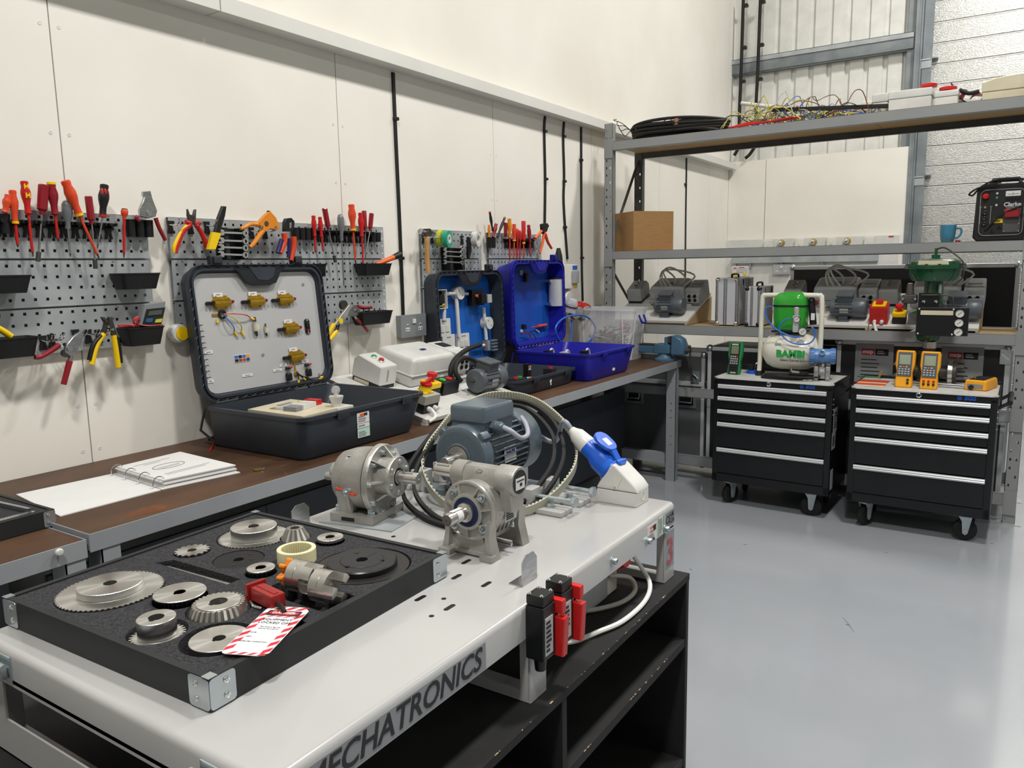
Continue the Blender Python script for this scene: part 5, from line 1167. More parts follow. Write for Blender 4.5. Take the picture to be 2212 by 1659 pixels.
# labels on the front of the base
Fb = FR((0, 1, 0), (0, 0, 1)); yb_ = W1*.44
for z0, z1, m_ in ((.088, .128, m_paper), (.070, .086, m_paper), (.034, .068, mat('pale_green_label', 'B9D8CC', .5))):
    mb = MB(); mb.bx(D1-.001, D1+.0005, yb_-.032, yb_+.032, z0, z1); s_ = mb.build('asset_sticker', m_, c1); mb = MB(); lines(mb, (D1+.0005, yb_-.026, z0+.004), Fb, .05, (z1-z0)*.6, 3 if z1-z0 > .02 else 1); mb.build('small_print', m_inkg, s_, kind='stuff')
mb = MB(); mb.bx(D1+.0004, D1+.001, yb_-.018, yb_+.004, .114, .124); mb.build('label_block', m_orange, c1); mb = MB(); mb.bx(D1+.0004, D1+.001, yb_+.0045, yb_+.022, .114, .124); mb.build('label_block', m_ink, c1)
# things lying in the first case
def basept(px, py, z): return at(px, py, 2, z)
cu = T('consumer_unit', 'cream breaker box with red and white breakers inside the slate case', 'breaker box', (-2.19, 1.99, BZ+.014), R(0))
cq = [basept(*q, .988) for q in ((535, 884), (655, 900), (750, 876), (628, 862))]
mb = MB(); o_ = cu.location
ctr = sum(cq, V())/4
mb.loft([[(ctr.x+(p.x-ctr.x)*.9-o_.x, ctr.y+(p.y-ctr.y)*.9-o_.y, z) for p in cq] for z in (0, .113)]); mb.build('enclosure', m_cream, cu)
mb = MB(); mb.loft([[(p.x-o_.x, p.y-o_.y, z) for p in cq] for z in (.1135, .128)]); mb.build('cover_frame', m_cream, cu)
u_ = (cq[1]-cq[0]); v_ = (cq[3]-cq[0])
Fc = FR(v_*1.0, -u_)
c0_ = cq[0]-o_
def cp_(a, b, z): return V(c0_+u_*a+v_*b)*1 + V((0, 0, z-c0_.z))
for a, b, wl, wd, hh, m_, nm in ((.42, .55, .66, .2, .003, m_grey, 'busbar_slot'), (.62, .26, .14, .2, .016, m_greyd, 'key_switch'), (.6, .45, .16, .22, .018, m_white, 'breaker'), (.58, .64, .16, .2, .018, m_white, 'breaker'), (.56, .82, .14, .2, .020, m_red, 'main_switch'), (.2, .6, .30, .06, .002, m_greyd, 'label_slot'), (.3, .25, .12, .1, .002, m_brass, 'brass_blank'), (.38, .75, .05, .07, .012, m_yellow, 'test_button')):
    mb = MB(); mb.box(cp_(a, b, .128+hh/2+.0003), (v_.length*wl, u_.length*wd, hh), .001, rot=Fc); mb.build(nm, m_, cu)
lh_ = T('lamp_holder', 'white batten lamp holder with small clear bulb in the slate case', 'lamp holder', basept(727, 872, .998)-V((0, 0, .06)))
mb = MB(); mb.bx(-.035, .035, -.03, .055, 0, .05, .003); mb.build('mounting_box', m_white, lh_); mb = MB(); mb.lathe([(.018, .05), (.019, .062), (.027, .085), (.027, .090), (.02, .088), (.0, .088)], (0, 0, 0), (0, 0, 1), 24); mb.build('holder_cup', m_white, lh_)
mb = MB(); mb.lathe([(.006, .088), (.009, .096), (.016, .106), (.017, .116), (.012, .126), (0, .130)], (0, 0, 0), (0, 0, 1), 20); mb.build('bulb', mat('bulb_glass', 'FFFFFF', .02, alpha=.3, spec=.8), lh_); mb = MB(); mb.cyl((0, 0, .09), (0, 0, .112), .005, n=10); mb.build('lamp_core', m_cream, lh_)
t = T('case_lead', 'black and red thin wires with clips lying left of the slate case', 'wire', at(450, 955, 2, BZ)); o_ = t.location
mb = MB(); mb.tube([at(*q, 2, BZ+.003)-o_ for q in ((476, 932), (462, 944), (449, 951), (458, 960))], .003, n=6); mb.build('black_wire', m_black, t); mb = MB(); mb.tube([at(*q, 2, BZ+.004)-o_ for q in ((476, 938), (464, 950), (460, 962), (453, 974))], .003, n=6); w_ = mb.build('red_wire', m_red, t)

# second case: blue lined lid with conduit work
c2, L2w, L2, W2, D2, h2 = case('slate grey open case with blue panel, white conduit and round boxes', 3.235, 3.87, -2.09, -2.583, .932, .085, .545, R(2.0), m_slate, m_slated, m_bluep, .074, .05)
k8 = 1810/240.
def C8(x, y): return lid_at(L2w, 880+x/k8, 560+y/k8)
def tube2(a, b, r, nm='conduit', m_=None):
    mb = on(L2); A, B = C8(*a), C8(*b); A.x = B.x = .03; mb.cyl(A, B, r, n=12); return mb.build(nm, m_ or m_white, c2)
tube2((540, 800), (535, 1000), .010); tube2((735, 640), (780, 1260), .011); tube2((600, 565), (700, 565), .010); tube2((800, 565), (920, 565), .009); tube2((1180, 790), (1225, 1310), .010); tube2((1010, 1420), (1190, 1400), .009)
for (x, y) in ((765, 555), (1240, 1040)):
    p = C8(x, y); p.x = .004; mb = on(L2); mb.cyl(p, p+V((.045, 0, 0)), .036, n=24); b_ = mb.build('conduit_box', m_white, c2)
    for s in (-1, 1): mb = on(L2); mb.cyl(p+V((.045, s*.014, -s*.014)), p+V((.0465, s*.014, -s*.014)), .003, n=8); mb.build('screw', m_iron, b_)
p = C8(480, 655); p.x = .004
for a in ((0, 0, .053, .004, .106), (0, 0, -.053, .004, .106)):
    pass
mb = on(L2); w2, h2_ = .042, .050
for y_, z_, a, b in ((-w2, 0, .004, h2_*2), (w2, 0, .004, h2_*2), (0, -h2_, w2*2, .004), (0, h2_, w2*2, .004)): mb.box(p+V((.02, y_, z_)), (.036, a, b), .001)
bx_ = mb.build('switch_box', m_white, c2); mb = on(L2); mb.box(p+V((.002, 0, 0)), (.002, w2*2-.006, h2_*2-.006)); mb.box(p+V((.016, .012, .0)), (.024, .045, .05), .003); mb.build('switch_module', m_black, bx_)
mb = on(L2)
for k in range(4): mb.tube([p+V((.02, .02, -.02)), p+V((.03, .03-.006*k, -.03)), p+V((.02, .01-.008*k, -.04))], .0014, n=5)
mb.build('wire', m_wirey, bx_, kind='stuff')
p = C8(1090, 625); p.x = .004; mb = on(L2); mb.bx(p.x, p.x+.036, p.y-.07, p.y+.045, p.z-.045, p.z+.045, .002); mb.build('open_box', m_black, c2)
mb = on(L2); mb.bx(p.x+.036, p.x+.075, p.y-.03, p.y+.02, p.z-.035, p.z+.02, .003); sm = mb.build('socket_module', m_black, c2)
mb = on(L2); mb.bx(p.x+.045, p.x+.078, p.y+.028, p.y+.068, p.z-.034, p.z+.015, .003); mb.build('socket_back', m_label, sm)
for j, m_ in enumerate((m_wirey, m_orange, m_red)):
    mb = on(L2); mb.tube([p+V((.04, -.045, .015-j*.004)), p+V((.06, -.01, .014-j*.01)), p+V((.06, .02, .004+j*.006)), p+V((.05, .035, .02))], .002, n=6); mb.build('wire', m_, sm)
for (x, y), nm in (((565, 1115), 0), ((880, 1350), 1), ((640, 1375), 1)):
    p = C8(x, y); p.x = .012; mb = on(L2); mb.box(p, (.018, .112, .098), .003); pl = mb.build('switch_plate', m_white, c2)
    for k in range(4 if nm == 0 or x > 700 else 2): mb = on(L2); mb.box(p+V((.011, -.030+.016*k+(.012 if k > 1 else 0), -.006)), (.006, .013, .036), .001); mb.build('rocker', m_white, pl)
    mb = on(L2); mb.box(p+V((.0098, 0, .036)), (.0012, .036, .005)); mb.build('label_print', m_inkg, pl)
p = C8(1290, 1400); p.x = .004; mb = on(L2); mb.box(p+V((.02, -.03, 0)), (.04, .03, .062), .006); gb_ = mb.build('gland_box', m_greyd, c2)
for k in range(4): mb = on(L2); mb.box(p+V((.045, .012, .028-.0185*k)), (.03, .044, .012), .003); mb.build('terminal_clamp', m_zinc, gb_)
# in its base: relay, coloured blocks, black starters
def inbase(nm, lab, cat_, px, py, z, parts):
    t = T(nm, lab, cat_, at(px, py, 2, z)); 
    for pn, mb, m_ in parts: mb.build(pn, m_, t)
    return t
zb2 = BZ+.014
inbase('plug_in_relay', 'clear cased relay with red print standing in the low slate tray', 'relay', 1139, 803, .925, [('relay_body', MB().bx(-.016, .016, -.018, .018, -.064, .045, .002), m_black), ('relay_label', MB().bx(.0162, .017, -.012, .012, .01, .035), m_label), ('relay_mark', MB().bx(.0171, .0176, -.010, .002, .022, .032), m_red)])
for px, py, lab in ((1118, 815, 'black push button box with red and green buttons by the grey motor'), (1192, 793, 'black button box with red and green buttons, far end of the low tray')):
    inbase('button_box', lab, 'control box', px, py, .925, [('box_body', MB().bx(-.03, .03, -.05, .05, -.064, -.004, .004), m_blackm), ('red_button', MB().lathe([(.014, -.004), (.013, .004), (0, .005)], (.0, -.02, 0), (0, 0, 1), 14), m_red), ('green_button', MB().lathe([(.014, -.004), (.013, .004), (0, .005)], (.0, .02, 0), (0, 0, 1), 14), m_green)])
t = inbase('terminal_block', 'row of coloured push-in terminals in the low slate tray', 'terminal block', 1140, 815, .91, [('rail', MB().bx(-.02, .02, -.07, .05, -.049, -.02), m_zinc)])
for k in range(9): MB().bx(-.012, .012, -.066+k*.012, -.056+k*.012, -.0199, .0, .001).build('terminal', (m_redd, m_redd, m_blackm, m_wireb, m_wirew, m_wireb, m_wirey, m_redd, m_redd)[k], t)
mb = MB(); pz_ = [(0, .028), (.016, .034), (.020, .022), (.012, .018), (.018, .004), (.006, 0), (.006, .014), (0, .016)]
mb.prism(pz_, .0006, (D2-.003, .33, .02), FR((0, 1, 0), (0, 0, 1))); mb.build('torn_label', m_paper, c2)

# third case: royal blue
c3, L3w, L3, W3, D3, h3 = case('royal blue open case holding a steel cylinder and clear vessel', 3.885, 4.52, -2.02, -2.535, 1.003, .13, .53, R(1.0), m_blue, mat('deep_blue_plastic', '191A84', .4), mat('blue_lining', '173C9E', .35, col2='1B55AE', scale=2.5), .105, .10)
k5 = 1888/330.
def C5(x, y): return lid_at(L3w, 1060+x/k5, 540+y/k5)
p = C5(725, 520); p.x = .055; mb = on(L3); mb.lathe([(.050, -.092), (.050, .088), (.047, .09), (0, .09)], p, (0, 0, 1), 30); cyl_ = mb.build('steel_cylinder', m_alu, c3)
mb = on(L3); mb.lathe([(.051, .084), (.051, .094), (.03, .096), (0, .096)], p, (0, 0, 1), 30); mb.build('cylinder_cap', m_black, cyl_)
for s in (-.075, .075): mb = on(L3); mb.box(p+V((-.03, -.055, s)), (.05, .03, .02), .002); mb.build('clamp_bracket', m_chrome, cyl_)
mb = on(L3); mb.box(p+V((.005, .0, -.005)), (.0, .0, .0)) if 0 else None
q = C5(845, 690); q.x = .10; mb = on(L3); mb.lathe([(.02, -.055), (.038, -.045), (.040, .02), (.03, .045), (.012, .05)], q, (.3, 0, 1), 24); vs_ = mb.build('clear_vessel', mat('clear_vessel', 'DFE6F2', .06, alpha=.5, spec=.8), c3)
mb = on(L3); mb.ring([(.039, -.01), (.043, -.01), (.043, .0), (.039, .0)], q, (.3, 0, 1), 24); mb.cyl(q-V((0, 0, .07)), q-V((.015, 0, .045)), .014, n=14); mb.build('vessel_clamp', m_iron, vs_)
mb = on(L3); ps = [C5(*z) for z in ((850, 860), (825, 1160), (760, 1190), (660, 1090), (618, 960), (700, 850), (850, 805), (1000, 830), (1090, 950), (1050, 1080), (960, 1150), (880, 1230))]
for i, v_ in enumerate(ps): v_.x = .10+.004*i
mb.tube(ps, .006, n=8, k=6); mb.build('air_tube', m_hose, c3)
for (x, y), (w_, h_, d_), m_, nm in (((375, 280), (.035, .030, .004), m_label, 'label_strip'), ((418, 340), (.030, .055, .02), m_black, 'switch'), ((398, 948), (.03, .03, .02), m_black, 'terminal'), ((385, 998), (.035, .018, .003), m_paper, 'label_strip')):
    p = C5(x, y); mb = on(L3); mb.box(p+V((d_/2, 0, 0)), (d_, w_, h_), .001); mb.build(nm, m_, c3)
p, q = C5(475, 955), C5(660, 925); p.x = q.x = .02; mb = on(L3); mb.cyl(p, p.lerp(q, .4), .003, n=6); mb.cyl(p.lerp(q, .4), q, .009, n=8); mb.build('test_probe', m_orred, c3)
for k in range(3): v_ = C5(555+k*14, 990+k*12); mb = on(L3); mb.cyl(v_, v_+V((.012, 0, 0)), .004, n=8); mb.build('terminal_post', m_white, c3)
mb = on(L3); ps = [C5(*z) for z in ((360, 1030), (450, 1045), (490, 1130), (470, 1160), (510, 1250))]
for v_ in ps: v_.x = .02
mb.tube(ps, .0035, n=6); mb.build('red_lead', m_red, c3); mb = on(L3); mb.tube([v_+V((.01, .03, .0)) for v_ in ps], .0025, n=6); mb.build('black_lead', m_black, c3)
for px, py, lab, m_ in ((1184, 757, 'black and white fitting inside the blue base, near its left end', m_black), (1218, 760, 'pale round sensor inside the blue base, in the middle', m_label), (1262, 757, 'black plug with white lead inside the blue base, near its right end', m_black)):
    t = T('fitting', lab, 'fitting', at(px, py, 2, .99)); MB().bx(-.02, .02, -.025, .025, -.129, .0, .004).build('body', m_, t); MB().tube([(0, .02, -.01), (0, .04, .006), (0, .06, -.004), (.0, .075, -.03)], .006, n=6).build('stub', m_white, t)
mb = MB(); mb.bx(D3-.003, D3-.001, .30, .33, .03, .045); mb.build('asset_sticker', m_paper, c3)
# ---------------------------------------------------------------- perforated tool boards on the left wall
XB = XW+.019          # front of the boards
FW = FR((0, 1, 0), (0, 0, 1))
def board(label, y0, y1, strips=((1.553, 1.705), (1.396, 1.548), (1.243, 1.391))):
    t = T('tool_board', label, 'tool board', (XW+.003, y0, 0), 0, None)
    for z0, z1 in strips:
        xs = [0]; y = .016
        while y+.012 < y1-y0: xs += [y, y+.0095]; y += .038
        xs.append(y1-y0); zs = [z0]
        for k in range(4): zs += [z0+.020+k*.036, z0+.0295+k*.036]
        zs.append(z1)
        mb = MB(); gridplate(mb, xs, zs, lambda i, j: i % 2 == 1 and j % 2 == 1, .0012, (XB-XW-.003, 0, 0), FW)
        mb.bx(0, XB-XW-.003, 0, y1-y0, z1-.0012, z1); mb.bx(.004, XB-XW, 0, y1-y0, z0, z0+.004); mb.bx(.001, .002, 0, y1-y0, z0, z1)
        s_ = mb.build('panel_strip', m_galv, t)
        for f in (.04, .5, .93):
            mb = MB(); mb.lathe([(.004, 0), (.0035, .002), (0, .0025)], (XB-XW-.002, (y1-y0)*f, z1-.004), (1, 0, 0), 8); mb.build('screw', m_zinc, s_)
    return t
board('leftmost perforated steel tool board, cut off by the photo edge', -.3, 1.688); board('perforated steel tool board behind the slate case with the grey panel', 1.775, 2.946)
board('perforated steel tool board with hammer and tape rolls', 3.237, 3.785); board('perforated steel tool board behind the royal blue case', 3.862, 4.47)
def wp(x, y, X=-2.645): return at(x, y, 0, X)
def rail(label, y0, y1, z=1.662):
    t = T('tool_rail', label, 'tool holder', (XB, y0, z))
    mb = MB(); mb.bx(.0005, .03, 0, y1-y0, 0, .010, .002); mb.bx(.0005, .006, 0, y1-y0, -.012, .012, .001); mb.build('rail_bar', m_black, t)
    y = .02
    while y < y1-y0-.01:
        mb = MB(); mb.prism([(-.013, 0), (-.009, -.02), (-.014, -.042), (-.005, -.042), (-.003, -.026), (.003, -.026), (.005, -.042), (.014, -.042), (.009, -.02), (.013, 0)], .006, (.001, y, -.001), FW)
        mb.bx(.0302, .034, y-.014, y+.014, 0, .010, .001); mb.bx(.03, .042, y-.014, y-.009, 0, .010, .001); mb.bx(.03, .042, y+.009, y+.014, 0, .010, .001); mb.bx(.005, .034, y-.004, y+.004, -.006, .002)
        mb.build('holder_clip', m_black, t); y += .038
    return t
rail('black clip rail holding screwdrivers on the leftmost board', .95, 1.56); rail('black clip rail holding screwdrivers right of the orange stripper', 2.50, 2.86, 1.668); rail('black clip rail holding screwdrivers above the blue case', 4.02, 4.32, 1.66)
def cups(label, px, y0_, n, h=.06, r=.0165):
    p = wp(px, y0_, XB+.02); t = T('tool_cup', label, 'tool holder', (XB+.02, p.y, p.z))
    for k in range(n):
        mb = MB(); mb.lathe([(0, -h), (r*.9, -h), (r, 0), (r*.82, 0), (r*.75, -h*.9), (0, -h*.9)], (.0, k*r*2.05, 0), (0, 0, 1), 18); mb.bx(-.0195, -r*.6, k*r*2.05-.008, k*r*2.05+.008, -h, 0); mb.build('cup', m_black, t)
    return t
cups('row of black cups at the right end of the left rail', 281, 474, 3); cups('black cup at the left photo edge under a screwdriver', 8, 462, 1); cups('black cups right of the crimping pliers', 638, 492, 4, .05); cups('two black cups at the right end of the middle board', 805, 502, 2, .045); cups('black cups left of the screwdrivers above the blue case', 1058, 513, 2); cups('black cups right of the screwdrivers above the blue case', 1142, 515, 2)
m_hnd = {'r': m_red, 'o': m_orange, 'q': m_orred, 'c': m_redd, 'k': m_black, 'g': mat('smoked_grey_handle', '6F7577', .25, coat=.3), 'y': m_yellow, 'a': mat('amber_handle', 'E08A1E', .2, coat=.4)}
def driver(kind, col, a, b, c, r, shaft, label, org, sc, ring=None, cap=None, tip=.5, X=-2.643, end=0):
    f = lambda q: wp(org[0]+q[0]/sc, org[1]+q[1]/sc, X)
    A, B = f(a), f(b); t = T('screwdriver', label, 'screwdriver', B, 0, 'screwdrivers in the wall rails')
    A = A-B; L = A.length; ax = A.normalized()
    P = {'bulb': [(.45, 0), (.72, .03), (.62, .12), (.62, .30), (.95, .52), (1, .66), (.72, .84), (.80, .92), (.76, .98), (.5, 1)], 'hex': [(.55, 0), (.62, .12), (.98, .17), (1, .97), (.85, 1)], 'drop': [(.5, 0), (.55, .25), (.85, .4), (1, .6), (1, .85), (.7, .97), (.3, 1)]}[kind]
    mb = MB(); mb.lathe([(0, 0)]+[(r*q, L*z) for q, z in P]+[(0, L)], (0, 0, 0), ax, 8 if kind == 'hex' else 18); h = mb.build('handle', m_hnd[col], t, ang=50 if kind != 'hex' else 30)
    if ring: mb = MB(); mb.lathe([(r*.74, 0), (r*.74, L*.07)], (0, 0, 0), ax, 16); mb.build('handle_ring', m_hnd[ring], h)
    if cap: mb = MB(); mb.lathe([(r*.82, L*.93), (r*.8, L*1.0), (r*.5, L*1.012), (0, L*1.014)], (0, 0, 0), ax, 16); mb.build('handle_cap', m_hnd[cap], h)
    if c is not None:
        Cc = f(c)-B; d = Cc.normalized(); rs = .0045 if shaft is not m_steel else .0034
        mb = MB(); mb.cyl((0, 0, 0), Cc*(.88 if not end else .8), rs, n=10); s_ = mb.build('shaft', shaft, t)
        mb = MB(); mb.cyl(Cc*(.88 if not end else .8), Cc, rs*(.8 if not end else 2.2), rs*(.35 if not end else 2.2), n=8); mb.build('blade_tip', m_iron, s_)
    return t, A
b1_, s1_ = (0, 350), 3.317
driver('bulb', 'q', (62, 235), (34, 365), None, .0135, m_red, 'orange red screwdriver leaning in the cup at the photo edge', b1_, s1_)
driver('bulb', 'q', (88, 200), (111, 442), (128, 612), .0135, m_red, 'orange red screwdriver with yellow collar, first clip from the left', b1_, s1_, ring='y')
t, A = driver('bulb', 'r', (172, 135), (203, 375), (237, 680), .0145, m_red, 'red screwdriver with yellow inlays beside the crimson nut driver', b1_, s1_)
for f_, hh in ((.83, .16), (.56, .16)):
    for s in (-1, 1): mb = MB(); mb.box(A*f_+V((.0085 if f_ > .7 else .0125, s*.0048, 0)), (.006, .004, A.length*hh), .001); mb.build('handle_inlay', m_yellow, t)
    mb = MB(); mb.box(A*f_+V((.009 if f_ > .7 else .0128, 0, 0)), (.006, .01, .006), .001); mb.build('handle_inlay', m_yellow, t)
driver('hex', 'c', (312, 163), (300, 375), (272, 712), .0165, m_steel, 'crimson nut driver with socket end, left of the yellow capped driver', b1_, s1_, end=1)
driver('bulb', 'c', (365, 145), (395, 380), (418, 570), .0165, m_red, 'dull red screwdriver with yellow cap on the leftmost board', b1_, s1_, cap='y')
driver('drop', 'g', (478, 275), (487, 480), (505, 680), .0165, m_steel, 'smoky grey handled screwdriver under the tilted orange one', b1_, s1_)
driver('bulb', 'q', (465, 130), (570, 385), (712, 695), .0185, m_orred, 'big orange screwdriver tilted to the right with yellow collar', b1_, s1_, ring='y', X=-2.625)
driver('hex', 'c', (632, 245), (657, 445), (685, 765), .0125, m_steel, 'slim crimson nut driver right of the tilted orange screwdriver', b1_, s1_, end=1)
t, A = driver('bulb', 'k', (748, 160), (735, 395), (697, 620), .0175, m_steel, 'black screwdriver with red grip panels on the leftmost board', b1_, s1_, ring='r')
for s in (-1, 0, 1): mb = MB(); mb.sph(A*.68+V((.0105-.003*abs(s), s*.009, 0)), (.006, .0055, A.length*.2), 10, 8); mb.build('grip_inlay', m_red, t)
driver('drop', 'q', (893, 335), (890, 412), (888, 688), .012, m_red, 'short orange screwdriver with black cap near the cups', b1_, s1_, cap='k')
b2_, s2_ = (340, 400), 4.096
driver('bulb', 'r', (1380, 268), (1392, 455), (1398, 600), .0115, m_red, 'left one of two small red screwdrivers on the middle board', b2_, s2_); driver('bulb', 'r', (1437, 280), (1453, 462), (1468, 590), .011, m_red, 'right one of two small red screwdrivers on the middle board', b2_, s2_)
driver('hex', 'c', (1478, 203), (1514, 392), (1575, 682), .0125, m_steel, 'tilted crimson nut driver right of two small red screwdrivers', b2_, s2_, end=1)
driver('drop', 'g', (1618, 256), (1630, 492), (1650, 895), .0155, m_steel, 'long grey handled screwdriver on the middle board', b2_, s2_)
driver('bulb', 'q', (1715, 168), (1732, 402), (1755, 695), .0185, m_orred, 'tall orange screwdriver with yellow collar on the middle board', b2_, s2_, ring='y')
driver('bulb', 'r', (1797, 242), (1809, 458), (1823, 760), .0145, m_red, 'long red screwdriver right of the tall orange one', b2_, s2_, X=-2.628)
driver('hex', 'c', (1828, 226), (1837, 402), (1843, 660), .0115, m_steel, 'crimson nut driver half hidden behind the long red screwdriver', b2_, s2_); driver('hex', 'c', (1895, 250), (1880, 402), (1840, 640), .0115, m_steel, 'crimson nut driver at the right end of the middle rail', b2_, s2_)
b4_, s4_ = (860, 440), 4.609
driver('bulb', 'a', (905, 210), (908, 335), None, .010, m_red, 'amber topped red screwdriver in the left cup above the blue case', b4_, s4_); driver('bulb', 'k', (912, 80), (942, 275), None, .009, m_red, 'black screwdriver with red end pointing up left above the blue case', b4_, s4_, cap='r')
driver('bulb', 'c', (976, 200), (945, 335), None, .013, m_red, 'crimson screwdriver leaning right in the cup above the blue case', b4_, s4_); driver('bulb', 'k', (1062, 138), (985, 338), None, .009, m_red, 'black screwdriver tilted right in the cups above the blue case', b4_, s4_, cap='c')
driver('hex', 'c', (1068, 186), (1072, 335), None, .012, m_red, 'crimson handle just left of the amber screwdriver', b4_, s4_)
driver('bulb', 'a', (1108, 146), (1111, 342), (1112, 572), .015, m_red, 'amber screwdriver with red shaft above the blue case', b4_, s4_, X=-2.63); driver('bulb', 'q', (1155, 202), (1156, 372), (1150, 560), .015, m_orred, 'orange red screwdriver with yellow collar above the blue case', b4_, s4_, ring='y', X=-2.625)
driver('drop', 'r', (1188, 248), (1188, 422), (1183, 560), .010, m_red, 'thin red screwdriver, left of a pair above the blue case', b4_, s4_); driver('drop', 'r', (1213, 262), (1213, 412), (1208, 560), .009, m_red, 'thin red screwdriver, right of a pair above the blue case', b4_, s4_)
driver('hex', 'r', (1248, 172), (1250, 400), (1250, 545), .014, m_orred, 'red screwdriver with yellow cap and neck above the blue case', b4_, s4_, cap='y', ring='y'); driver('bulb', 'c', (1298, 210), (1313, 392), (1314, 530), .014, m_red, 'crimson red screwdriver, rightmost in the rail above the blue case', b4_, s4_)
def tool(name, label, cat_, org, sc, parts, X=-2.635, group=None):
    """flat hand tool hung on the board: plates and round grips given by their outline on the board plane"""
    f = lambda q: wp(org[0]+q[0]/sc, org[1]+q[1]/sc, X)
    O = f(parts[0][3][0]); t = T(name, label, cat_, O, 0, group)
    for nm, m_, kind, pts, th in parts:
        P = [f(q)-O for q in pts]; mb = MB()
        if kind == 'tube': mb.tube(P, th if not isinstance(th, tuple) else (lambda u, a=th: a[0]+(a[1]-a[0])*u), n=10, k=4)
        elif kind == 'plate': mb.prism([(p.y, p.z) for p in P], th, (-th/2, 0, 0), FW, bev=min(.0015, th*.2))
        elif kind == 'disc': mb.cyl(P[0]-V((th, 0, 0)), P[0]+V((th, 0, 0)), (P[1]-P[0]).length, n=18)
        elif kind == 'roll': r = (P[1]-P[0]).length; mb.ring([(r*.55, -th), (r, -th), (r, th), (r*.55, th)], P[0], (1, .25, 0), 28)
        mb.build(nm, m_, t)
    return t
tool('wire_stripper', 'silver headed wire stripper with crimson handles at the board edge', 'pliers', b1_, s1_, [
    ('jaw_plate', m_steel, 'plate', ((1020, 212), (1072, 208), (1085, 260), (1120, 350), (1110, 390), (1060, 405), (1000, 390), (992, 345), (1020, 280), (1030, 250), (1018, 245)), .014), ('pivot', m_chrome, 'disc', ((1062, 365), (1082, 365)), .010),
    ('handle_grip', m_redd, 'tube', ((1115, 400), (1140, 470), (1185, 560)), (.008, .007)), ('handle_grip', m_redd, 'tube', ((985, 390), (975, 400), (1000, 420)), .007)])
tool('wire_stripper', 'crimson handled wire stripper hanging open below the left board', 'pliers', b1_, s1_, [
    ('jaw_plate', m_steel, 'plate', ((590, 1205), (592, 1240), (545, 1370), (500, 1395), (455, 1360), (470, 1310), (520, 1250)), .014), ('pivot', m_chrome, 'disc', ((490, 1335), (510, 1335)), .011), ('spring', m_iron, 'disc', ((470, 1370), (500, 1370)), .006),
    ('handle_grip', m_redd, 'tube', ((425, 1310), (370, 1350), (290, 1395), (250, 1398)), (.009, .008)), ('handle_arm', m_steel, 'tube', ((440, 1325), (420, 1320)), .006), ('handle_grip', m_redd, 'tube', ((500, 1425), (480, 1500), (455, 1595)), (.010, .009)), ('handle_arm', m_steel, 'tube', ((510, 1385), (498, 1430)), .007)], X=-2.62)
for k, (q, lab) in enumerate((((735, 1110, 768, 1150, 745, 1235, 690, 1320, 655, 1450), 'black and yellow pliers, left of a pair below the left board'), ((785, 1110, 800, 1170, 815, 1245, 830, 1340, 848, 1470), 'black and yellow pliers, right of a pair below the left board'))):
    x0, y0, x1, y1, x2, y2, x3, y3, x4, y4 = q
    tool('pliers', lab, 'pliers', b1_, s1_, [('jaw_plate', m_iron, 'plate', ((x0-14, y0), (x0+10, y0), (x1+14, y1), (x2+20, y2), (x2-16, y2), (x1-24, y1)), .012), ('pivot', m_chrome, 'disc', ((x1, y1+30), (x1+9, y1+30)), .009),
        ('handle_grip', m_yellow, 'tube', ((x2, y2-5), (x3, y3), (x4, y4)), (.009, .010)), ('grip_inlay', m_black, 'tube', ((x2-18+k*36, y2+10), (x3-22+k*44, y3-5), (x4-14+k*28, y4-30)), .0085), ('side_jaw', m_iron, 'plate', ((x1+30-k*90, y1-40), (x1+45-k*90, y1-30), (x2+10, y2-25), (x2-8, y2-30)), .010)], X=-2.62+k*.004)
tool('side_cutters', 'red and yellow handled side cutters on the middle board', 'pliers', b2_, s2_, [('jaw_plate', m_iron, 'plate', ((262, 212), (282, 260), (310, 268), (325, 215), (338, 215), (335, 290), (325, 345), (285, 345), (262, 270)), .012),
    ('handle_grip', m_red, 'tube', ((250, 325), (290, 345), (225, 410), (170, 540), (158, 600)), (.009, .010)), ('grip_inlay', m_yellow, 'tube', ((262, 360), (205, 430), (150, 540), (150, 600)), .008), ('handle_grip', m_red, 'tube', ((370, 330), (340, 345), (395, 430), (435, 540), (440, 570)), (.009, .010)), ('grip_inlay', m_yellow, 'tube', ((360, 360), (410, 440), (425, 480)), .006)])
tool('cable_cutter', 'yellow and black knife like cable tool above the slate case', 'knife', b2_, s2_, [('jaw_plate', m_black, 'plate', ((570, 185), (602, 190), (590, 270), (545, 420), (500, 420), (530, 290)), .016), ('handle_grip', m_yellow, 'plate', ((480, 415), (555, 425), (505, 570), (440, 568)), .018), ('grip_edge', m_yellow, 'tube', ((552, 430), (520, 500), (500, 565)), .005)], X=-2.61)
tool('wire_stripper', 'orange pistol shaped automatic wire stripper', 'pliers', b2_, s2_, [('body_plate', m_hnd['o'] if 0 else mat('strip_orange', 'E38A22', .35), 'plate', ((985, 230), (1040, 290), (1075, 385), (1040, 400), (985, 385), (930, 420), (905, 370), (885, 330), (940, 270)), .02), ('pivot', m_iron, 'disc', ((950, 340), (967, 340)), .013), ('jaw_tip', m_iron, 'plate', ((975, 225), (990, 228), (1005, 250), (980, 255)), .014),
    ('handle_grip', m_hnd['a'], 'tube', ((905, 350), (830, 345), (770, 375), (735, 385)), (.010, .006)), ('handle_grip', m_hnd['a'], 'tube', ((940, 390), (900, 450), (850, 520), (818, 550)), (.012, .007))], X=-2.62)
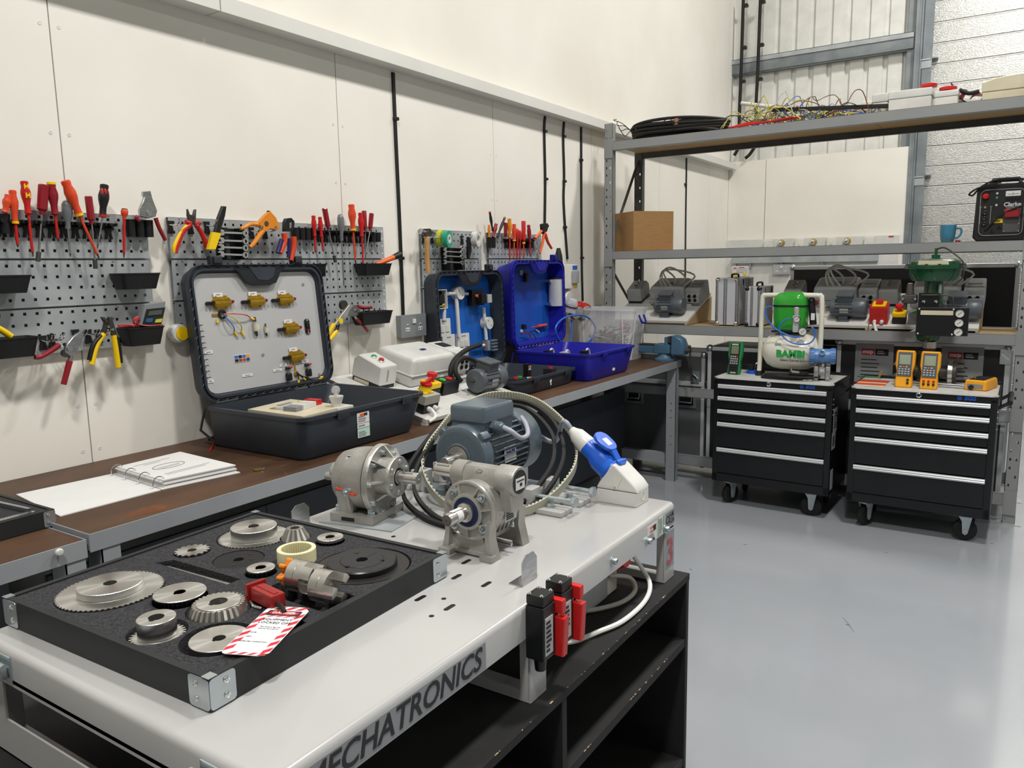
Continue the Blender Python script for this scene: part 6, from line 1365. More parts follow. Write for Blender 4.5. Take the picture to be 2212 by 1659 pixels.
tool('crimping_pliers', 'black headed crimping pliers with red and blue handles', 'pliers', b2_, s2_, [('head_plate', m_black, 'plate', ((1115, 330), (1130, 295), (1175, 290), (1203, 320), (1200, 380), (1170, 410), (1115, 410)), .018), ('die_slot', m_steel, 'plate', ((1155, 330), (1175, 330), (1175, 375), (1155, 385)), .020),
    ('handle_grip', m_orred, 'tube', ((1120, 425), (1125, 500), (1085, 600)), (.013, .011)), ('grip_inlay', mat('grip_blue', '23265E', .4), 'tube', ((1100, 480), (1075, 570), (1065, 600)), .010), ('handle_grip', m_orred, 'tube', ((1205, 455), (1205, 550), (1180, 665)), (.013, .011)), ('grip_inlay', bpy.data.materials['grip_blue'], 'tube', ((1165, 470), (1165, 560), (1160, 640)), .008)], X=-2.61)
tool('snips', 'yellow handled aviation snips below the middle board', 'snips', b2_, s2_, [('jaw_plate', m_cast, 'plate', ((1690, 1060), (1715, 1065), (1670, 1160), (1600, 1240), (1560, 1235), (1620, 1150)), .012), ('pivot', m_yellow, 'disc', ((1610, 1200), (1628, 1200)), .011), ('handle_grip', m_yellow, 'tube', ((1560, 1230), (1525, 1290), (1500, 1340)), .011), ('handle_grip', m_yellow, 'tube', ((1585, 1290), (1545, 1340), (1520, 1370)), .011), ('spring_arm', m_black, 'tube', ((1600, 1230), (1590, 1270), (1570, 1300)), .008)], X=-2.61)
tool('wire_stripper', 'crimson handled wire stripper hanging on the middle board', 'pliers', b2_, s2_, [('jaw_plate', m_steel, 'plate', ((1700, 1090), (1740, 1060), (1790, 1090), (1780, 1145), (1740, 1165), (1680, 1150)), .012), ('pivot', m_chrome, 'disc', ((1752, 1115), (1766, 1115)), .010), ('handle_grip', m_redd, 'tube', ((1770, 1075), (1830, 1085), (1895, 1080)), (.010, .007)), ('handle_grip', m_redd, 'tube', ((1760, 1180), (1810, 1230), (1860, 1290)), (.008, .007)), ('handle_arm', m_steel, 'tube', ((1740, 1150), (1765, 1185)), .006), ('dial', m_iron, 'disc', ((1645, 1060), (1675, 1060)), .008)], X=-2.622)
tool('cable_pliers', 'orange handled pliers hanging right of the rail above the blue case', 'pliers', b4_, s4_, [('head_plate', m_black, 'plate', ((1420, 205), (1445, 195), (1480, 195), (1485, 235), (1470, 280), (1440, 300), (1425, 260)), .018), ('handle_grip', m_orange, 'tube', ((1435, 265), (1395, 310), (1362, 345)), .009), ('handle_grip', m_orange, 'tube', ((1455, 280), (1440, 380), (1412, 495)), (.011, .007)), ('handle_grip', m_orred, 'tube', ((1465, 300), (1490, 380), (1528, 445)), (.011, .008))], X=-2.62)
tool('claw_hammer', 'claw hammer with pale wooden handle on the small board', 'hammer', b4_, s4_, [('hammer_head', m_steel, 'tube', ((220, 275), (250, 285), (290, 270), (330, 275), (365, 300)), (.016, .008)), ('head_cheek', m_iron, 'plate', ((255, 250), (305, 248), (330, 290), (310, 325), (260, 320)), .024), ('wooden_handle', mat('ash_wood', 'C2935A', .5, col2='AD7F48', scale=20), 'tube', ((283, 315), (285, 450), (297, 690)), (.011, .013))], X=-2.61)
tool('tape_roll', 'green insulating tape roll on the small board', 'tape', b4_, s4_, [('tape', mat('tape_green', '1F9E7E', .4), 'roll', ((490, 352), (540, 352)), .012), ('tape_core', m_white, 'roll', ((492, 352), (520, 352)), .0122)], X=-2.60); tool('tape_roll', 'yellow and green striped tape roll behind the green one', 'tape', b4_, s4_, [('tape', mat('tape_lime', 'B9C72A', .4), 'roll', ((430, 345), (480, 345)), .012)], X=-2.645)
tool('tape_roll', 'white tape roll at the right end of the small board', 'tape', b4_, s4_, [('tape', m_white, 'roll', ((775, 355), (818, 355)), .016)], X=-2.615); tool('utility_knife', 'black utility knife hanging left of the white tape roll', 'knife', b4_, s4_, [('knife_body', m_black, 'plate', ((690, 330), (718, 335), (722, 470), (700, 550), (690, 540)), .016)], X=-2.63)
def spanner(px0, px1, y, label, org, sc, X=-2.625):
    a, b = wp(org[0]+px0/sc, org[1]+y/sc, X), wp(org[0]+px1/sc, org[1]+(y+8)/sc, X); t = T('spanner', label, 'spanner', a, 0, 'spanners in the black racks'); d = b-a
    mb = MB(); mb.box(d/2, (.004, d.length, .008), .0015, rot=M.Rotation(math.atan2(d.z, d.y), 3, 'X')); mb.build('shank', m_chrome, t)
    mb = MB(); mb.ring([(.007, -.004), (.0125, -.004), (.0125, .004), (.007, .004)], d, (1, 0, 0), 18); mb.build('ring_end', m_chrome, t)
    mb = MB(); mb.prism([(-.004, -.013), (.014, -.010), (.014, .010), (-.004, .013), (-.014, .009), (-.010, .005), (.002, .004), (.002, -.004), (-.010, -.005), (-.014, -.009)], .005, (-.0025, 0, 0), FW); mb.build('jaw_end', m_chrome, t)
def sprack(label, org, sc, xa, xb, ya, yb):
    p, q = wp(org[0]+xa/sc, org[1]+ya/sc, XB+.03), wp(org[0]+xb/sc, org[1]+yb/sc, XB+.03); t = T('spanner_rack', label, 'tool holder', (XB, p.y, q.z))
    w_, h_ = q.y-p.y, p.z-q.z
    mb = MB(); mb.bx(.0005, .008, w_*.05, w_*.95, 0, h_, .002); mb.build('back_plate', m_black, t)
    for s in (.12, .74): mb = MB(); mb.prism([(0, 0), (.05, 0), (.04, h_), (0, h_)], w_*.14, (.008, w_*s, 0), FR((1, 0, 0), (0, 0, 1)), z0=-w_*.14); mb.build('side_comb', m_black, t)
sprack('black spanner rack above the slate case with the grey panel', b2_, s2_, 530, 790, 375, 655); sprack('black spanner rack on the small board above the conduit case', b4_, s4_, 455, 650, 430, 660)
for y, n in ((418, 'top'), (488, 'second'), (548, 'third'), (610, 'lowest')): spanner(560, 775, y, n+' chrome spanner in the rack over the grey panel case', b2_, s2_)
for y, n in ((432, 'top'), (477, 'second'), (522, 'third'), (580, 'lowest')): spanner(465, 635, y, n+' chrome spanner in the rack over the conduit case', b4_, s4_)
def bin_(label, x0, x1, y0, y1, dp=.085):
    X = XB+dp; a, b = at(x0, y0, 0, X), at(x1, y1, 0, X); t = T('parts_bin', label, 'storage bin', (XB+.0015, a.y, b.z)); w_ = b.y-a.y; h_ = at((x0+x1)/2, y0, 0, X).z-at((x0+x1)/2, y1, 0, X).z
    mb = MB(); R_ = lambda i, z: [(x+dp/2, y+w_/2, z) for x, y in rrect(dp-2*i, w_-2*i, .012, 4)]
    mb.loft([R_(.012, 0), R_(.001, h_-.006), R_(-.001, h_-.005), R_(-.001, h_), R_(.003, h_), R_(.014, .004)]); mb.build('bin_body', m_black, t); return t, w_, h_
bin_('black parts bin, middle row at the left photo edge', -60, 74, 592, 632); bin_('black parts bin at the right end of the left board, middle row', 262, 351, 588, 623); t5, w5, h5 = bin_('black parts bin holding a yellow tool, low on the left board', -25, 90, 724, 768); t6, w6, h6 = bin_('black parts bin holding the multimeter', 277, 360, 702, 742)
bin_('black parts bin showing right of the grey panel case', 655, 709, 569, 597, .03); t7, w7, h7 = bin_('black parts bin holding an orange torch', 790, 849, 568, 594); bin_('empty black parts bin low on the middle board', 783, 851, 669, 697)
t = T('torch', 'orange torch with black head sticking out of a parts bin', 'torch', at(820, 566, 0, -2.63)); o_ = t.location; a, b, c = at(812, 572, 0, -2.63)-o_, at(850, 556, 0, -2.63)-o_, at(864, 550, 0, -2.63)-o_
mb = MB(); mb.cyl(a, b, .010, .013, n=16); mb.build('torch_body', m_orange, t); mb = MB(); mb.cyl(b, c, .014, .018, n=16); mb.build('torch_head', m_black, t)
t = T('pry_tool', 'yellow handled tool lying in the low left bin', 'hand tool', at(14, 726, 0, -2.63)); mb = MB(); o_ = t.location; mb.tube([at(*q, 0, -2.63)-o_ for q in ((-8, 707), (8, 716), (24, 727))], .010, n=10); mb.build('handle_grip', m_yellow, t)
t = T('multimeter', 'grey and black multimeter standing in a bin with red leads', 'multimeter', at(330, 690, 0, -2.62)); o_ = t.location
P = [at(*q, 0, -2.60)-o_ for q in ((313, 657), (360, 651), (350, 703), (302, 705))]; mb = MB(); mb.prism([(p.y, p.z) for p in P], .03, (-.012, 0, 0), FW, bev=.004); bd_ = mb.build('meter_body', m_greyd, t)
for nm, q, m_, dx in (('meter_face', ((317, 668), (357, 664), (349, 700), (308, 701)), m_blackm, .0205), ('display', ((322, 672), (350, 669), (348, 679), (319, 682)), m_lcd if 0 else mat('dark_lcd', '4E5350', .3), .0225), ('selector', ((316, 688), (330, 687), (328, 696), (314, 696)), mat('meter_blue', '2C5A8C', .4), .0225), ('socket_row', ((336, 690), (350, 688), (348, 696), (334, 697)), m_wirey, .0225)):
    P = [at(*z, 0, -2.60)-o_ for z in q]; mb = MB(); mb.prism([(p.y, p.z) for p in P], .002, (dx-.002, 0, 0), FW); mb.build(nm, m_, bd_)
t = T('test_lead', 'red test leads coiled in the bin under the multimeter', 'cable', at(300, 700, 0, -2.62)); o_ = t.location; mb = MB()
for k in range(3): mb.tube([at(x, y+k*2, 0, -2.60-.01*k)-o_ for x, y in ((255, 702), (275, 701), (292, 702), (288, 690), (300, 684), (296, 698), (320, 704), (352, 701))], .0022, n=6)
mb.build('lead_wire', m_red, t, kind='stuff')
t = T('tape_measure', 'white and yellow tape measure hung between the boards', 'tape measure', at(384, 720, 0, XW+.02)); mb = MB(); mb.lathe([(.032, -.0195), (.036, -.012), (.036, .012), (.03, .02), (0, .02)], (0, 0, 0), (1, 0, 0), 24); mb.build('case', m_white, t); mb = MB(); mb.lathe([(.026, .0201), (.026, .024), (0, .026)], (0, .006, 0), (1, 0, 0), 24); mb.build('cover', m_yellow, t)
def hook(label, org, sc, x, y, dbl=1):
    p = wp(org[0]+x/sc, org[1]+y/sc, XB); t = T('wall_hook', label, 'hook', (XB, p.y, p.z)); mb = MB(); mb.prism([(-.013, .012), (-.008, -.01), (-.013, -.035), (.013, -.035), (.008, -.01), (.013, .012)], .006, (.0013, 0, 0), FW); mb.build('hook_clip', m_black, t)
    mb = MB(); mb.tube([(.006, -.006, -.002), (.05, -.006, -.006), (.07, -.006, .004), (.075, -.004, .016)], .0022, n=6); mb.build('hook_wire', m_chrome, t)
    if dbl: mb = MB(); mb.tube([(.006, .006, -.002), (.05, .006, -.006), (.07, .006, .004), (.075, .004, .016)], .0022, n=6); mb.build('hook_wire', m_chrome, t)
for org, sc, x, y, lab in ((b1_, s1_, 300, 1270, 'double steel hook right of the low left bin'), (b1_, s1_, 365, 1260, 'double steel hook by the crimson wire stripper'), (b1_, s1_, 535, 1225, 'steel hook behind the crimson wire stripper'), (b1_, s1_, 625, 1225, 'steel hook left of the yellow pliers'), (b1_, s1_, 700, 1225, 'steel hook behind the left yellow pliers'), (b1_, s1_, 870, 1220, 'steel hook right of the yellow pliers'),
    (b2_, s2_, 105, 345, 'steel hook left of the side cutters'), (b2_, s2_, 285, 350, 'steel hook carrying the side cutters'), (b2_, s2_, 430, 350, 'steel hook right of the side cutters'), (b2_, s2_, 825, 400, 'steel hook left of the orange stripper grip'), (b2_, s2_, 945, 400, 'steel hook carrying the orange stripper'), (b2_, s2_, 1850, 1130, 'steel hook left of the empty low bin'), (b4_, s4_, 245, 330, 'steel hook carrying the claw hammer'), (b4_, s4_, 330, 330, 'steel hook right of the claw hammer'), (b4_, s4_, 630, 340, 'steel hook left of the utility knife')): hook(lab, org, sc, x, y)
# ---------------------------------------------------------------- trunking, sockets and isolator on the left wall
def trunk(label, pts, X=XW, w=.017):
    P = [at(x, y, 0, XW) for x, y in pts]; t = T('cable_trunking', label, 'trunking', P[0], 0, None)
    mb = MB(); mb.strip([p-P[0]+V((.006, 0, 0)) for p in P], .010, w, up=(1, 0, 0), k=5); mb.build('trunk', m_black, t)
    return t, P
for lab, pts, cl in (('black conduit running down to the first grey socket', ((847, 157), (853, 300), (862, 500), (869, 684)), ((852, 257), (864, 558))), ('black conduit left of a close pair, ending at the orange pliers', ((1176, 252), (1174, 285), (1176, 390), (1175, 482)), ((1175, 284), (1177, 387), (1178, 488))), ('wavy black conduit running to the white isolator', ((1217, 264), (1215, 300), (1217, 380), (1216, 440), (1224, 560)), ((1216, 295), (1217, 392), (1218, 491))), ('straight black conduit right of the white isolator', ((1254, 275), (1254, 400), (1255, 560), (1257, 650)), ((1253, 346), (1255, 557))), ('black conduit behind the rack near the corner', ((1482, 342), (1480, 480), (1479, 600)), ((1479, 398),))):
    t, P = trunk(lab, pts)
    for q in cl: p = at(*q, 0, XW)-t.location; mb = MB(); mb.bx(.0005, .02, p.y-.015, p.y+.015, p.z-.008, p.z+.008, .002); mb.build('saddle_clip', m_black, t)
def socket(label, X, F, p, w=.146, h=.086, m=None):
    t = T('wall_socket', label, 'socket', p); t.rotation_euler = F.to_euler(); mb = MB(); mb.bx(-w/2, w/2, -h/2, h/2, 0, .03, .003); mb.bx(-w/2-.002, w/2+.002, -h/2-.002, h/2+.002, .0302, .036, .003); mb.build('socket_body', m or m_greyd, t)
    for s in (-.25, .25):
        mb = MB(); mb.prism([(-.018, -.026), (.018, -.026), (.018, -.008), (.006, -.008), (.006, .012), (-.006, .012), (-.006, -.008), (-.018, -.008)], .001, (w*s, 0, .036)); g_ = mb.build('pin_inset', m_white, t); mb = MB(); mb.bx(w*s-.004, w*s+.004, -.004, .006, .037, .0375); mb.bx(w*s-.014, w*s-.006, -.020, -.014, .037, .0375); mb.bx(w*s+.006, w*s+.014, -.020, -.014, .037, .0375); mb.build('pin_hole', m_black, g_, kind='stuff')
    mb = MB(); mb.bx(-.013, .013, .012, .036, .036, .042, .002); mb.build('switch_rocker', m_white, t); return t
FWL = M(((0, 0, 1), (1, 0, 0), (0, 1, 0)))
p = at(883, 703, 0, XW); socket('grey metal double socket between the slate cases', XW, FWL, p, .20, .115); p = at(1284, 672, 0, XW); socket('grey double socket behind the clear box', XW, FWL, V((XW, p.y-.03, p.z)))
iz = at(1224, 600, 0, -2.60); t = T('isolator_enclosure', 'white wall isolator with blue label above the red sockets', 'isolator', (XW, iz.y, iz.z))
mb = MB(); mb.bx(.001, .10, -.09, .16, -.075, .09, .006); mb.build('enclosure', m_offwhite, t); mb = MB(); mb.bx(.100, .104, .085, .145, .055, .08); mb.build('brand_label', m_sgs, t); mb = MB(); mb.bx(.100, .118, .07, .15, -.04, .045, .004); mb.build('window_flap', m_grey, t); mb = MB(); mb.bx(.1, .103, .09, .14, -.065, -.05); mb.build('warning_sticker', m_yellow, t)
mb = MB(); mb.lathe([(.03, 0), (.025, .06), (.012, .11)], (.05, -.02, .0905), (0, 0, 1), 14); mb.build('cable_gland', m_black, t)
iz = at(1232, 655, 0, -2.60); t = T('industrial_socket', 'white round wall outlet body with two red capped sockets', 'industrial socket', (XW, iz.y, iz.z)); mb = MB(); mb.lathe([(.085, .001), (.085, .05), (.06, .09), (0, .09)], (0, .02, .02), (1, 0, 0), 28); mb.build('outlet_body', m_white, t)
for y, z in ((.06, -.03), (.18, -.03)):
    ax = V((.85, -.28, -.4)).normalized(); q = V((.06, y, z)); mb = MB(); mb.lathe([(.04, 0), (.045, .05), (.055, .055), (.055, .085), (.05, .09)], q, ax, 26); s_ = mb.build('socket_collar', m_red, t); mb = MB(); mb.lathe([(.046, .0902), (.046, .094), (0, .096)], q, ax, 26); mb.build('socket_lid', m_white, s_)
mb = MB(); mb.lathe([(.03, 0), (.026, .08), (.02, .10)], (.08, .08, -.06), (.5, .5, -.5), 18); mb.build('plug_gland', m_greyd, t)
# ---------------------------------------------------------------- rack, lower shelf: trainers and cases
ZL, ZM, ZU = 1.0835, 1.5985, 2.3565
rtr = []
for lab, x0, red, mx in (('grey motor trainer at the left end of the lower rack shelf', -2.50, False, .31), ('grey motor trainer behind the compressor on the lower rack shelf', -1.35, False, .34), ('grey motor trainer with red switch box behind the green valve', -.77, True, .37)):
    t, X = trainer(lab, (x0, 5.15, ZL), 0, .575, m_grey, None, red, motor_x=mx, mm=m_motor, dark=True, sl=R(20),  # enclosures take a darker grey: the shelf's shade is put into their colour
                   order=(('dol', .01, .30), ('bigs', .195, .27), ('vfd', .475, .27))+((('iso', .0, .02), ('est', .125, .03), ('stn', .21, .03)) if red else ()))
    mb = MB(X); b_ = .30
    for k in range(3):
        a = .30+.045*k; mb.tube([(a, .30, .10), (a-.03-.03*k, .34, .19+.02*k), (a-.01, .40, .225+.02*(k % 2)), (a+.07+.03*k, .38, .16+.01*k), (a+.06-.04*k, .28, .10)], .0065, n=6)
    mb.build('flex', m_wirew, t, kind='stuff'); rtr.append(t)
m_fl = mat('black_laminate', '1D1E21', .5); m_fl2 = mat('grey_laminate', '5E6062', .5, col2='565859', scale=3)
def flight(label, x0, x1, y0, y1, z0, z1, m, lidz=None, hs=(), ztop=True):
    t = T('flight_case', label, 'flight case', (x0, y0, z0)); W, D, H = x1-x0, y1-y0, z1-z0
    mb = MB(); mb.bx(.004, W-.004, .004, D-.004, .002, H-.004); mb.build('case_body', m, t)
    e = .026
    for a in ((0, e, 0, e, .0, H), (W-e, W, 0, e, .0, H), (0, W, 0, e, 0, e), (0, W, 0, e, H-e, H), (0, e, 0, D, H-e, H), (W-e, W, 0, D, H-e, H), (0, e, D-e, D, 0, H), (W-e, W, D-e, D, 0, H), (0, W, D-e, D, H-e, H)):
        mb = MB(); mb.bx(*a, .003); mb.build('edge_profile', m_alu, t)
    for x in (.012, W-.012):
        for z in (.012, H-.012): mb = MB(); mb.sph((x, .012, z), .026, 12, 8); mb.build('corner_ball', m_zinc, t)
    if lidz: mb = MB(); mb.bx(0, W, -.003, D+.003, lidz-z0-.016, lidz-z0+.016, .002); mb.build('lid_profile', m_alu, t)
    for hx, hz, kind in hs:
        if kind == 'h':
            mb = MB(); mb.bx(hx-.075, hx+.075, -.002, .002, hz-.055, hz+.055, .001); p_ = mb.build('handle_plate', m_zinc, t); mb = MB(); mb.bx(hx-.055, hx+.055, -.003, .001, hz-.038, hz+.038, .001); mb.build('handle_dish', m_black, p_)
            mb = MB(); mb.tube([(hx-.045, -.004, hz+.03), (hx-.045, -.016, hz-.015), (hx+.045, -.016, hz-.015), (hx+.045, -.004, hz+.03)], .006, n=8, smooth=False); mb.build('handle_bar', m_steel, p_)
        else:
            mb = MB(); mb.bx(hx-.028, hx+.028, -.008, .001, hz-.045, hz+.045, .002); p_ = mb.build('latch_plate', m_zinc, t); mb = MB(); mb.box((hx, -.010, hz), (.05, .004, .016), .001, rot=M.Rotation(.7, 3, 'Y')); mb.build('butterfly', m_chrome, p_)
    return t
flight('grey flight case with sunken handles under the end of the bench', -2.49, -1.825, 5.25, 5.62, .07, .88, m_fl2, .66, ((.13, .47, 'h'), (.53, .47, 'h'), (.60, .64, 'l')))
flight('black flight case with metal edges behind the left tool trolley', -1.79, -.99, 5.20, 5.64, .10, .935, m_fl, None, ((.4, .45, 'h'),))
fc = flight('black flight case carrying two posters behind the right tool trolley', -.955, -.03, 5.20, 5.64, .10, 1.012, m_fl, None, ((.90, .5, 'l'), (.90, .85, 'l')))
flight('tall black panel case with bright edges standing behind the rack', -1.45, -.02, 6.0, 6.5, 0, 1.470, m_fl, None, ())
FB = FR((1, 0, 0), (0, 0, 1))
for lab, x0 in (('grey printed notice on the black case, left of the green valve', -.845), ('grey printed notice on the black case, right of the green valve', -.375)):
    t = T('notice', lab, 'poster', (x0, 5.197, .60)); mb = MB(); mb.bx(0, .215, -.002, 0, 0, .395); mb.build('sheet', mat('grey_card', '8A8C8E', .5) if 'grey_card' not in bpy.data.materials else bpy.data.materials['grey_card'], t)
    mb = MB(); mb.bx(.035, .108, -.003, -.002, .325, .365, .0004); r_ = mb.build('logo_block', m_redd if 0 else mat('logo_red', '9C2F30', .5), t); text('mcp', .034, m_label, t, (.0715, -.0034, .347), FB, bold=.0008)
    mb = MB(); mb.bx(.112, .187, -.003, -.002, .325, .365, .0004); mb.build('logo_block', m_blackm, t); mb = MB(); lines(mb, (.125, -.0033, .332), FB, .05, .026, 2); mb.build('logo_print', m_inkg, t, kind='stuff')
    mb = MB(); lines(mb, (.035, -.0025, .12), FB, .13, .19, 8, frac=.25); mb.build('small_print', m_ink, t, kind='stuff')
def alucase(label, x0, x1, y0, y1, h, corner):
    t = T('aluminium_case', label, 'case', (x0, y0, ZL)); W, D = x1-x0, y1-y0; mb = MB(); mb.bx(.002, W-.002, .002, D-.002, 0.003, h, .004); mb.build('case_body', m_alu, t)
    for a in ((0, .02, -.001, .014), (W-.02, W, -.001, .014), (W*.36, W*.43, -.002, .01), (W*.45, W*.52, -.002, .01)): mb = MB(); mb.bx(*a, .002, h+.001, .004); mb.build('edge_profile', m_steel, t)
    for x in (.014, W-.014):
        for z in (.014, h-.014): mb = MB(); mb.sph((x, .012, z), .0185, 12, 8); mb.build('corner_cap', corner, t)
    mb = MB(); mb.tube([(W/2, D*.3, h), (W/2, D*.33, h+.022), (W/2, D*.67, h+.022), (W/2, D*.7, h)], .007, n=8); mb.build('handle', m_black, t)
    for y in (.25, .72): mb = MB(); mb.bx(W*.42, W*.46+.006, -.004, 0, h*y, h*y+.012) if 0 else mb.bx(W-.0005, W+.006, D*y-.016, D*y+.016, h-.05, h-.005, .002); mb.build('catch', m_chrome, t)
alucase('taller ribbed aluminium case standing on end on the lower rack shelf', -1.745, -1.59, 5.20, 5.56, .318, m_chrome); alucase('smaller ribbed aluminium case with black corners on the lower rack shelf', -1.535, -1.43, 5.165, 5.48, .262, m_black)
# ---------------------------------------------------------------- middle shelf
t = T('cardboard_box', 'plain brown cardboard box on the middle rack shelf', 'box', (-2.355, 5.36, ZM), R(-38)); mb = MB(); mb.bx(-.17, .17, -.16, .16, 0, .275, .003); mb.build('carton', m_card, t); mb = MB(); mb.bx(-.17, .17, -.002, .002, .2752, .2762); mb.build('tape_seam', m_cream, t)
p = at(2046, 522, 1, 5.2); t = T('mug', 'blue mug on the middle rack shelf', 'mug', (p.x, 5.2, ZM)); mb = MB(); mb.lathe([(0, 0), (.030, 0), (.034, .006), (.041, .05), (.043, .098), (.040, .099), (.037, .05), (.03, .008), (0, .008)], (0, 0, 0), (0, 0, 1), 28); mb.build('cup_body', m_cup, t); mb = MB(); mb.tube([(.040, 0, .078), (.062, 0, .076), (.068, 0, .055), (.056, 0, .03), (.036, 0, .022)], .006, n=8); mb.build('handle', m_cup, t)
t = T('small_cap', 'small red cap beside the blue mug', 'cap', (p.x+.055, 5.17, ZM)); mb = MB(); mb.lathe([(.014, 0), (.014, .008), (.008, .011), (0, .011)], (0, 0, 0), (0, 0, 1), 14); mb.build('cap_body', m_redd, t)
g = T('generator', 'black inverter generator with red sockets at the right end of the middle shelf', 'generator', (-.258, 5.16, ZM)); W = .262
mb = MB(); mb.prism([(.0, .02), (.02, 0), (W-.02, 0), (W, .02), (W-.005, .29), (W-.025, .31), (.03, .31), (.008, .29)], .36, (0, .36, 0), FB, bev=.008); mb.build('housing', m_black, g)
mb = MB(); pr = rrect(W-.05, .255, .03, 5, W/2, .155); mb.prism(pr, .003, (0, -.001, 0), FB); fp = mb.build('front_panel', m_blackm, g)
mb = MB(); P = [V((x, -.005, z)) for x, z in rrect(W-.056, .249, .028, 6, W/2, .155)]; mb.tube(P, .0012, n=4, closed=True, smooth=False); mb.build('panel_outline', m_label, fp)
mb = MB(); mb.lathe([(.016, .004), (.016, .014), (.012, .02), (0, .02)], (.052, 0, .245), (0, -1, 0), 18); mb.box((.056, -.021, .247), (.022, .004, .004), rot=M.Rotation(-.4, 3, 'Y')); mb.build('switch_knob', m_red, g)
mb = MB(); mb.bx(.145, .215, -.006, -.003, .240, .268, .001); mb.build('volt_meter', m_white, g); mb = MB(); mb.bx(.153, .207, -.0065, -.006, .250, .252); mb.bx(.178, .1795, -.0066, -.006, .243, .262); mb.build('meter_scale', m_ink, g, kind='stuff')
mb = MB(); mb.bx(.145, .215, -.006, -.003, .218, .236, .001); mb.build('display', m_blackpaint, g)
text('Clarke', .030, m_label, g, (.180, -.0045, .195), FB, bold=.0012); text('CONVERTER', .0105, m_label, g, (.18, -.0045, .179), FB)
mb = MB(); mb.bx(.142, .222, -.006, -.003, .045, .170, .003); mb.build('socket_plate', m_greyd if 0 else mat('dark_grey_plate', '4B4A48', .5), g); mb = MB(); mb.bx(.147, .217, -.03, -.006, .125, .172, .006); mb.build('socket_flap', m_redd, g)
for x in (.148, .216):
    for z in (.05, .09, .163): mb = MB(); mb.lathe([(.0045, 0), (.003, .002), (0, .002)], (x, -.006, z), (0, -1, 0), 8); mb.build('screw', m_chrome, g)
mb = MB(); mb.bx(.098, .140, -.0055, -.003, .098, .120); mb.build('warning_sticker', m_yellow, g); mb = MB(); lines(mb, (.102, -.0056, .101), FB, .034, .015, 4); mb.build('small_print', m_ink, g, kind='stuff')
for x, z in ((.125, .072), (.092, .052)):
    mb = MB(); mb.prism([(x-.011, z-.009), (x+.011, z-.009), (x, z+.011)], .001, (0, -.003, 0), FB); w_ = mb.build('warning_triangle', m_label, g); mb = MB(); mb.prism([(x-.007, z-.0065), (x+.007, z-.0065), (x, z+.006)], .0006, (0, -.004, 0), FB); mb.build('triangle_inset', m_blackm, w_)
for z in (.155, .125, .095): mb = MB(); mb.lathe([(.012, .003), (.012, .01), (.009, .012), (0, .008)], (.052, 0, z), (0, -1, 0), 14); mb.build('breaker_button', m_blackpaint, g)
for x in (.030, .080): mb = MB(); mb.bx(x-.0008, x+.0008, -.0045, -.003, .095, .19); mb.bx(x-.006, x+.006, -.0045, -.003, .1885, .190); mb.build('bracket_line', m_label, g)
for x, z, m in ((.052, .185, m_brass), (.105, .235, m_bamg), (.105, .195, m_label), (.105, .258, m_label)): mb = MB(); mb.lathe([(.006, .003), (.006, .006), (0, .007)], (x, 0, z), (0, -1, 0), 12); mb.build('indicator', m, g)
mb = MB(); mb.tube([(.07, .06, .308), (.08, .06, .335), (W-.06, .06, .335), (W-.05, .06, .308)], .013, n=10, smooth=False); mb.build('carry_handle', m_black, g)
mb = MB(); mb.tube([(.12, -.02, .315), (.06, -.03, .305), (.0, -.02, .285), (-.03, 0, .262), (-.012, .0, .255), (.01, -.01, .28), (.06, -.02, .318), (.15, -.03, .335), (W, -.02, .315), (W+.01, -.02, .28)], .005, n=7); mb.tube([(W-.01, -.035, .19), (.2, -.035, .175), (.13, -.02, .14), (.1, -.012, .11), (.06, -.008, .06)], .005, n=7); mb.build('pull_cord', m_rubber, g, kind='stuff')
# ---------------------------------------------------------------- upper shelf
cc = V((-2.075, 5.34, ZU)); t = T('cable_coil', 'big coil of black cable on the top rack shelf', 'cable coil', cc); rr = random.Random(4); mb = MB()
for k in range(17):
    ra = .30+rr.uniform(-.06, .05); z = .016+.0105*(k // 1.9); ph = rr.uniform(0, 6); mb.tube([((ra+.012*math.sin(2*a+ph))*math.cos(a), (ra*.62+.01*math.cos(a+ph))*math.sin(a), z+.010*math.sin(a*2+ph)+.006) for a in [2*PI*i/20 for i in range(20)]], .0105, n=6, k=2, closed=True)
mb.build('cable_turns', m_rubber, t, kind='stuff')
mb = MB(); mb.box((.06, -.205, .085), (.03, .03, .045), .008); mb.build('tape_band', mat('brown_tape', '9A6A55', .5), t)
mb = MB()
for k, a in enumerate((2.9, 3.1, 3.3, 3.6)): mb.tube([(-.30, -.05, .05), (-.36-.02*k, -.02, .09+.02*k), (-.42-.03*k, .02, .07+.04*k), (-.46-.03*k, .05*k, .13+.03*k)], .0028, n=5)
mb.tube([(.0, -.21, .02), (-.02, -.23, .09), (.03, -.23, .10), (.05, -.22, .03)], .003, n=5); mb.build('loose_end', m_rubber, t, kind='stuff')
t = T('wire_tangle', 'tangled heap of thin coloured wires on the top rack shelf', 'wire', (-1.30, 5.32, ZU), 0, None, 'stuff'); rr = random.Random(9)
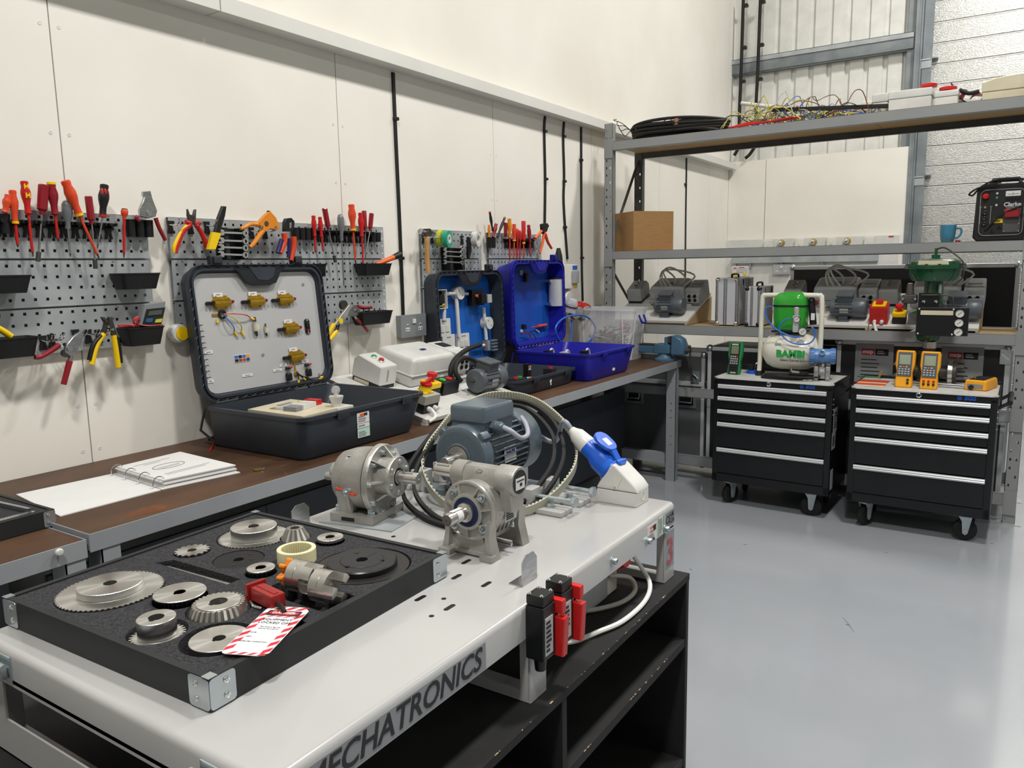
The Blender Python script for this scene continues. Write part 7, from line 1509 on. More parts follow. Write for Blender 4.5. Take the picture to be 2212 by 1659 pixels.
for m, n in ((m_wirey, 15), (m_wireb, 11), (m_wirebr, 17), (m_black, 15), (m_wireg, 9), (mat('purple_wire', '6E5478', .5), 8), (mat('green_yellow_wire', '8FA83A', .5), 8)):
    mb = MB()
    for k in range(n):
        x = rr.uniform(-.31, .38); L = rr.uniform(.09, .22); y = rr.uniform(-.15, .15); hgt = rr.uniform(.02, .10)*(1.25-abs(x)); big = rr.random() < .22; hgt += .09*big
        pts = [(x-L, y, .006+rr.random()*.02)]
        for j in range(4): pts.append((x-L+2*L*(j+.7)/4.6, y+rr.uniform(-.07, .07), max(.006, hgt*rr.uniform(.35, 1.1))))
        pts.append((x+L*.9, y+rr.uniform(-.08, .08), .006+rr.random()*.02)); mb.tube(pts, .0030, n=4, k=3)
    mb.build('wires', m, t, kind='stuff')
def stick(nm, lab, cat_, a, b, r, m, y=5.22, sq=0):
    A, B = at(*a, 1, y), at(*b, 1, y); t = T(nm, lab, cat_, A); mb = MB()
    if sq: mb.box((B-A)/2, ((B-A).length, .03, r*2), .002, rot=M.Rotation(-math.atan2((B-A).z, (B-A).x), 3, 'Y'))
    else: mb.cyl((0, 0, 0), B-A, r, n=12)
    mb.build('length', m, t)
stick('conduit_pipe', 'length of white plastic pipe lying on the wire heap', 'pipe', (1601, 223), (1712, 236), .012, m_white, 5.36); stick('trunking_length', 'length of black flat trunking lying over the wires on the top shelf', 'trunking', (1668, 238), (1918, 229), .011, m_black, 5.2, 1)
t = T('red_cable', 'red cable lying along the front of the top rack shelf', 'cable', (-1.66, 5.13, ZU)); mb = MB()
for k in range(3): mb.tube([(0, .01*k, .008), (.12, .012*k, .012+.008*k), (.28, .01*k, .018), (.40+.02*k, .015*k, .028)], .006, n=6)
mb.build('cable_length', m_red, t, kind='stuff')
def ubox(nm, lab, x0, x1, h, y0=5.17, d=.16, m=None, lidh=.6, knob=None, extra=None):
    A = at(x0, 230, 1, y0).x; B = at(x1, 230, 1, y0).x; t = T(nm, lab, 'enclosure', (A, y0, ZU)); w_ = B-A; mb = MB(); mb.bx(0, w_, 0, d, 0, h*lidh, .006); mb.build('box_base', m, t); mb = MB(); mb.bx(-.003, w_+.003, -.003, d+.003, h*lidh+.0003, h, .008); mb.build('box_lid', m, t)
    if knob:
        mb = MB(); mb.lathe([(.022, h), (.024, h+.01), (.045, h+.012), (.045, h+.028), (.03, h+.033), (0, h+.033)], (w_*knob, d*.5, 0), (0, 0, 1), 18); mb.build('red_knob', m_red, t)
    return t, w_
t, w_ = ubox('enclosure', 'white enclosure with red knob and pale blue strip on the top shelf', 1919, 2011, .115, m=m_white, knob=.88); mb = MB(); mb.bx(w_*.35, w_*.7, .02, .05, .1152, .119); mb.build('blue_strip', mat('pale_blue', '7FA9B0', .4), t)
ubox('enclosure', 'small white enclosure with red knob next to the blue stripped one', 2018, 2068, .085, m=m_white, knob=.5)
ubox('enclosure', 'open low white frame behind the black trunking end', 1884, 1917, .125, 5.24, .12, m_white); ubox('enclosure', 'empty grey white frame left of the white enclosures', 1862, 1883, .10, 5.3, .12, m_offwhite)
A = at(2122, 200, 1, 5.15); t = T('enclosure', 'long cream enclosure at the right end of the top shelf', 'enclosure', (A.x, 5.15, ZU)); mb = MB(); mb.bx(0, .34, 0, .2, 0, .045, .004); mb.build('box_base', m_cream, t); mb = MB(); mb.prism([(-.003, .0453), (.343, .0453), (.343, .125), (.16, .125), (.06, .117), (-.003, .098)], .206, (0, .203, 0), FB, bev=.005); mb.build('box_lid', m_cream, t)
t = T('cable_loop', 'black flat cable loop standing by the cream enclosure', 'cable', (-.36, 5.26, ZU)); mb = MB(); mb.strip([V(p) for p in ((-.06, 0, .135), (-.03, 0, .09), (0, 0, .04), (.04, .0, .014), (.10, 0, .012), (.13, .0, .03))], .03, .006, up=(0, 1, 0)); mb.build('cable_band', m_rubber, t); mb = MB(); mb.tube([(-.02, .03, .10), (.03, .03, .075), (.08, .03, .08)], .012, n=8); mb.build('cable_end', m_rubber, t)
t = T('red_fitting', 'small red and brown fitting with wires left of the cream enclosure', 'fitting', (-.30, 5.33, ZU)); mb = MB(); mb.bx(-.08, .04, -.05, .05, .0, .04, .004); mb.build('fitting_body', m_offwhite, t); mb = MB(); mb.box((-.06, -.02, .075), (.02, .04, .06), .006, rot=M.Rotation(.4, 3, 'Y')); mb.build('red_lever', m_redd, t); mb = MB()
for k in range(5): mb.tube([(-.03, -.02+.01*k, .04), (.0, -.03+.012*k, .06+.008*k), (.05, -.02+.01*k, .05)], .003, n=5)
mb.build('wires', m_wirebr, t, kind='stuff')
# ---------------------------------------------------------------- electrical board and cables on the back wall
eb = at(1563, 520, 1, 8.37); e2 = at(1942, 508, 1, 8.37); t = T('wiring_board', 'white electrical wiring board with lamp holders on the back wall', 'wiring board', (eb.x, 8.37, 1.0)); W = e2.x-eb.x
mb = MB(); mb.bx(0, W, -.01, .012, 0, eb.z-1.0, .001); mb.build('back_board', m_white, t)
def ep(x, y): q = at(x, y, 1, 8.36)-t.location; q.y = -.0102; return q
for x, y in ((1661, 529), (1728, 526), (1797, 523), (1878, 522)):
    q = ep(x, y); mb = MB(); mb.box(q+V((0, -.012, 0)), (.09, .024, .09), .004); s_ = mb.build('switch_plate', m_offwhite, t); mb = MB(); mb.box(q+V((0, -.026, -.01)), (.02, .006, .03), .001); mb.build('rocker', m_white, s_)
for x, y in ((1688, 525), (1757, 523), (1830, 521)):
    q = ep(x, y); mb = MB(); mb.lathe([(.036, 0), (.034, .02), (.025, .03), (.022, .05)], q, (0, -1, 0), 20); s_ = mb.build('lamp_holder', m_brass, t); mb = MB(); mb.sph(q+V((0, -.065, 0)), .026, 16, 10); mb.build('bulb', m_steel if 0 else m_chrome, s_)
q = ep(1583, 561); r_ = ep(1898, 556); mb = MB(); mb.bx(q.x, r_.x, -.06, -.0102, q.z-.04, q.z+.03, .002); mb.build('trunking', m_galv, t)
for x in (1590, 1622, 1690, 1778): q2 = ep(x, 566); mb = MB(); mb.cyl((q2.x, -.03, q.z-.04), (q2.x, -.03, q.z-.09), .011, n=10); mb.build('conduit', m_galv, t)
q = ep(1603, 586); mb = MB(); mb.bx(q.x-.085, q.x+.085, -.09, -.0102, q.z-.055, q.z+.055, .006); cu_ = mb.build('breaker_box', m_white, t); mb = MB(); mb.bx(q.x-.03, q.x+.075, -.095, -.09, q.z-.01, q.z+.035); mb.build('clear_flap', m_label, cu_)
for dx, m, z0, z1, w2 in ((-.05, m_red, .03, .04, .03), (.02, m_red, .037, .044, .06), (-.045, m_yellow, -.05, -.015, .045), (.055, m_yellow, -.035, -.01, .03)): mb = MB(); mb.bx(q.x+dx-w2/2, q.x+dx+w2/2, -.0965, -.095, q.z+z0, q.z+z1); mb.build('sticker', m, cu_)
q = ep(1925, 511); mb = MB(); mb.bx(q.x-.022, q.x+.022, -.012, -.0102, q.z-.006, q.z+.006); mb.build('red_label', m_red, t)
p = at(1689, 582, 1, 8.34); socket('grey double socket hanging under the galvanised trunking of the wiring board', 0, FR((1, 0, 0), (0, 0, 1)), V((p.x, 8.355, p.z)), .17, .10, m_grey)
for lab, pts, cl in (('black cable running up the back wall corner, left of a pair', ((1606, -5), (1604, 60), (1602, 130)), ()),):
    pass
for lab, pts, cl in (('left one of two black cables clipped to the cladding', ((1606, -8), (1601, 150), (1597, 250), (1597, 310), (1586, 336)), ((1608, 12), (1605, 103), (1602, 176))), ('right one of two black cables clipped to the cladding', ((1643, -8), (1637, 150), (1633, 240), (1636, 300), (1622, 330), (1610, 342)), ((1645, 4), (1642, 97), (1639, 171)))):
    P = [at(*q, 1, 8.36) for q in pts]; t = T('wall_cable', lab, 'cable', P[0]); mb = MB(); mb.tube([p-P[0] for p in P], .017, n=8); mb.build('cable_run', m_rubber, t)
    for q in cl: p = at(*q, 1, 8.36)-P[0]; mb = MB(); mb.box(p+V((.01, .01, 0)), (.05, .05, .03), .004); mb.build('cable_clip', m_black, t)
# ---------------------------------------------------------------- end of the bench: clear crate, vice
t = T('storage_crate', 'clear plastic crate full of wires at the far end of the bench', 'crate', (-2.63, 4.60, BZ)); W, D, H = .46, .27, .36
def cr(i, z): return [(x+W/2, y+D/2, z) for x, y in rrect(W-2*i, D-2*i, .03, 4)]
t.location = (-2.645, 4.825, BZ); mb = MB(); mb.loft([cr(.035, .004), cr(.004, H-.02), cr(-.004, H-.02), cr(-.006, H), cr(.004, H), cr(.0045, H-.004), cr(.037, .008)]); mb.build('crate_body', m_clear, t)
m_rim = mat('clear_rib', 'F2F4F6', .2, alpha=.5)
for s in (.0, 1.0):
    for x, y in ((W-.004 if 1 else 0, .06), (W-.004, D-.06), (.08, .0), (W-.08, 0)):
        if s: continue
        mb = MB(); a = V((x, y, H-.02)); b = V((x-(.033 if x > W-.01 else 0), y+(.033 if y == 0 else 0), .01)); mb.tube([a, b], .006, n=4, smooth=False); mb.build('rib', m_rim, t)
mb = MB(); mb.loft([cr(-.008, H-.014), cr(-.008, H+.002), cr(.003, H+.002), cr(.003, H-.014)], caps=False, cyclic=True); mb.build('rim', m_rim, t)
mb = MB(); mb.tube([(W+.004, D*.36, H-.045), (W+.022, D*.37, H-.09), (W+.024, D*.5, H-.10), (W+.022, D*.63, H-.09), (W+.004, D*.64, H-.045)], .007, n=8); mb.build('clip_handle', m_blue, t)
w_ = T('wire_tangle', 'grey wires filling the clear plastic crate', 'wire', (t.location.x+W/2, t.location.y+D/2, BZ+.01), 0, None, 'stuff'); rr = random.Random(12)
for m, n in ((m_greyd, 26), (m_wireg, 18), (m_iron, 16), (m_red, 3), (m_wirey, 3)):
    mb = MB()
    for k in range(n):
        c_ = V((rr.uniform(-.11, .11), rr.uniform(-.04, .04), rr.uniform(.02, .16 if m is not m_red else .2))); r1 = rr.uniform(.03, .08); a0 = rr.uniform(0, 6)
        mb.tube([c_+V((r1*math.cos(a0+i*1.3), r1*math.sin(a0+i*1.3), rr.uniform(-.02, .05)+(.08 if k % 9 == 0 and i > 2 else 0))) for i in range(6)], .0032, n=4, k=3)
    mb.build('wires', m, w_, kind='stuff')
m_vice = mat('vice_blue', '4A6C84', .4, col2='41617A', scale=12)
v = T('bench_vice', 'blue bench vice bolted to the far corner of the bench', 'vice', (-2.0, 5.01, BZ), R(0))
mb = MB(); mb.lathe([(.075, 0), (.075, .012), (.06, .018), (.05, .03), (.045, .05)], (-.03, .02, 0), (0, 0, 1), 28); mb.build('swivel_base', m_vice, v)
mb = MB(); mb.bx(-.095, .02, -.032, .07, .05, .115, .008); mb.bx(-.02, .005, -.032, .07, .10, .165, .006); mb.build('fixed_jaw', m_vice, v)
mb = MB(); mb.bx(-.22, -.09, -.015, .055, .052, .10, .006); mb.build('slide_bar', m_vice, v); mb = MB(); mb.bx(-.23, -.08, -.012, .05, .1001, .112, .003); mb.build('slide_top', m_iron, v)
mb = MB(); mb.prism([(.025, .045), (.115, .045), (.12, .10), (.10, .15), (.06, .175), (.026, .175)], .10, (0, .07, 0), FB, bev=.008); mb.build('moving_jaw', m_vice, v); mb = MB(); mb.bx(.006, .0245, -.03, .07, .125, .17, .002); mb.build('jaw_plate', m_iron, v)
mb = MB(); mb.cyl((.11, .02, .075), (.15, .02, .075), .016, n=16); mb.cyl((.142, .02, .10), (.165, .02, -.14), .0065, n=10); mb.sph((.142, .02, .102), .011, 10, 8); mb.sph((.165, .02, -.142), .011, 10, 8); mb.build('tommy_bar', m_iron, v)
# ---------------------------------------------------------------- on the left tool trolley
ZT = .8085
YC1 = 4.875
def L9(x, y, Y=YC1): return at(x, y, 1, Y)
k9 = 2212/400.
def c9(x, y, Y=YC1): return at(1500+x/k9, 600+y/k9, 1, Y)
cb = c9(1160, 870); ca = T('air_compressor', 'white and green compact air compressor with roll frame on the left trolley', 'compressor', (cb.x, YC1, ZT))
o_ = ca.location; q = lambda x, y, Y=YC1: c9(x, y, Y)-o_
cz_ = q(1160, 875).z; hw = (q(1500, 875)-q(818, 875)).x/2; rz = (q(1160, 655).z-q(1160, 1090).z)/2
mb = MB(); mb.lathe([(0, -hw), (rz*.45, -hw*.97), (rz*.78, -hw*.82), (rz*.94, -hw*.6), (rz, -hw*.35), (rz, hw*.35), (rz*.94, hw*.6), (rz*.78, hw*.82), (rz*.45, hw*.97), (0, hw)], (0, 0, cz_), (1, 0, 0), 40); mb.build('tank', m_white if 0 else mat('ivory_enamel', 'E4E1D2', .25, coat=.3), ca)
mb = MB(); mb.ring([(rz*.995, -.002), (rz*1.008, -.002), (rz*1.008, .002), (rz*.995, .002)], (0, 0, cz_), (1, 0, 0), 40); mb.build('weld_seam', bpy.data.materials['ivory_enamel'], ca)
m_iv = bpy.data.materials['ivory_enamel']; xl, xr = q(812, 600).x, q(1530, 600).x; ztop = q(1170, 205).z
for yy in (-.11, ):
    mb = MB(); mb.tube([(xl-.004, yy*.3, .015), (xl, yy*.3, .1), (xl+.004, yy*.3, ztop-.035), (xl+.022, yy*.3, ztop-.006), (xl+.05, yy*.3, ztop), (xr-.05, yy*.3, ztop), (xr-.02, yy*.3, ztop-.006), (xr-.002, yy*.3, ztop-.035), (xr, yy*.3, .1), (xr, yy*.3, .015)], .0145, n=12, k=4); mb.build('roll_frame', m_iv, ca)
for x in (xl-.004, xr): mb = MB(); mb.lathe([(.022, 0), (.018, .018), (.0165, .03)], (x, -.033, 0), (0, 0, 1), 14); mb.bx(x-.01, x+.01, .03, .09, 0, .06) if 0 else mb.bx(x-.012, x+.012, -.03, .06, .004, .03, .004); mb.build('rubber_foot', m_rubber, ca)
gx0, gx1, gz0, gz1 = q(955, 600).x, q(1350, 600).x, q(1100, 620).z, q(1100, 168).z; gc = (gx0+gx1)/2; gw = gx1-gx0
mb = MB()
def gr(s, z, dx=0): return [(x*s+gc+dx, y*s-.0, z) for x, y in rrect(gw, .16, .05, 6)]
mb.loft([gr(.80, gz0), gr(.92, gz0+.015), gr(.98, gz0+.06), gr(1.0, gz0+(gz1-gz0)*.62)]); mb.build('motor_housing', m_green, ca)
mb = MB(); mb.loft([gr(1.03, gz0+(gz1-gz0)*.62), gr(1.03, gz0+(gz1-gz0)*.665)]); mb.build('rubber_band', m_rubber, ca)
mb = MB(); z_ = lambda f: gz0+(gz1-gz0)*f; mb.loft([gr(1.01, z_(.666)), gr(1.0, z_(.78)), gr(.93, z_(.90)), gr(.78, z_(.97), .006), gr(.5, z_(1.0), .012)]); mb.build('motor_dome', m_green, ca, ang=60)
mb = MB(); mb.bx(gc-gw*.5, gc+gw*.5, -.07, .07, gz0-.012, gz0-.001, .002); mb.build('motor_plate', m_black, ca)
def R9(x, y, Y=YC1-.10): return c9(x, y, Y)-o_
a, b = R9(1222, 350), R9(1210, 650); mb = MB(); mb.bx(a.x-.016, a.x+.016, a.y-.016, a.y+.016, b.z, b.z+.075, .004); mb.bx(a.x-.018, a.x+.018, a.y-.018, a.y+.018, b.z+.08, a.z-.05, .003); mb.lathe([(.013, 0), (.015, .02), (.015, .045), (.012, .05)], (a.x, a.y, a.z-.0505), (0, 0, 1), 14); rg = mb.build('regulator', m_label, ca, kind='stuff')
for (x, y), r in (((1222, 497), .0185), ((1292, 643), .0235)):
    p = R9(x, y, YC1-.125); mb = MB(); mb.lathe([(r, -.014), (r*1.03, 0), (r*.93, .001), (r*.93, -.002), (0, -.002)], p, (0, -1, 0), 28); g_ = mb.build('pressure_gauge', m_black, ca); mb = MB(); mb.cyl(p+V((0, .0015, 0)), p+V((0, .0005, 0)), r*.92, n=28); mb.build('dial', m_white, g_); mb = MB(); mb.box(p+V((.001, -.0005, .001)), (r*1.1, .0008, .0015), rot=M.Rotation(-.6, 3, 'Y')); mb.build('needle', m_ink, g_)
mb = MB(); p, p2 = R9(1400, 300, YC1-.02), R9(1420, 560, YC1-.02); mb.cyl(p, p2, .02, n=14); mb.sph(p+V((0, 0, .012)), .021, 12, 8); mb.build('pressure_switch', m_black, ca); p = R9(1415, 465, YC1-.045); mb = MB(); mb.box(p, (.022, .002, .04)); mb.build('switch_label', m_paper, ca); p = R9(1448, 300, YC1+.0); mb = MB(); mb.cyl(p, p-V((0, .02, 0)), .018, n=14); mb.build('red_button', m_redd, ca)
for pts in (((930, 345), (870, 350), (845, 400), (880, 510), (960, 600), (1080, 670), (1200, 708), (1270, 705)), ((1150, 485), (1060, 520), (1015, 590), (1040, 680), (1130, 760), (1250, 795), (1380, 780), (1440, 700), (1430, 620), (1400, 590))): mb = MB(); mb.tube([R9(x, y, YC1-.13) for x, y in pts], .0042, n=8); mb.build('air_tube', m_hose, ca)
p = R9(1165, 890, YC1-rz-.0); Fq = FR((1, 0, 0), (0, .12, 1)); yf = -rz-.001
text('BAMBI', .058, m_bamg, ca, (p.x-.008, yf-.002, q(1165, 890).z), FR((1, 0, 0), (0, 0, 1)), bold=.0025, sx=1.02); text('Silent Compressors', .021, m_ink, ca, (q(1150, 965).x+.045, -rz*.93, q(1165, 965).z), FR((1, 0, 0), (0, -.55, 1)), shear=.2)
mb = MB(); mb.box((q(1052, 793).x, -rz*.93-.0, q(1052, 793).z), (.034, .001, .034), rot=M.Rotation(.45, 3, 'X')); mb.build('square_emblem', mat('pale_green', 'A9D2BE', .4), ca)
p = R9(1155, 1075, YC1-.09); mb = MB(); mb.cyl(p, p+V((0, 0, -.03)), .008, n=10); mb.cyl(p+V((0, 0, -.02)), p+V((.05, 0, -.024)), .007, n=10); mb.build('drain_valve', m_chrome, ca); mb = MB(); mb.cyl(p+V((.05, 0, -.024)), p+V((.10, .0, -.026)), .0065, n=10); mb.build('drain_hose', m_black, ca)
t = T('cable_coil', 'thin black hose coiled under the white compressor tank', 'hose', (cb.x-.02, YC1-.13, ZT)); mb = MB()
for k in range(4): mb.tube([((.12+.012*k)*math.cos(a)+.02*k, (.045+.006*k)*math.sin(a), .006+.006*k) for a in [2*PI*i/14 for i in range(14)]], .005, n=6, k=3, closed=True)
mb.build('hose_turns', m_rubber, t, kind='stuff')
def handheld(nm, lab, cat_, px, py, Y, w, h, d, lean, mb_, mf, rz=0, s=1, body=None):
    """upright handheld instrument leaning on its stand; returns the empty and a face helper"""
    p = at(px, py, 2, ZT+.001); t = T(nm, lab, cat_, (p.x, p.y, ZT+.001), rz); X = M.Rotation(-lean, 4, 'X')
    m1 = MB(X); m1.prism([(-w*.40, 0), (w*.40, 0), (w*.46, h*.12), (w*.40, h*.42), (w*.5, h*.62), (w*.5, h*.94), (w*.44, h), (-w*.44, h), (-w*.5, h*.94), (-w*.5, h*.62), (-w*.40, h*.42), (-w*.46, h*.12)], d, (0, d, 0), FB, bev=.006); m1.build('holster', mb_, t)
    def face(nm2, x0, x1, z0, z1, m, dz=.002): k = MB(X); k.bx(x0*w, x1*w, -dz-.0005, -.0003, z0*h, z1*h, .0008); return k.build(nm2, m, t)
    st = MB(X); st.prism([(-.02, 0), (.02, 0), (.02, .004), (-.02, .004)], .001, (0, d, .01), FB) if 0 else st.tube([(0, d, h*.55), (0, d+math.sin(lean)*h*.8, .02*0+h*.12)], .008, n=6, smooth=False); st.build('stand', mb_, t)
    return t, face, X
t, fc_, X = handheld('calibrator', 'green and black handheld calibrator standing on the left trolley', 'meter', 1583, 809, 4.75, .090, .205, .035, R(12), m_tgreen, m_blackm, R(-3))
fc_('front_face', -.34, .34, .03, .97, m_blackm, .003); fc_('display', -.26, .26, .63, .88, mat('olive_lcd', '6F7A5C', .3), .005); fc_('maker_plate', -.26, .22, .90, .945, m_label, .004); fc_('serial_plate', -.2, .2, .04, .075, m_label, .004)
for r_ in range(4):
    for c_ in range(4): fc_('key', -.27+.145*c_, -.17+.145*c_, .53-.07*r_, .575-.07*r_, m_red if (r_ == 0 and c_ == 3) else m_grey, .006)
for r_ in range(2):
    for c_ in range(3): fc_('jack', -.23+.17*c_, -.10+.17*c_, .15+.075*r_, .205+.075*r_, m_black, .006)
p = at(1628, 806, 2, ZT); t = T('clamp_fitting', 'blue and black clamp fitting behind the green calibrator', 'fitting', (p.x, p.y, ZT)); mb = MB(); mb.lathe([(.045, 0), (.045, .012), (.03, .02), (0, .02)], (0, 0, 0), (0, 0, 1), 20); mb.build('blue_base', m_cee, t); mb = MB(); mb.bx(-.06, .0, -.02, .02, .021, .055, .006); mb.build('black_clamp', m_black, t); mb = MB(); mb.tube([(.0, 0, .021), (.01, 0, .06), (.03, 0, .06), (.035, 0, .022)], .006, n=8); mb.build('chrome_bail', m_chrome, t)
p = at(1773, 822, 2, ZT); t = T('pressure_transmitter', 'blue round headed pressure transmitter on a steel manifold', 'transmitter', (p.x, p.y+.02, ZT), R(12)); m_tx = mat('transmitter_blue', '5580B8', .35, coat=.2)
for s in (-.032, .032): mb = MB(); mb.bx(s-.013, s+.013, -.035, .035, .001, .085, .006); f_ = mb.build('process_flange', m_cast, t); [MB().lathe([(.009, 0), (.009, .008), (0, .008)], (s, -.035, z), (0, -1, 0), 6).build('flange_bolt', m_chrome, f_) for z in (.02, .066)]
mb = MB(); mb.bx(-.0188, .0188, -.028, .028, .012, .078, .003); mb.build('sensor_block', m_steel, t); mb = MB(); mb.bx(-.012, .012, -.03, -.028, .052, .07); mb.build('tag_plate', m_label, t); mb = MB(); mb.cyl((0, 0, .0785), (0, 0, .10), .018, n=16); mb.build('neck', m_chrome, t)
mb = MB(); mb.lathe([(.044, -.072), (.046, -.068), (.046, -.042), (.043, -.040), (.043, .040), (.046, .042), (.046, .068), (.044, .072)], (0, 0, .143), (1, 0, 0), 32); hd = mb.build('housing', m_tx, t)
for x in (-.057, .057): [MB().box((x, .046*math.cos(a), .143+.046*math.sin(a)), (.022, .008, .008), .002, rot=M.Rotation(a, 3, 'X')).build('cap_lug', m_tx, hd) for a in [k*PI/4+.2 for k in range(8)]]
mb = MB(); mb.lathe([(.018, 0), (.018, .012), (.011, .013), (.011, .006), (0, .006)], (-.004, -.04, .165), (0, -1, .5), 18); en = mb.build('conduit_entry', m_tx, hd); mb = MB(); mb.cyl((-.004, -.0465, .1685), (-.004, -.0475, .169), .010, n=14); mb.build('entry_hole', m_black, hd)
# ---------------------------------------------------------------- on the right tool trolley
P = [at(*z, 2, ZT+.0012) for z in ((1842, 832), (1858, 818), (1924, 822), (1908, 836))]; c_ = sum(P, V())/4; t = T('leaflet', 'red and white striped leaflet on the right tool trolley', 'leaflet', c_); mb = MB(); slab(mb, [p-c_ for p in P], 0, .001); mb.build('sheet', m_paper, t)
for f0, f1, m in ((.12, .42, m_orange), (.55, .95, m_orred)): mb = MB(); mb.loft([[(p.x, p.y, z) for p in (P[0].lerp(P[1], f0)-c_, P[0].lerp(P[1], f1)-c_, P[3].lerp(P[2], f1)-c_, P[3].lerp(P[2], f0)-c_)] for z in (.0011, .0014)]); mb.build('red_band', m, t)
p = at(1890, 818, 2, ZT); t = T('test_lead', 'small clip leads lying behind the striped leaflet', 'lead', p); mb = MB(); mb.tube([(-.10, .02, .006), (-.05, .01, .01), (0, 0, .01), (.03, -.01, .012)], .004, n=6); mb.build('lead_wire', m_tgreen, t); mb = MB(); mb.cyl((.02, -.01, .01), (.04, .0, .045), .006, n=8); mb.build('clip', m_brass, t)
for lab, px, py, jacks in (('left yellow handheld meter standing on the right trolley', 1950, 837, 2), ('right yellow handheld meter with six jacks on the right trolley', 2004, 841, 6)):
    t, fc_, X = handheld('handheld_meter', lab, 'meter', px, py, 4.7, .096, .205, .036, R(10), mat('meter_yellow', 'F2A81E', .4) if 'meter_yellow' not in bpy.data.materials else bpy.data.materials['meter_yellow'], m_blackm, R(-4))
    fc_('front_face', -.37, .37, .30, .95, mat('meter_grey', '5A5C5E', .45) if 'meter_grey' not in bpy.data.materials else bpy.data.materials['meter_grey'], .003); fc_('display', -.29, .29, .62, .88, m_lcd, .005)
    for r_ in range(4):
        for c_ in range(4 if r_ else 3): fc_('key', -.30+.16*c_+.04*(r_ == 0), -.20+.16*c_+.04*(r_ == 0), .54-.062*r_, .575-.062*r_, m_orange if (r_ == 0 and c_ == 1) else m_label, .006)
    for k in range(jacks): kx = -.30+.25*(k//2) if jacks > 2 else .16; fc_('jack', kx, kx+.12, .10+.085*(k % 2), .155+.085*(k % 2), m_red if (k % 2 and jacks > 2) else m_black, .006)
p = at(2106, 844, 2, ZT); m_my = bpy.data.materials['meter_yellow']; t = T('handheld_meter', 'yellow meter lying flat at the right end of the right trolley', 'meter', (p.x, p.y+.004, ZT+.0005), R(-14)); mb = MB(); mb.prism([(-.050, 0), (.050, 0), (.056, .012), (.050, .050), (.042, .055), (-.042, .055), (-.050, .050), (-.056, .012)], .19, (0, .19, 0), FB, bev=.006); mb.build('holster', m_my, t)
mb = MB(); mb.bx(-.036, .036, .012, .17, .0552, .058, .002); mb.build('front_face', m_blackm, t); mb = MB(); mb.bx(-.04, .036, -.003, 0, .012, .034, .002); mb.build('end_panel', m_greyd, t); mb = MB(); mb.cyl((-.018, -.001, .018), (-.018, -.016, .016), .012, n=14); mb.build('end_knob', m_black, t); mb = MB(); mb.cyl((-.012, .03, .0582), (-.012, .03, .075), .004, n=8); mb.build('binding_post', m_brass, t)
t = T('steel_rod', 'bright steel rods lying behind the yellow meters', 'rod', (-.36, 4.84, ZT)); mb = MB(); mb.cyl((-.16, 0, .012), (.18, -.01, .012), .009, n=12); mb.build('rod', m_steel, t); mb = MB(); mb.cyl((-.12, -.03, .007), (.2, -.04, .007), .006, n=12); mb.build('rod', m_steel, t)
# control valve with green actuator
YV = 4.92; k10 = 2212/532.
def v9(x, y, Y=YV): return at(1680+x/k10, 540+y/k10, 1, Y)
vb = v9(1375, 1000); cv = T('control_valve', 'control valve with green diaphragm actuator and black positioner on the right trolley', 'valve', (vb.x, YV, ZT)); o2 = cv.location; Q = lambda x, y, Y=YV: v9(x, y, Y)-o2
zf_ = Q(1415, 150).z; xo = Q(1415, 150).x; r1 = (Q(1695, 150).x-Q(1135, 150).x)/2
mb = MB(); mb.lathe([(r1*.72, zf_-.002-.075), (r1*.84, zf_-.045), (r1*.86, zf_-.012), (r1, zf_-.010), (r1, zf_-.001)], (xo, 0, 0), (0, 0, 1), 40); mb.build('lower_dome', m_dgreen, cv); mb = MB(); mb.lathe([(r1, zf_), (r1, zf_+.009), (r1*.82, zf_+.011), (r1*.80, zf_+.028), (r1*.62, zf_+.042), (0, zf_+.046)], (xo, 0, 0), (0, 0, 1), 40); mb.build('upper_dome', m_dgreen, cv)
for k in range(14): a = 2*PI*k/14; MB().lathe([(.008, zf_+.0092), (.008, zf_+.016), (0, zf_+.016)], (xo+r1*.92*math.cos(a), r1*.92*math.sin(a), 0), (0, 0, 1), 6).build('flange_bolt', m_iron, cv)
mb = MB(); mb.ring([(r1*.81, zf_+.013), (r1*.815, zf_+.027), (r1*.80, zf_+.027), (r1*.795, zf_+.013)], (xo, 0, 0), (0, 0, 1), 40) if 0 else mb.prism([(xo-.075, zf_+.012), (xo+.075, zf_+.012), (xo+.07, zf_+.034), (xo-.07, zf_+.034)], .003, (0, -r1*.80, 0), FB); mb.build('cream_label', m_cream, cv)
mb = MB(); mb.cyl((xo, 0, zf_+.045), (xo, 0, zf_+.065), .022, n=14); mb.cyl((xo, 0, zf_+.065), (xo, 0, zf_+.10), .008, n=10); mb.build('top_fitting', m_dgreen, cv)
mb = MB(); mb.tube([(xo, 0, zf_+.095), (xo+.04, -.02, zf_+.102), (xo+.09, -.06, zf_+.07), (xo+r1*.9, -.08, zf_+.02), (xo+r1*.9, -.08, zf_-.06), (xo+r1*.6, -.07, zf_-.10)], .0045, n=8); mb.tube([Q(1290, 405, YV-.09), Q(1450, 405, YV-.09), Q(1550, 410, YV-.09), Q(1575, 440, YV-.09), Q(1575, 500, YV-.09)], .0035, n=8); mb.build('air_pipe', m_iron, cv, kind='stuff')
za, zb_ = Q(1400, 235).z, Q(1400, 480).z; mb = MB(); mb.lathe([(.058, zb_), (.050, zb_+.02), (.048, za-.02), (.065, za)], (xo, 0, 0), (0, 0, 1), 28); mb.build('yoke', m_dgreen, cv); q1 = Q(1460, 350, YV-.06); mb = MB(); mb.box(q1, (.014, .004, .05)); mb.build('travel_scale', m_galv, cv)
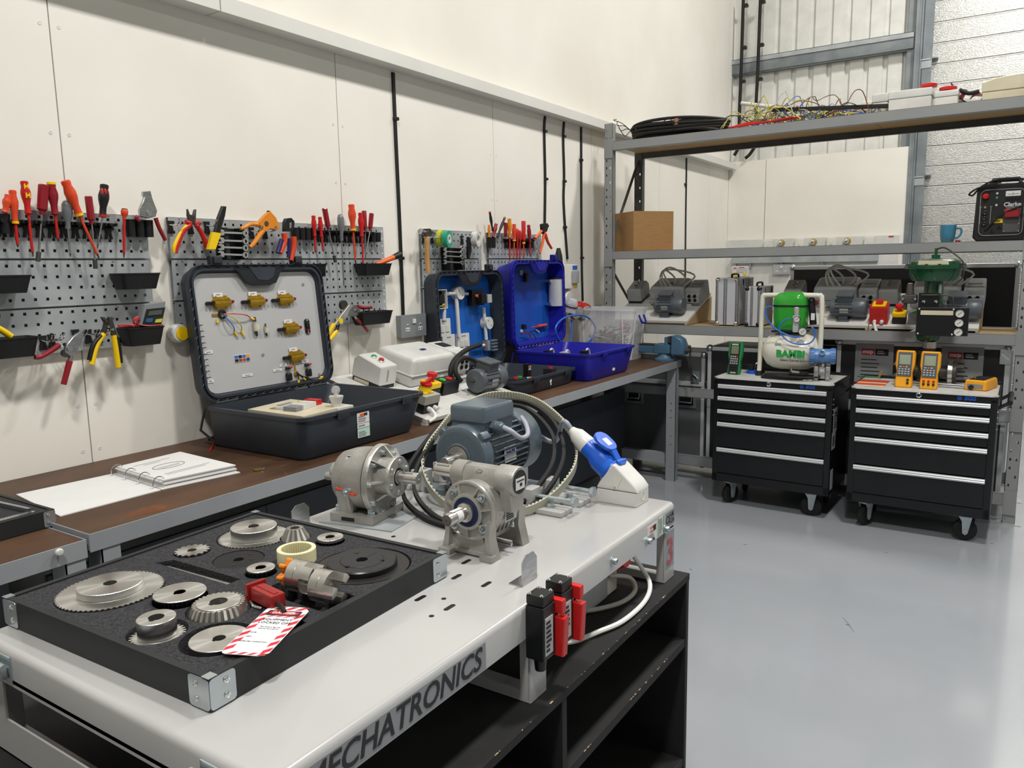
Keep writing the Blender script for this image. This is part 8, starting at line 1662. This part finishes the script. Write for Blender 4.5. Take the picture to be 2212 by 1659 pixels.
a, b = Q(1270, 385, YV-.07), Q(1450, 520, YV-.07); mb = MB(); mb.bx(a.x, b.x, a.y-.012, a.y+.02, b.z, a.z, .003); mb.build('mounting_plate', m_blackpaint, cv)
for x, y in ((1312, 464), (1422, 464)): MB().lathe([(.009, 0), (.009, .007), (0, .008)], Q(x, y, YV-.082), (0, -1, 0), 6).build('plate_bolt', m_chrome, cv)
a, b = Q(1255, 510, YV-.10), Q(1590, 775, YV-.10); mb = MB(); mb.bx(a.x, b.x, a.y-.03, a.y+.07, b.z, a.z, .008); pb = mb.build('positioner', m_blackpaint, cv); mb = MB(); mb.bx(a.x+.02, b.x-.012, a.y-.033, a.y-.0303, a.z-.042, a.z-.018, .001); mb.build('cream_strip', m_cream, pb)
for x in (a.x+.012, b.x-.012): [MB().lathe([(.005, 0), (0, .003)], (x, a.y-.0303, z), (0, -1, 0), 8).build('cover_screw', m_chrome, pb) for z in (a.z-.010, b.z+.012)]
c, d = Q(1585, 520, YV-.12), Q(1705, 775, YV-.12); mb = MB(); mb.bx(c.x, d.x, c.y-.008, c.y+.02, d.z, c.z, .003); gp_ = mb.build('gauge_block', m_blackpaint, cv)
for y in (572, 656, 738):
    p = Q(1636-(y-572)*.09, y, YV-.135); mb = MB(); mb.lathe([(.021, -.008), (.021, .004), (.0195, .004), (.0195, 0), (0, 0)], p, (0, -1, 0), 26); g_ = mb.build('gauge', m_chrome, gp_); mb = MB(); mb.cyl(p-V((0, .0002, 0)), p-V((0, .0012, 0)), .0192, n=26); mb.build('dial', m_white, gp_); mb = MB(); mb.box(p-V((0, .002, 0)), (.022, .0008, .002), rot=M.Rotation(-.7, 3, 'Y')); mb.build('needle', m_ink, gp_)
p = Q(1185, 440, YV-.07); mb = MB(); mb.box(p, (.075, .05, .05), .008); mb.cyl(p+V((0, 0, .025)), p+V((0, 0, .085)), .022, .016, n=16); mb.cyl(p-V((.02, 0, .02)), p-V((.02, 0, .06)), .010, n=10); fr_ = mb.build('filter_regulator', m_greyd if 0 else m_iron, cv, kind='stuff'); mb = MB(); mb.lathe([(.012, 0), (.012, .018)], p+V((0, 0, .07)), (0, 0, 1), 12); mb.build('white_collar', m_white, cv)
for x in (1125, 1235): MB().lathe([(.008, 0), (.006, .006), (0, .006)], Q(x, 440, YV-.096), (0, -1, 0), 10).build('regulator_bolt', m_chrome, cv)
zc, zd = Q(1370, 770).z, Q(1370, 815).z; mb = MB(); mb.lathe([(.035, zd-.004), (.054, zd+.006), (.062, zc), (.062, zc+.02)], (xo-.015, 0, 0), (0, 0, 1), 28); mb.build('yoke_base', m_dgreen, cv)
z1, z2, z3 = Q(1370, 880).z, Q(1370, 945).z, Q(1370, 975).z; xb_ = Q(1365, 850).x; mb = MB(); mb.cyl((xb_, 0, z1), (xb_, 0, zd-.005), .036, n=24); mb.build('bonnet_nut', m_shaft, cv); mb = MB(); mb.lathe([(.046, z2), (.058, z2+.003), (.058, z2+.02), (.03, z2+.022), (.03, z1-.001)], (xb_, 0, 0), (0, 0, 1), 28); mb.build('bonnet_flange', m_iron, cv)
mb = MB(); mb.lathe([(.05, .001), (.055, .02), (.062, .05), (.05, z2-.001)], (xb_, 0, 0), (0, 0, 1), 28); mb.build('valve_body', m_iron, cv); zx = .072
mb = MB(); mb.cyl((xb_+.03, 0, zx), (xb_+.10, 0, zx), .034, n=20); mb.cyl((xb_-.03, 0, zx), (xb_-.10, 0, zx), .034, n=20); mb.build('pipe_stub', m_iron, cv, kind='stuff')
for s in (-1, 1):
    mb = MB(); mb.cyl((xb_+s*.10, 0, zx), (xb_+s*.122, 0, zx), .066, n=28); fl_ = mb.build('pipe_flange', m_shaft, cv); mb = MB(); mb.cyl((xb_+s*.1225, 0, zx), (xb_+s*.14, 0, zx), .062, n=28); mb.build('blank_flange', m_iron, fl_)
    for k in range(4): a_ = PI/4+k*PI/2; MB().cyl((xb_+s*.13, .046*math.cos(a_), zx+.046*math.sin(a_)), (xb_+s*.175, .046*math.cos(a_), zx+.046*math.sin(a_)), .007, n=8).build('stud_bolt', m_iron, fl_)
# ---------------------------------------------------------------- under and on the side of the white table
for k, (px, py) in enumerate(((1175, 1340), (1215, 1308))):
    p = at(px, py, 0, -.600); t = T('safety_switch', ('nearer' if k == 0 else 'farther')+' black and red safety interlock switch on the table side', 'switch', (TX1+.0005, p.y, p.z))
    mb = MB(); mb.bx(0.0, .034, -.019, .019, -.062, .028, .003); mb.build('switch_body', m_black, t); mb = MB(); mb.bx(.001, .033, -.018, .018, .0283, .046, .003); h_ = mb.build('switch_head', m_black, t)
    for x in (.006, .028):
        for y in (-.014, .014): MB().lathe([(.0035, 0), (.002, .002), (0, .002)], (x, y, .0461), (0, 0, 1), 8).build('head_screw', m_chrome, h_)
    mb = MB(); mb.bx(.0341, .0355, -.015, .008, -.052, .010); lb = mb.build('rating_label', m_label, t); mb = MB(); lines(mb, (.0356, -.013, -.048), FXs, .018, .054, 7); mb.build('label_print', m_ink, lb, kind='stuff')
    mb = MB(); mb.bx(.014, .046, .0195, .034, .006, .030, .003); mb.build('actuator_key', m_red, t); mb = MB(); mb.prism([(.012, .0), (.050, 0), (.046, -.066), (.016, -.066)], .017, (0, .0365, 0), FB, bev=.002); mb.build('actuator_guard', m_red, t); mb = MB(); mb.cyl((.032, .026, .003), (.036, .026, .003), .004, n=8); mb.build('guard_bolt', m_chrome, t)
    mb = MB(); mb.cyl((.016, 0, -.0625), (.016, 0, -.085), .011, .009, n=12); mb.build('cable_gland', m_black, t)
t = T('switch_cable', 'white cable from the safety switches looping on the shelf unit', 'cable', (TX1, 1.10, SZ)); o3 = t.location
mb = MB(); mb.tube([at(1208, 1388, 0, -.612)-o3, at(1245, 1384, 2, SZ+.008)-o3, at(1290, 1366, 2, SZ+.008)-o3, at(1345, 1342, 2, SZ+.008)-o3, at(1392, 1300, 2, SZ+.008)-o3, at(1404, 1262, 2, SZ+.02)-o3, at(1385, 1225, 0, -.66)-o3, at(1360, 1190, 0, -.68)-o3], .005, n=8); mb.build('cable_sheath', m_wirew, t)
t = T('switch_cable', 'grey cable loop beside the grey control box under the table', 'cable', (TX1-.05, 1.2, SZ)); o3 = t.location
mb = MB(); mb.tube([at(1240, 1322, 2, SZ+.006)-o3, at(1290, 1316, 2, SZ+.006)-o3, at(1345, 1300, 2, SZ+.006)-o3, at(1372, 1275, 2, SZ+.01)-o3, at(1360, 1248, 2, SZ+.03)-o3, at(1315, 1243, 2, SZ+.05)-o3], .005, n=8); mb.build('cable_sheath', m_wireg, t)
p = at(1245, 1312, 2, SZ); t = T('control_box', 'grey control box under the white table with red isolator knob', 'control box', (-.86, 1.20, SZ)); mb = MB(); mb.bx(0, .16, 0, .23, .0005, .085, .004); mb.build('box_body', m_grey, t); mb = MB(); mb.bx(.1605, .162, .03, .04, .02, .035); mb.build('box_mark', m_ink, t)
mb = MB(); mb.lathe([(.03, 0), (.03, .012), (.024, .03), (0, .03)], (.16, .255, .085), (1, 0, .2), 18); mb.build('isolator_knob', m_red, t); mb = MB(); mb.bx(.10, .158, .232, .28, .0005, .11, .004); mb.build('isolator_box', m_offwhite, t)

# repeats of one kind share a group
tops = {}
for o in bpy.data.objects:
    if o.parent is None and o.type in ('EMPTY', 'MESH') and o.get('category'): tops.setdefault(o.name.split('.')[0], []).append(o)
for nm, os_ in tops.items():
    if len(os_) > 1:
        for o in os_:
            if not o.get('group'): o['group'] = nm.replace('_', ' ')+('es' if nm.endswith(('x', 's', 'ch')) else 's')+' in the workshop'
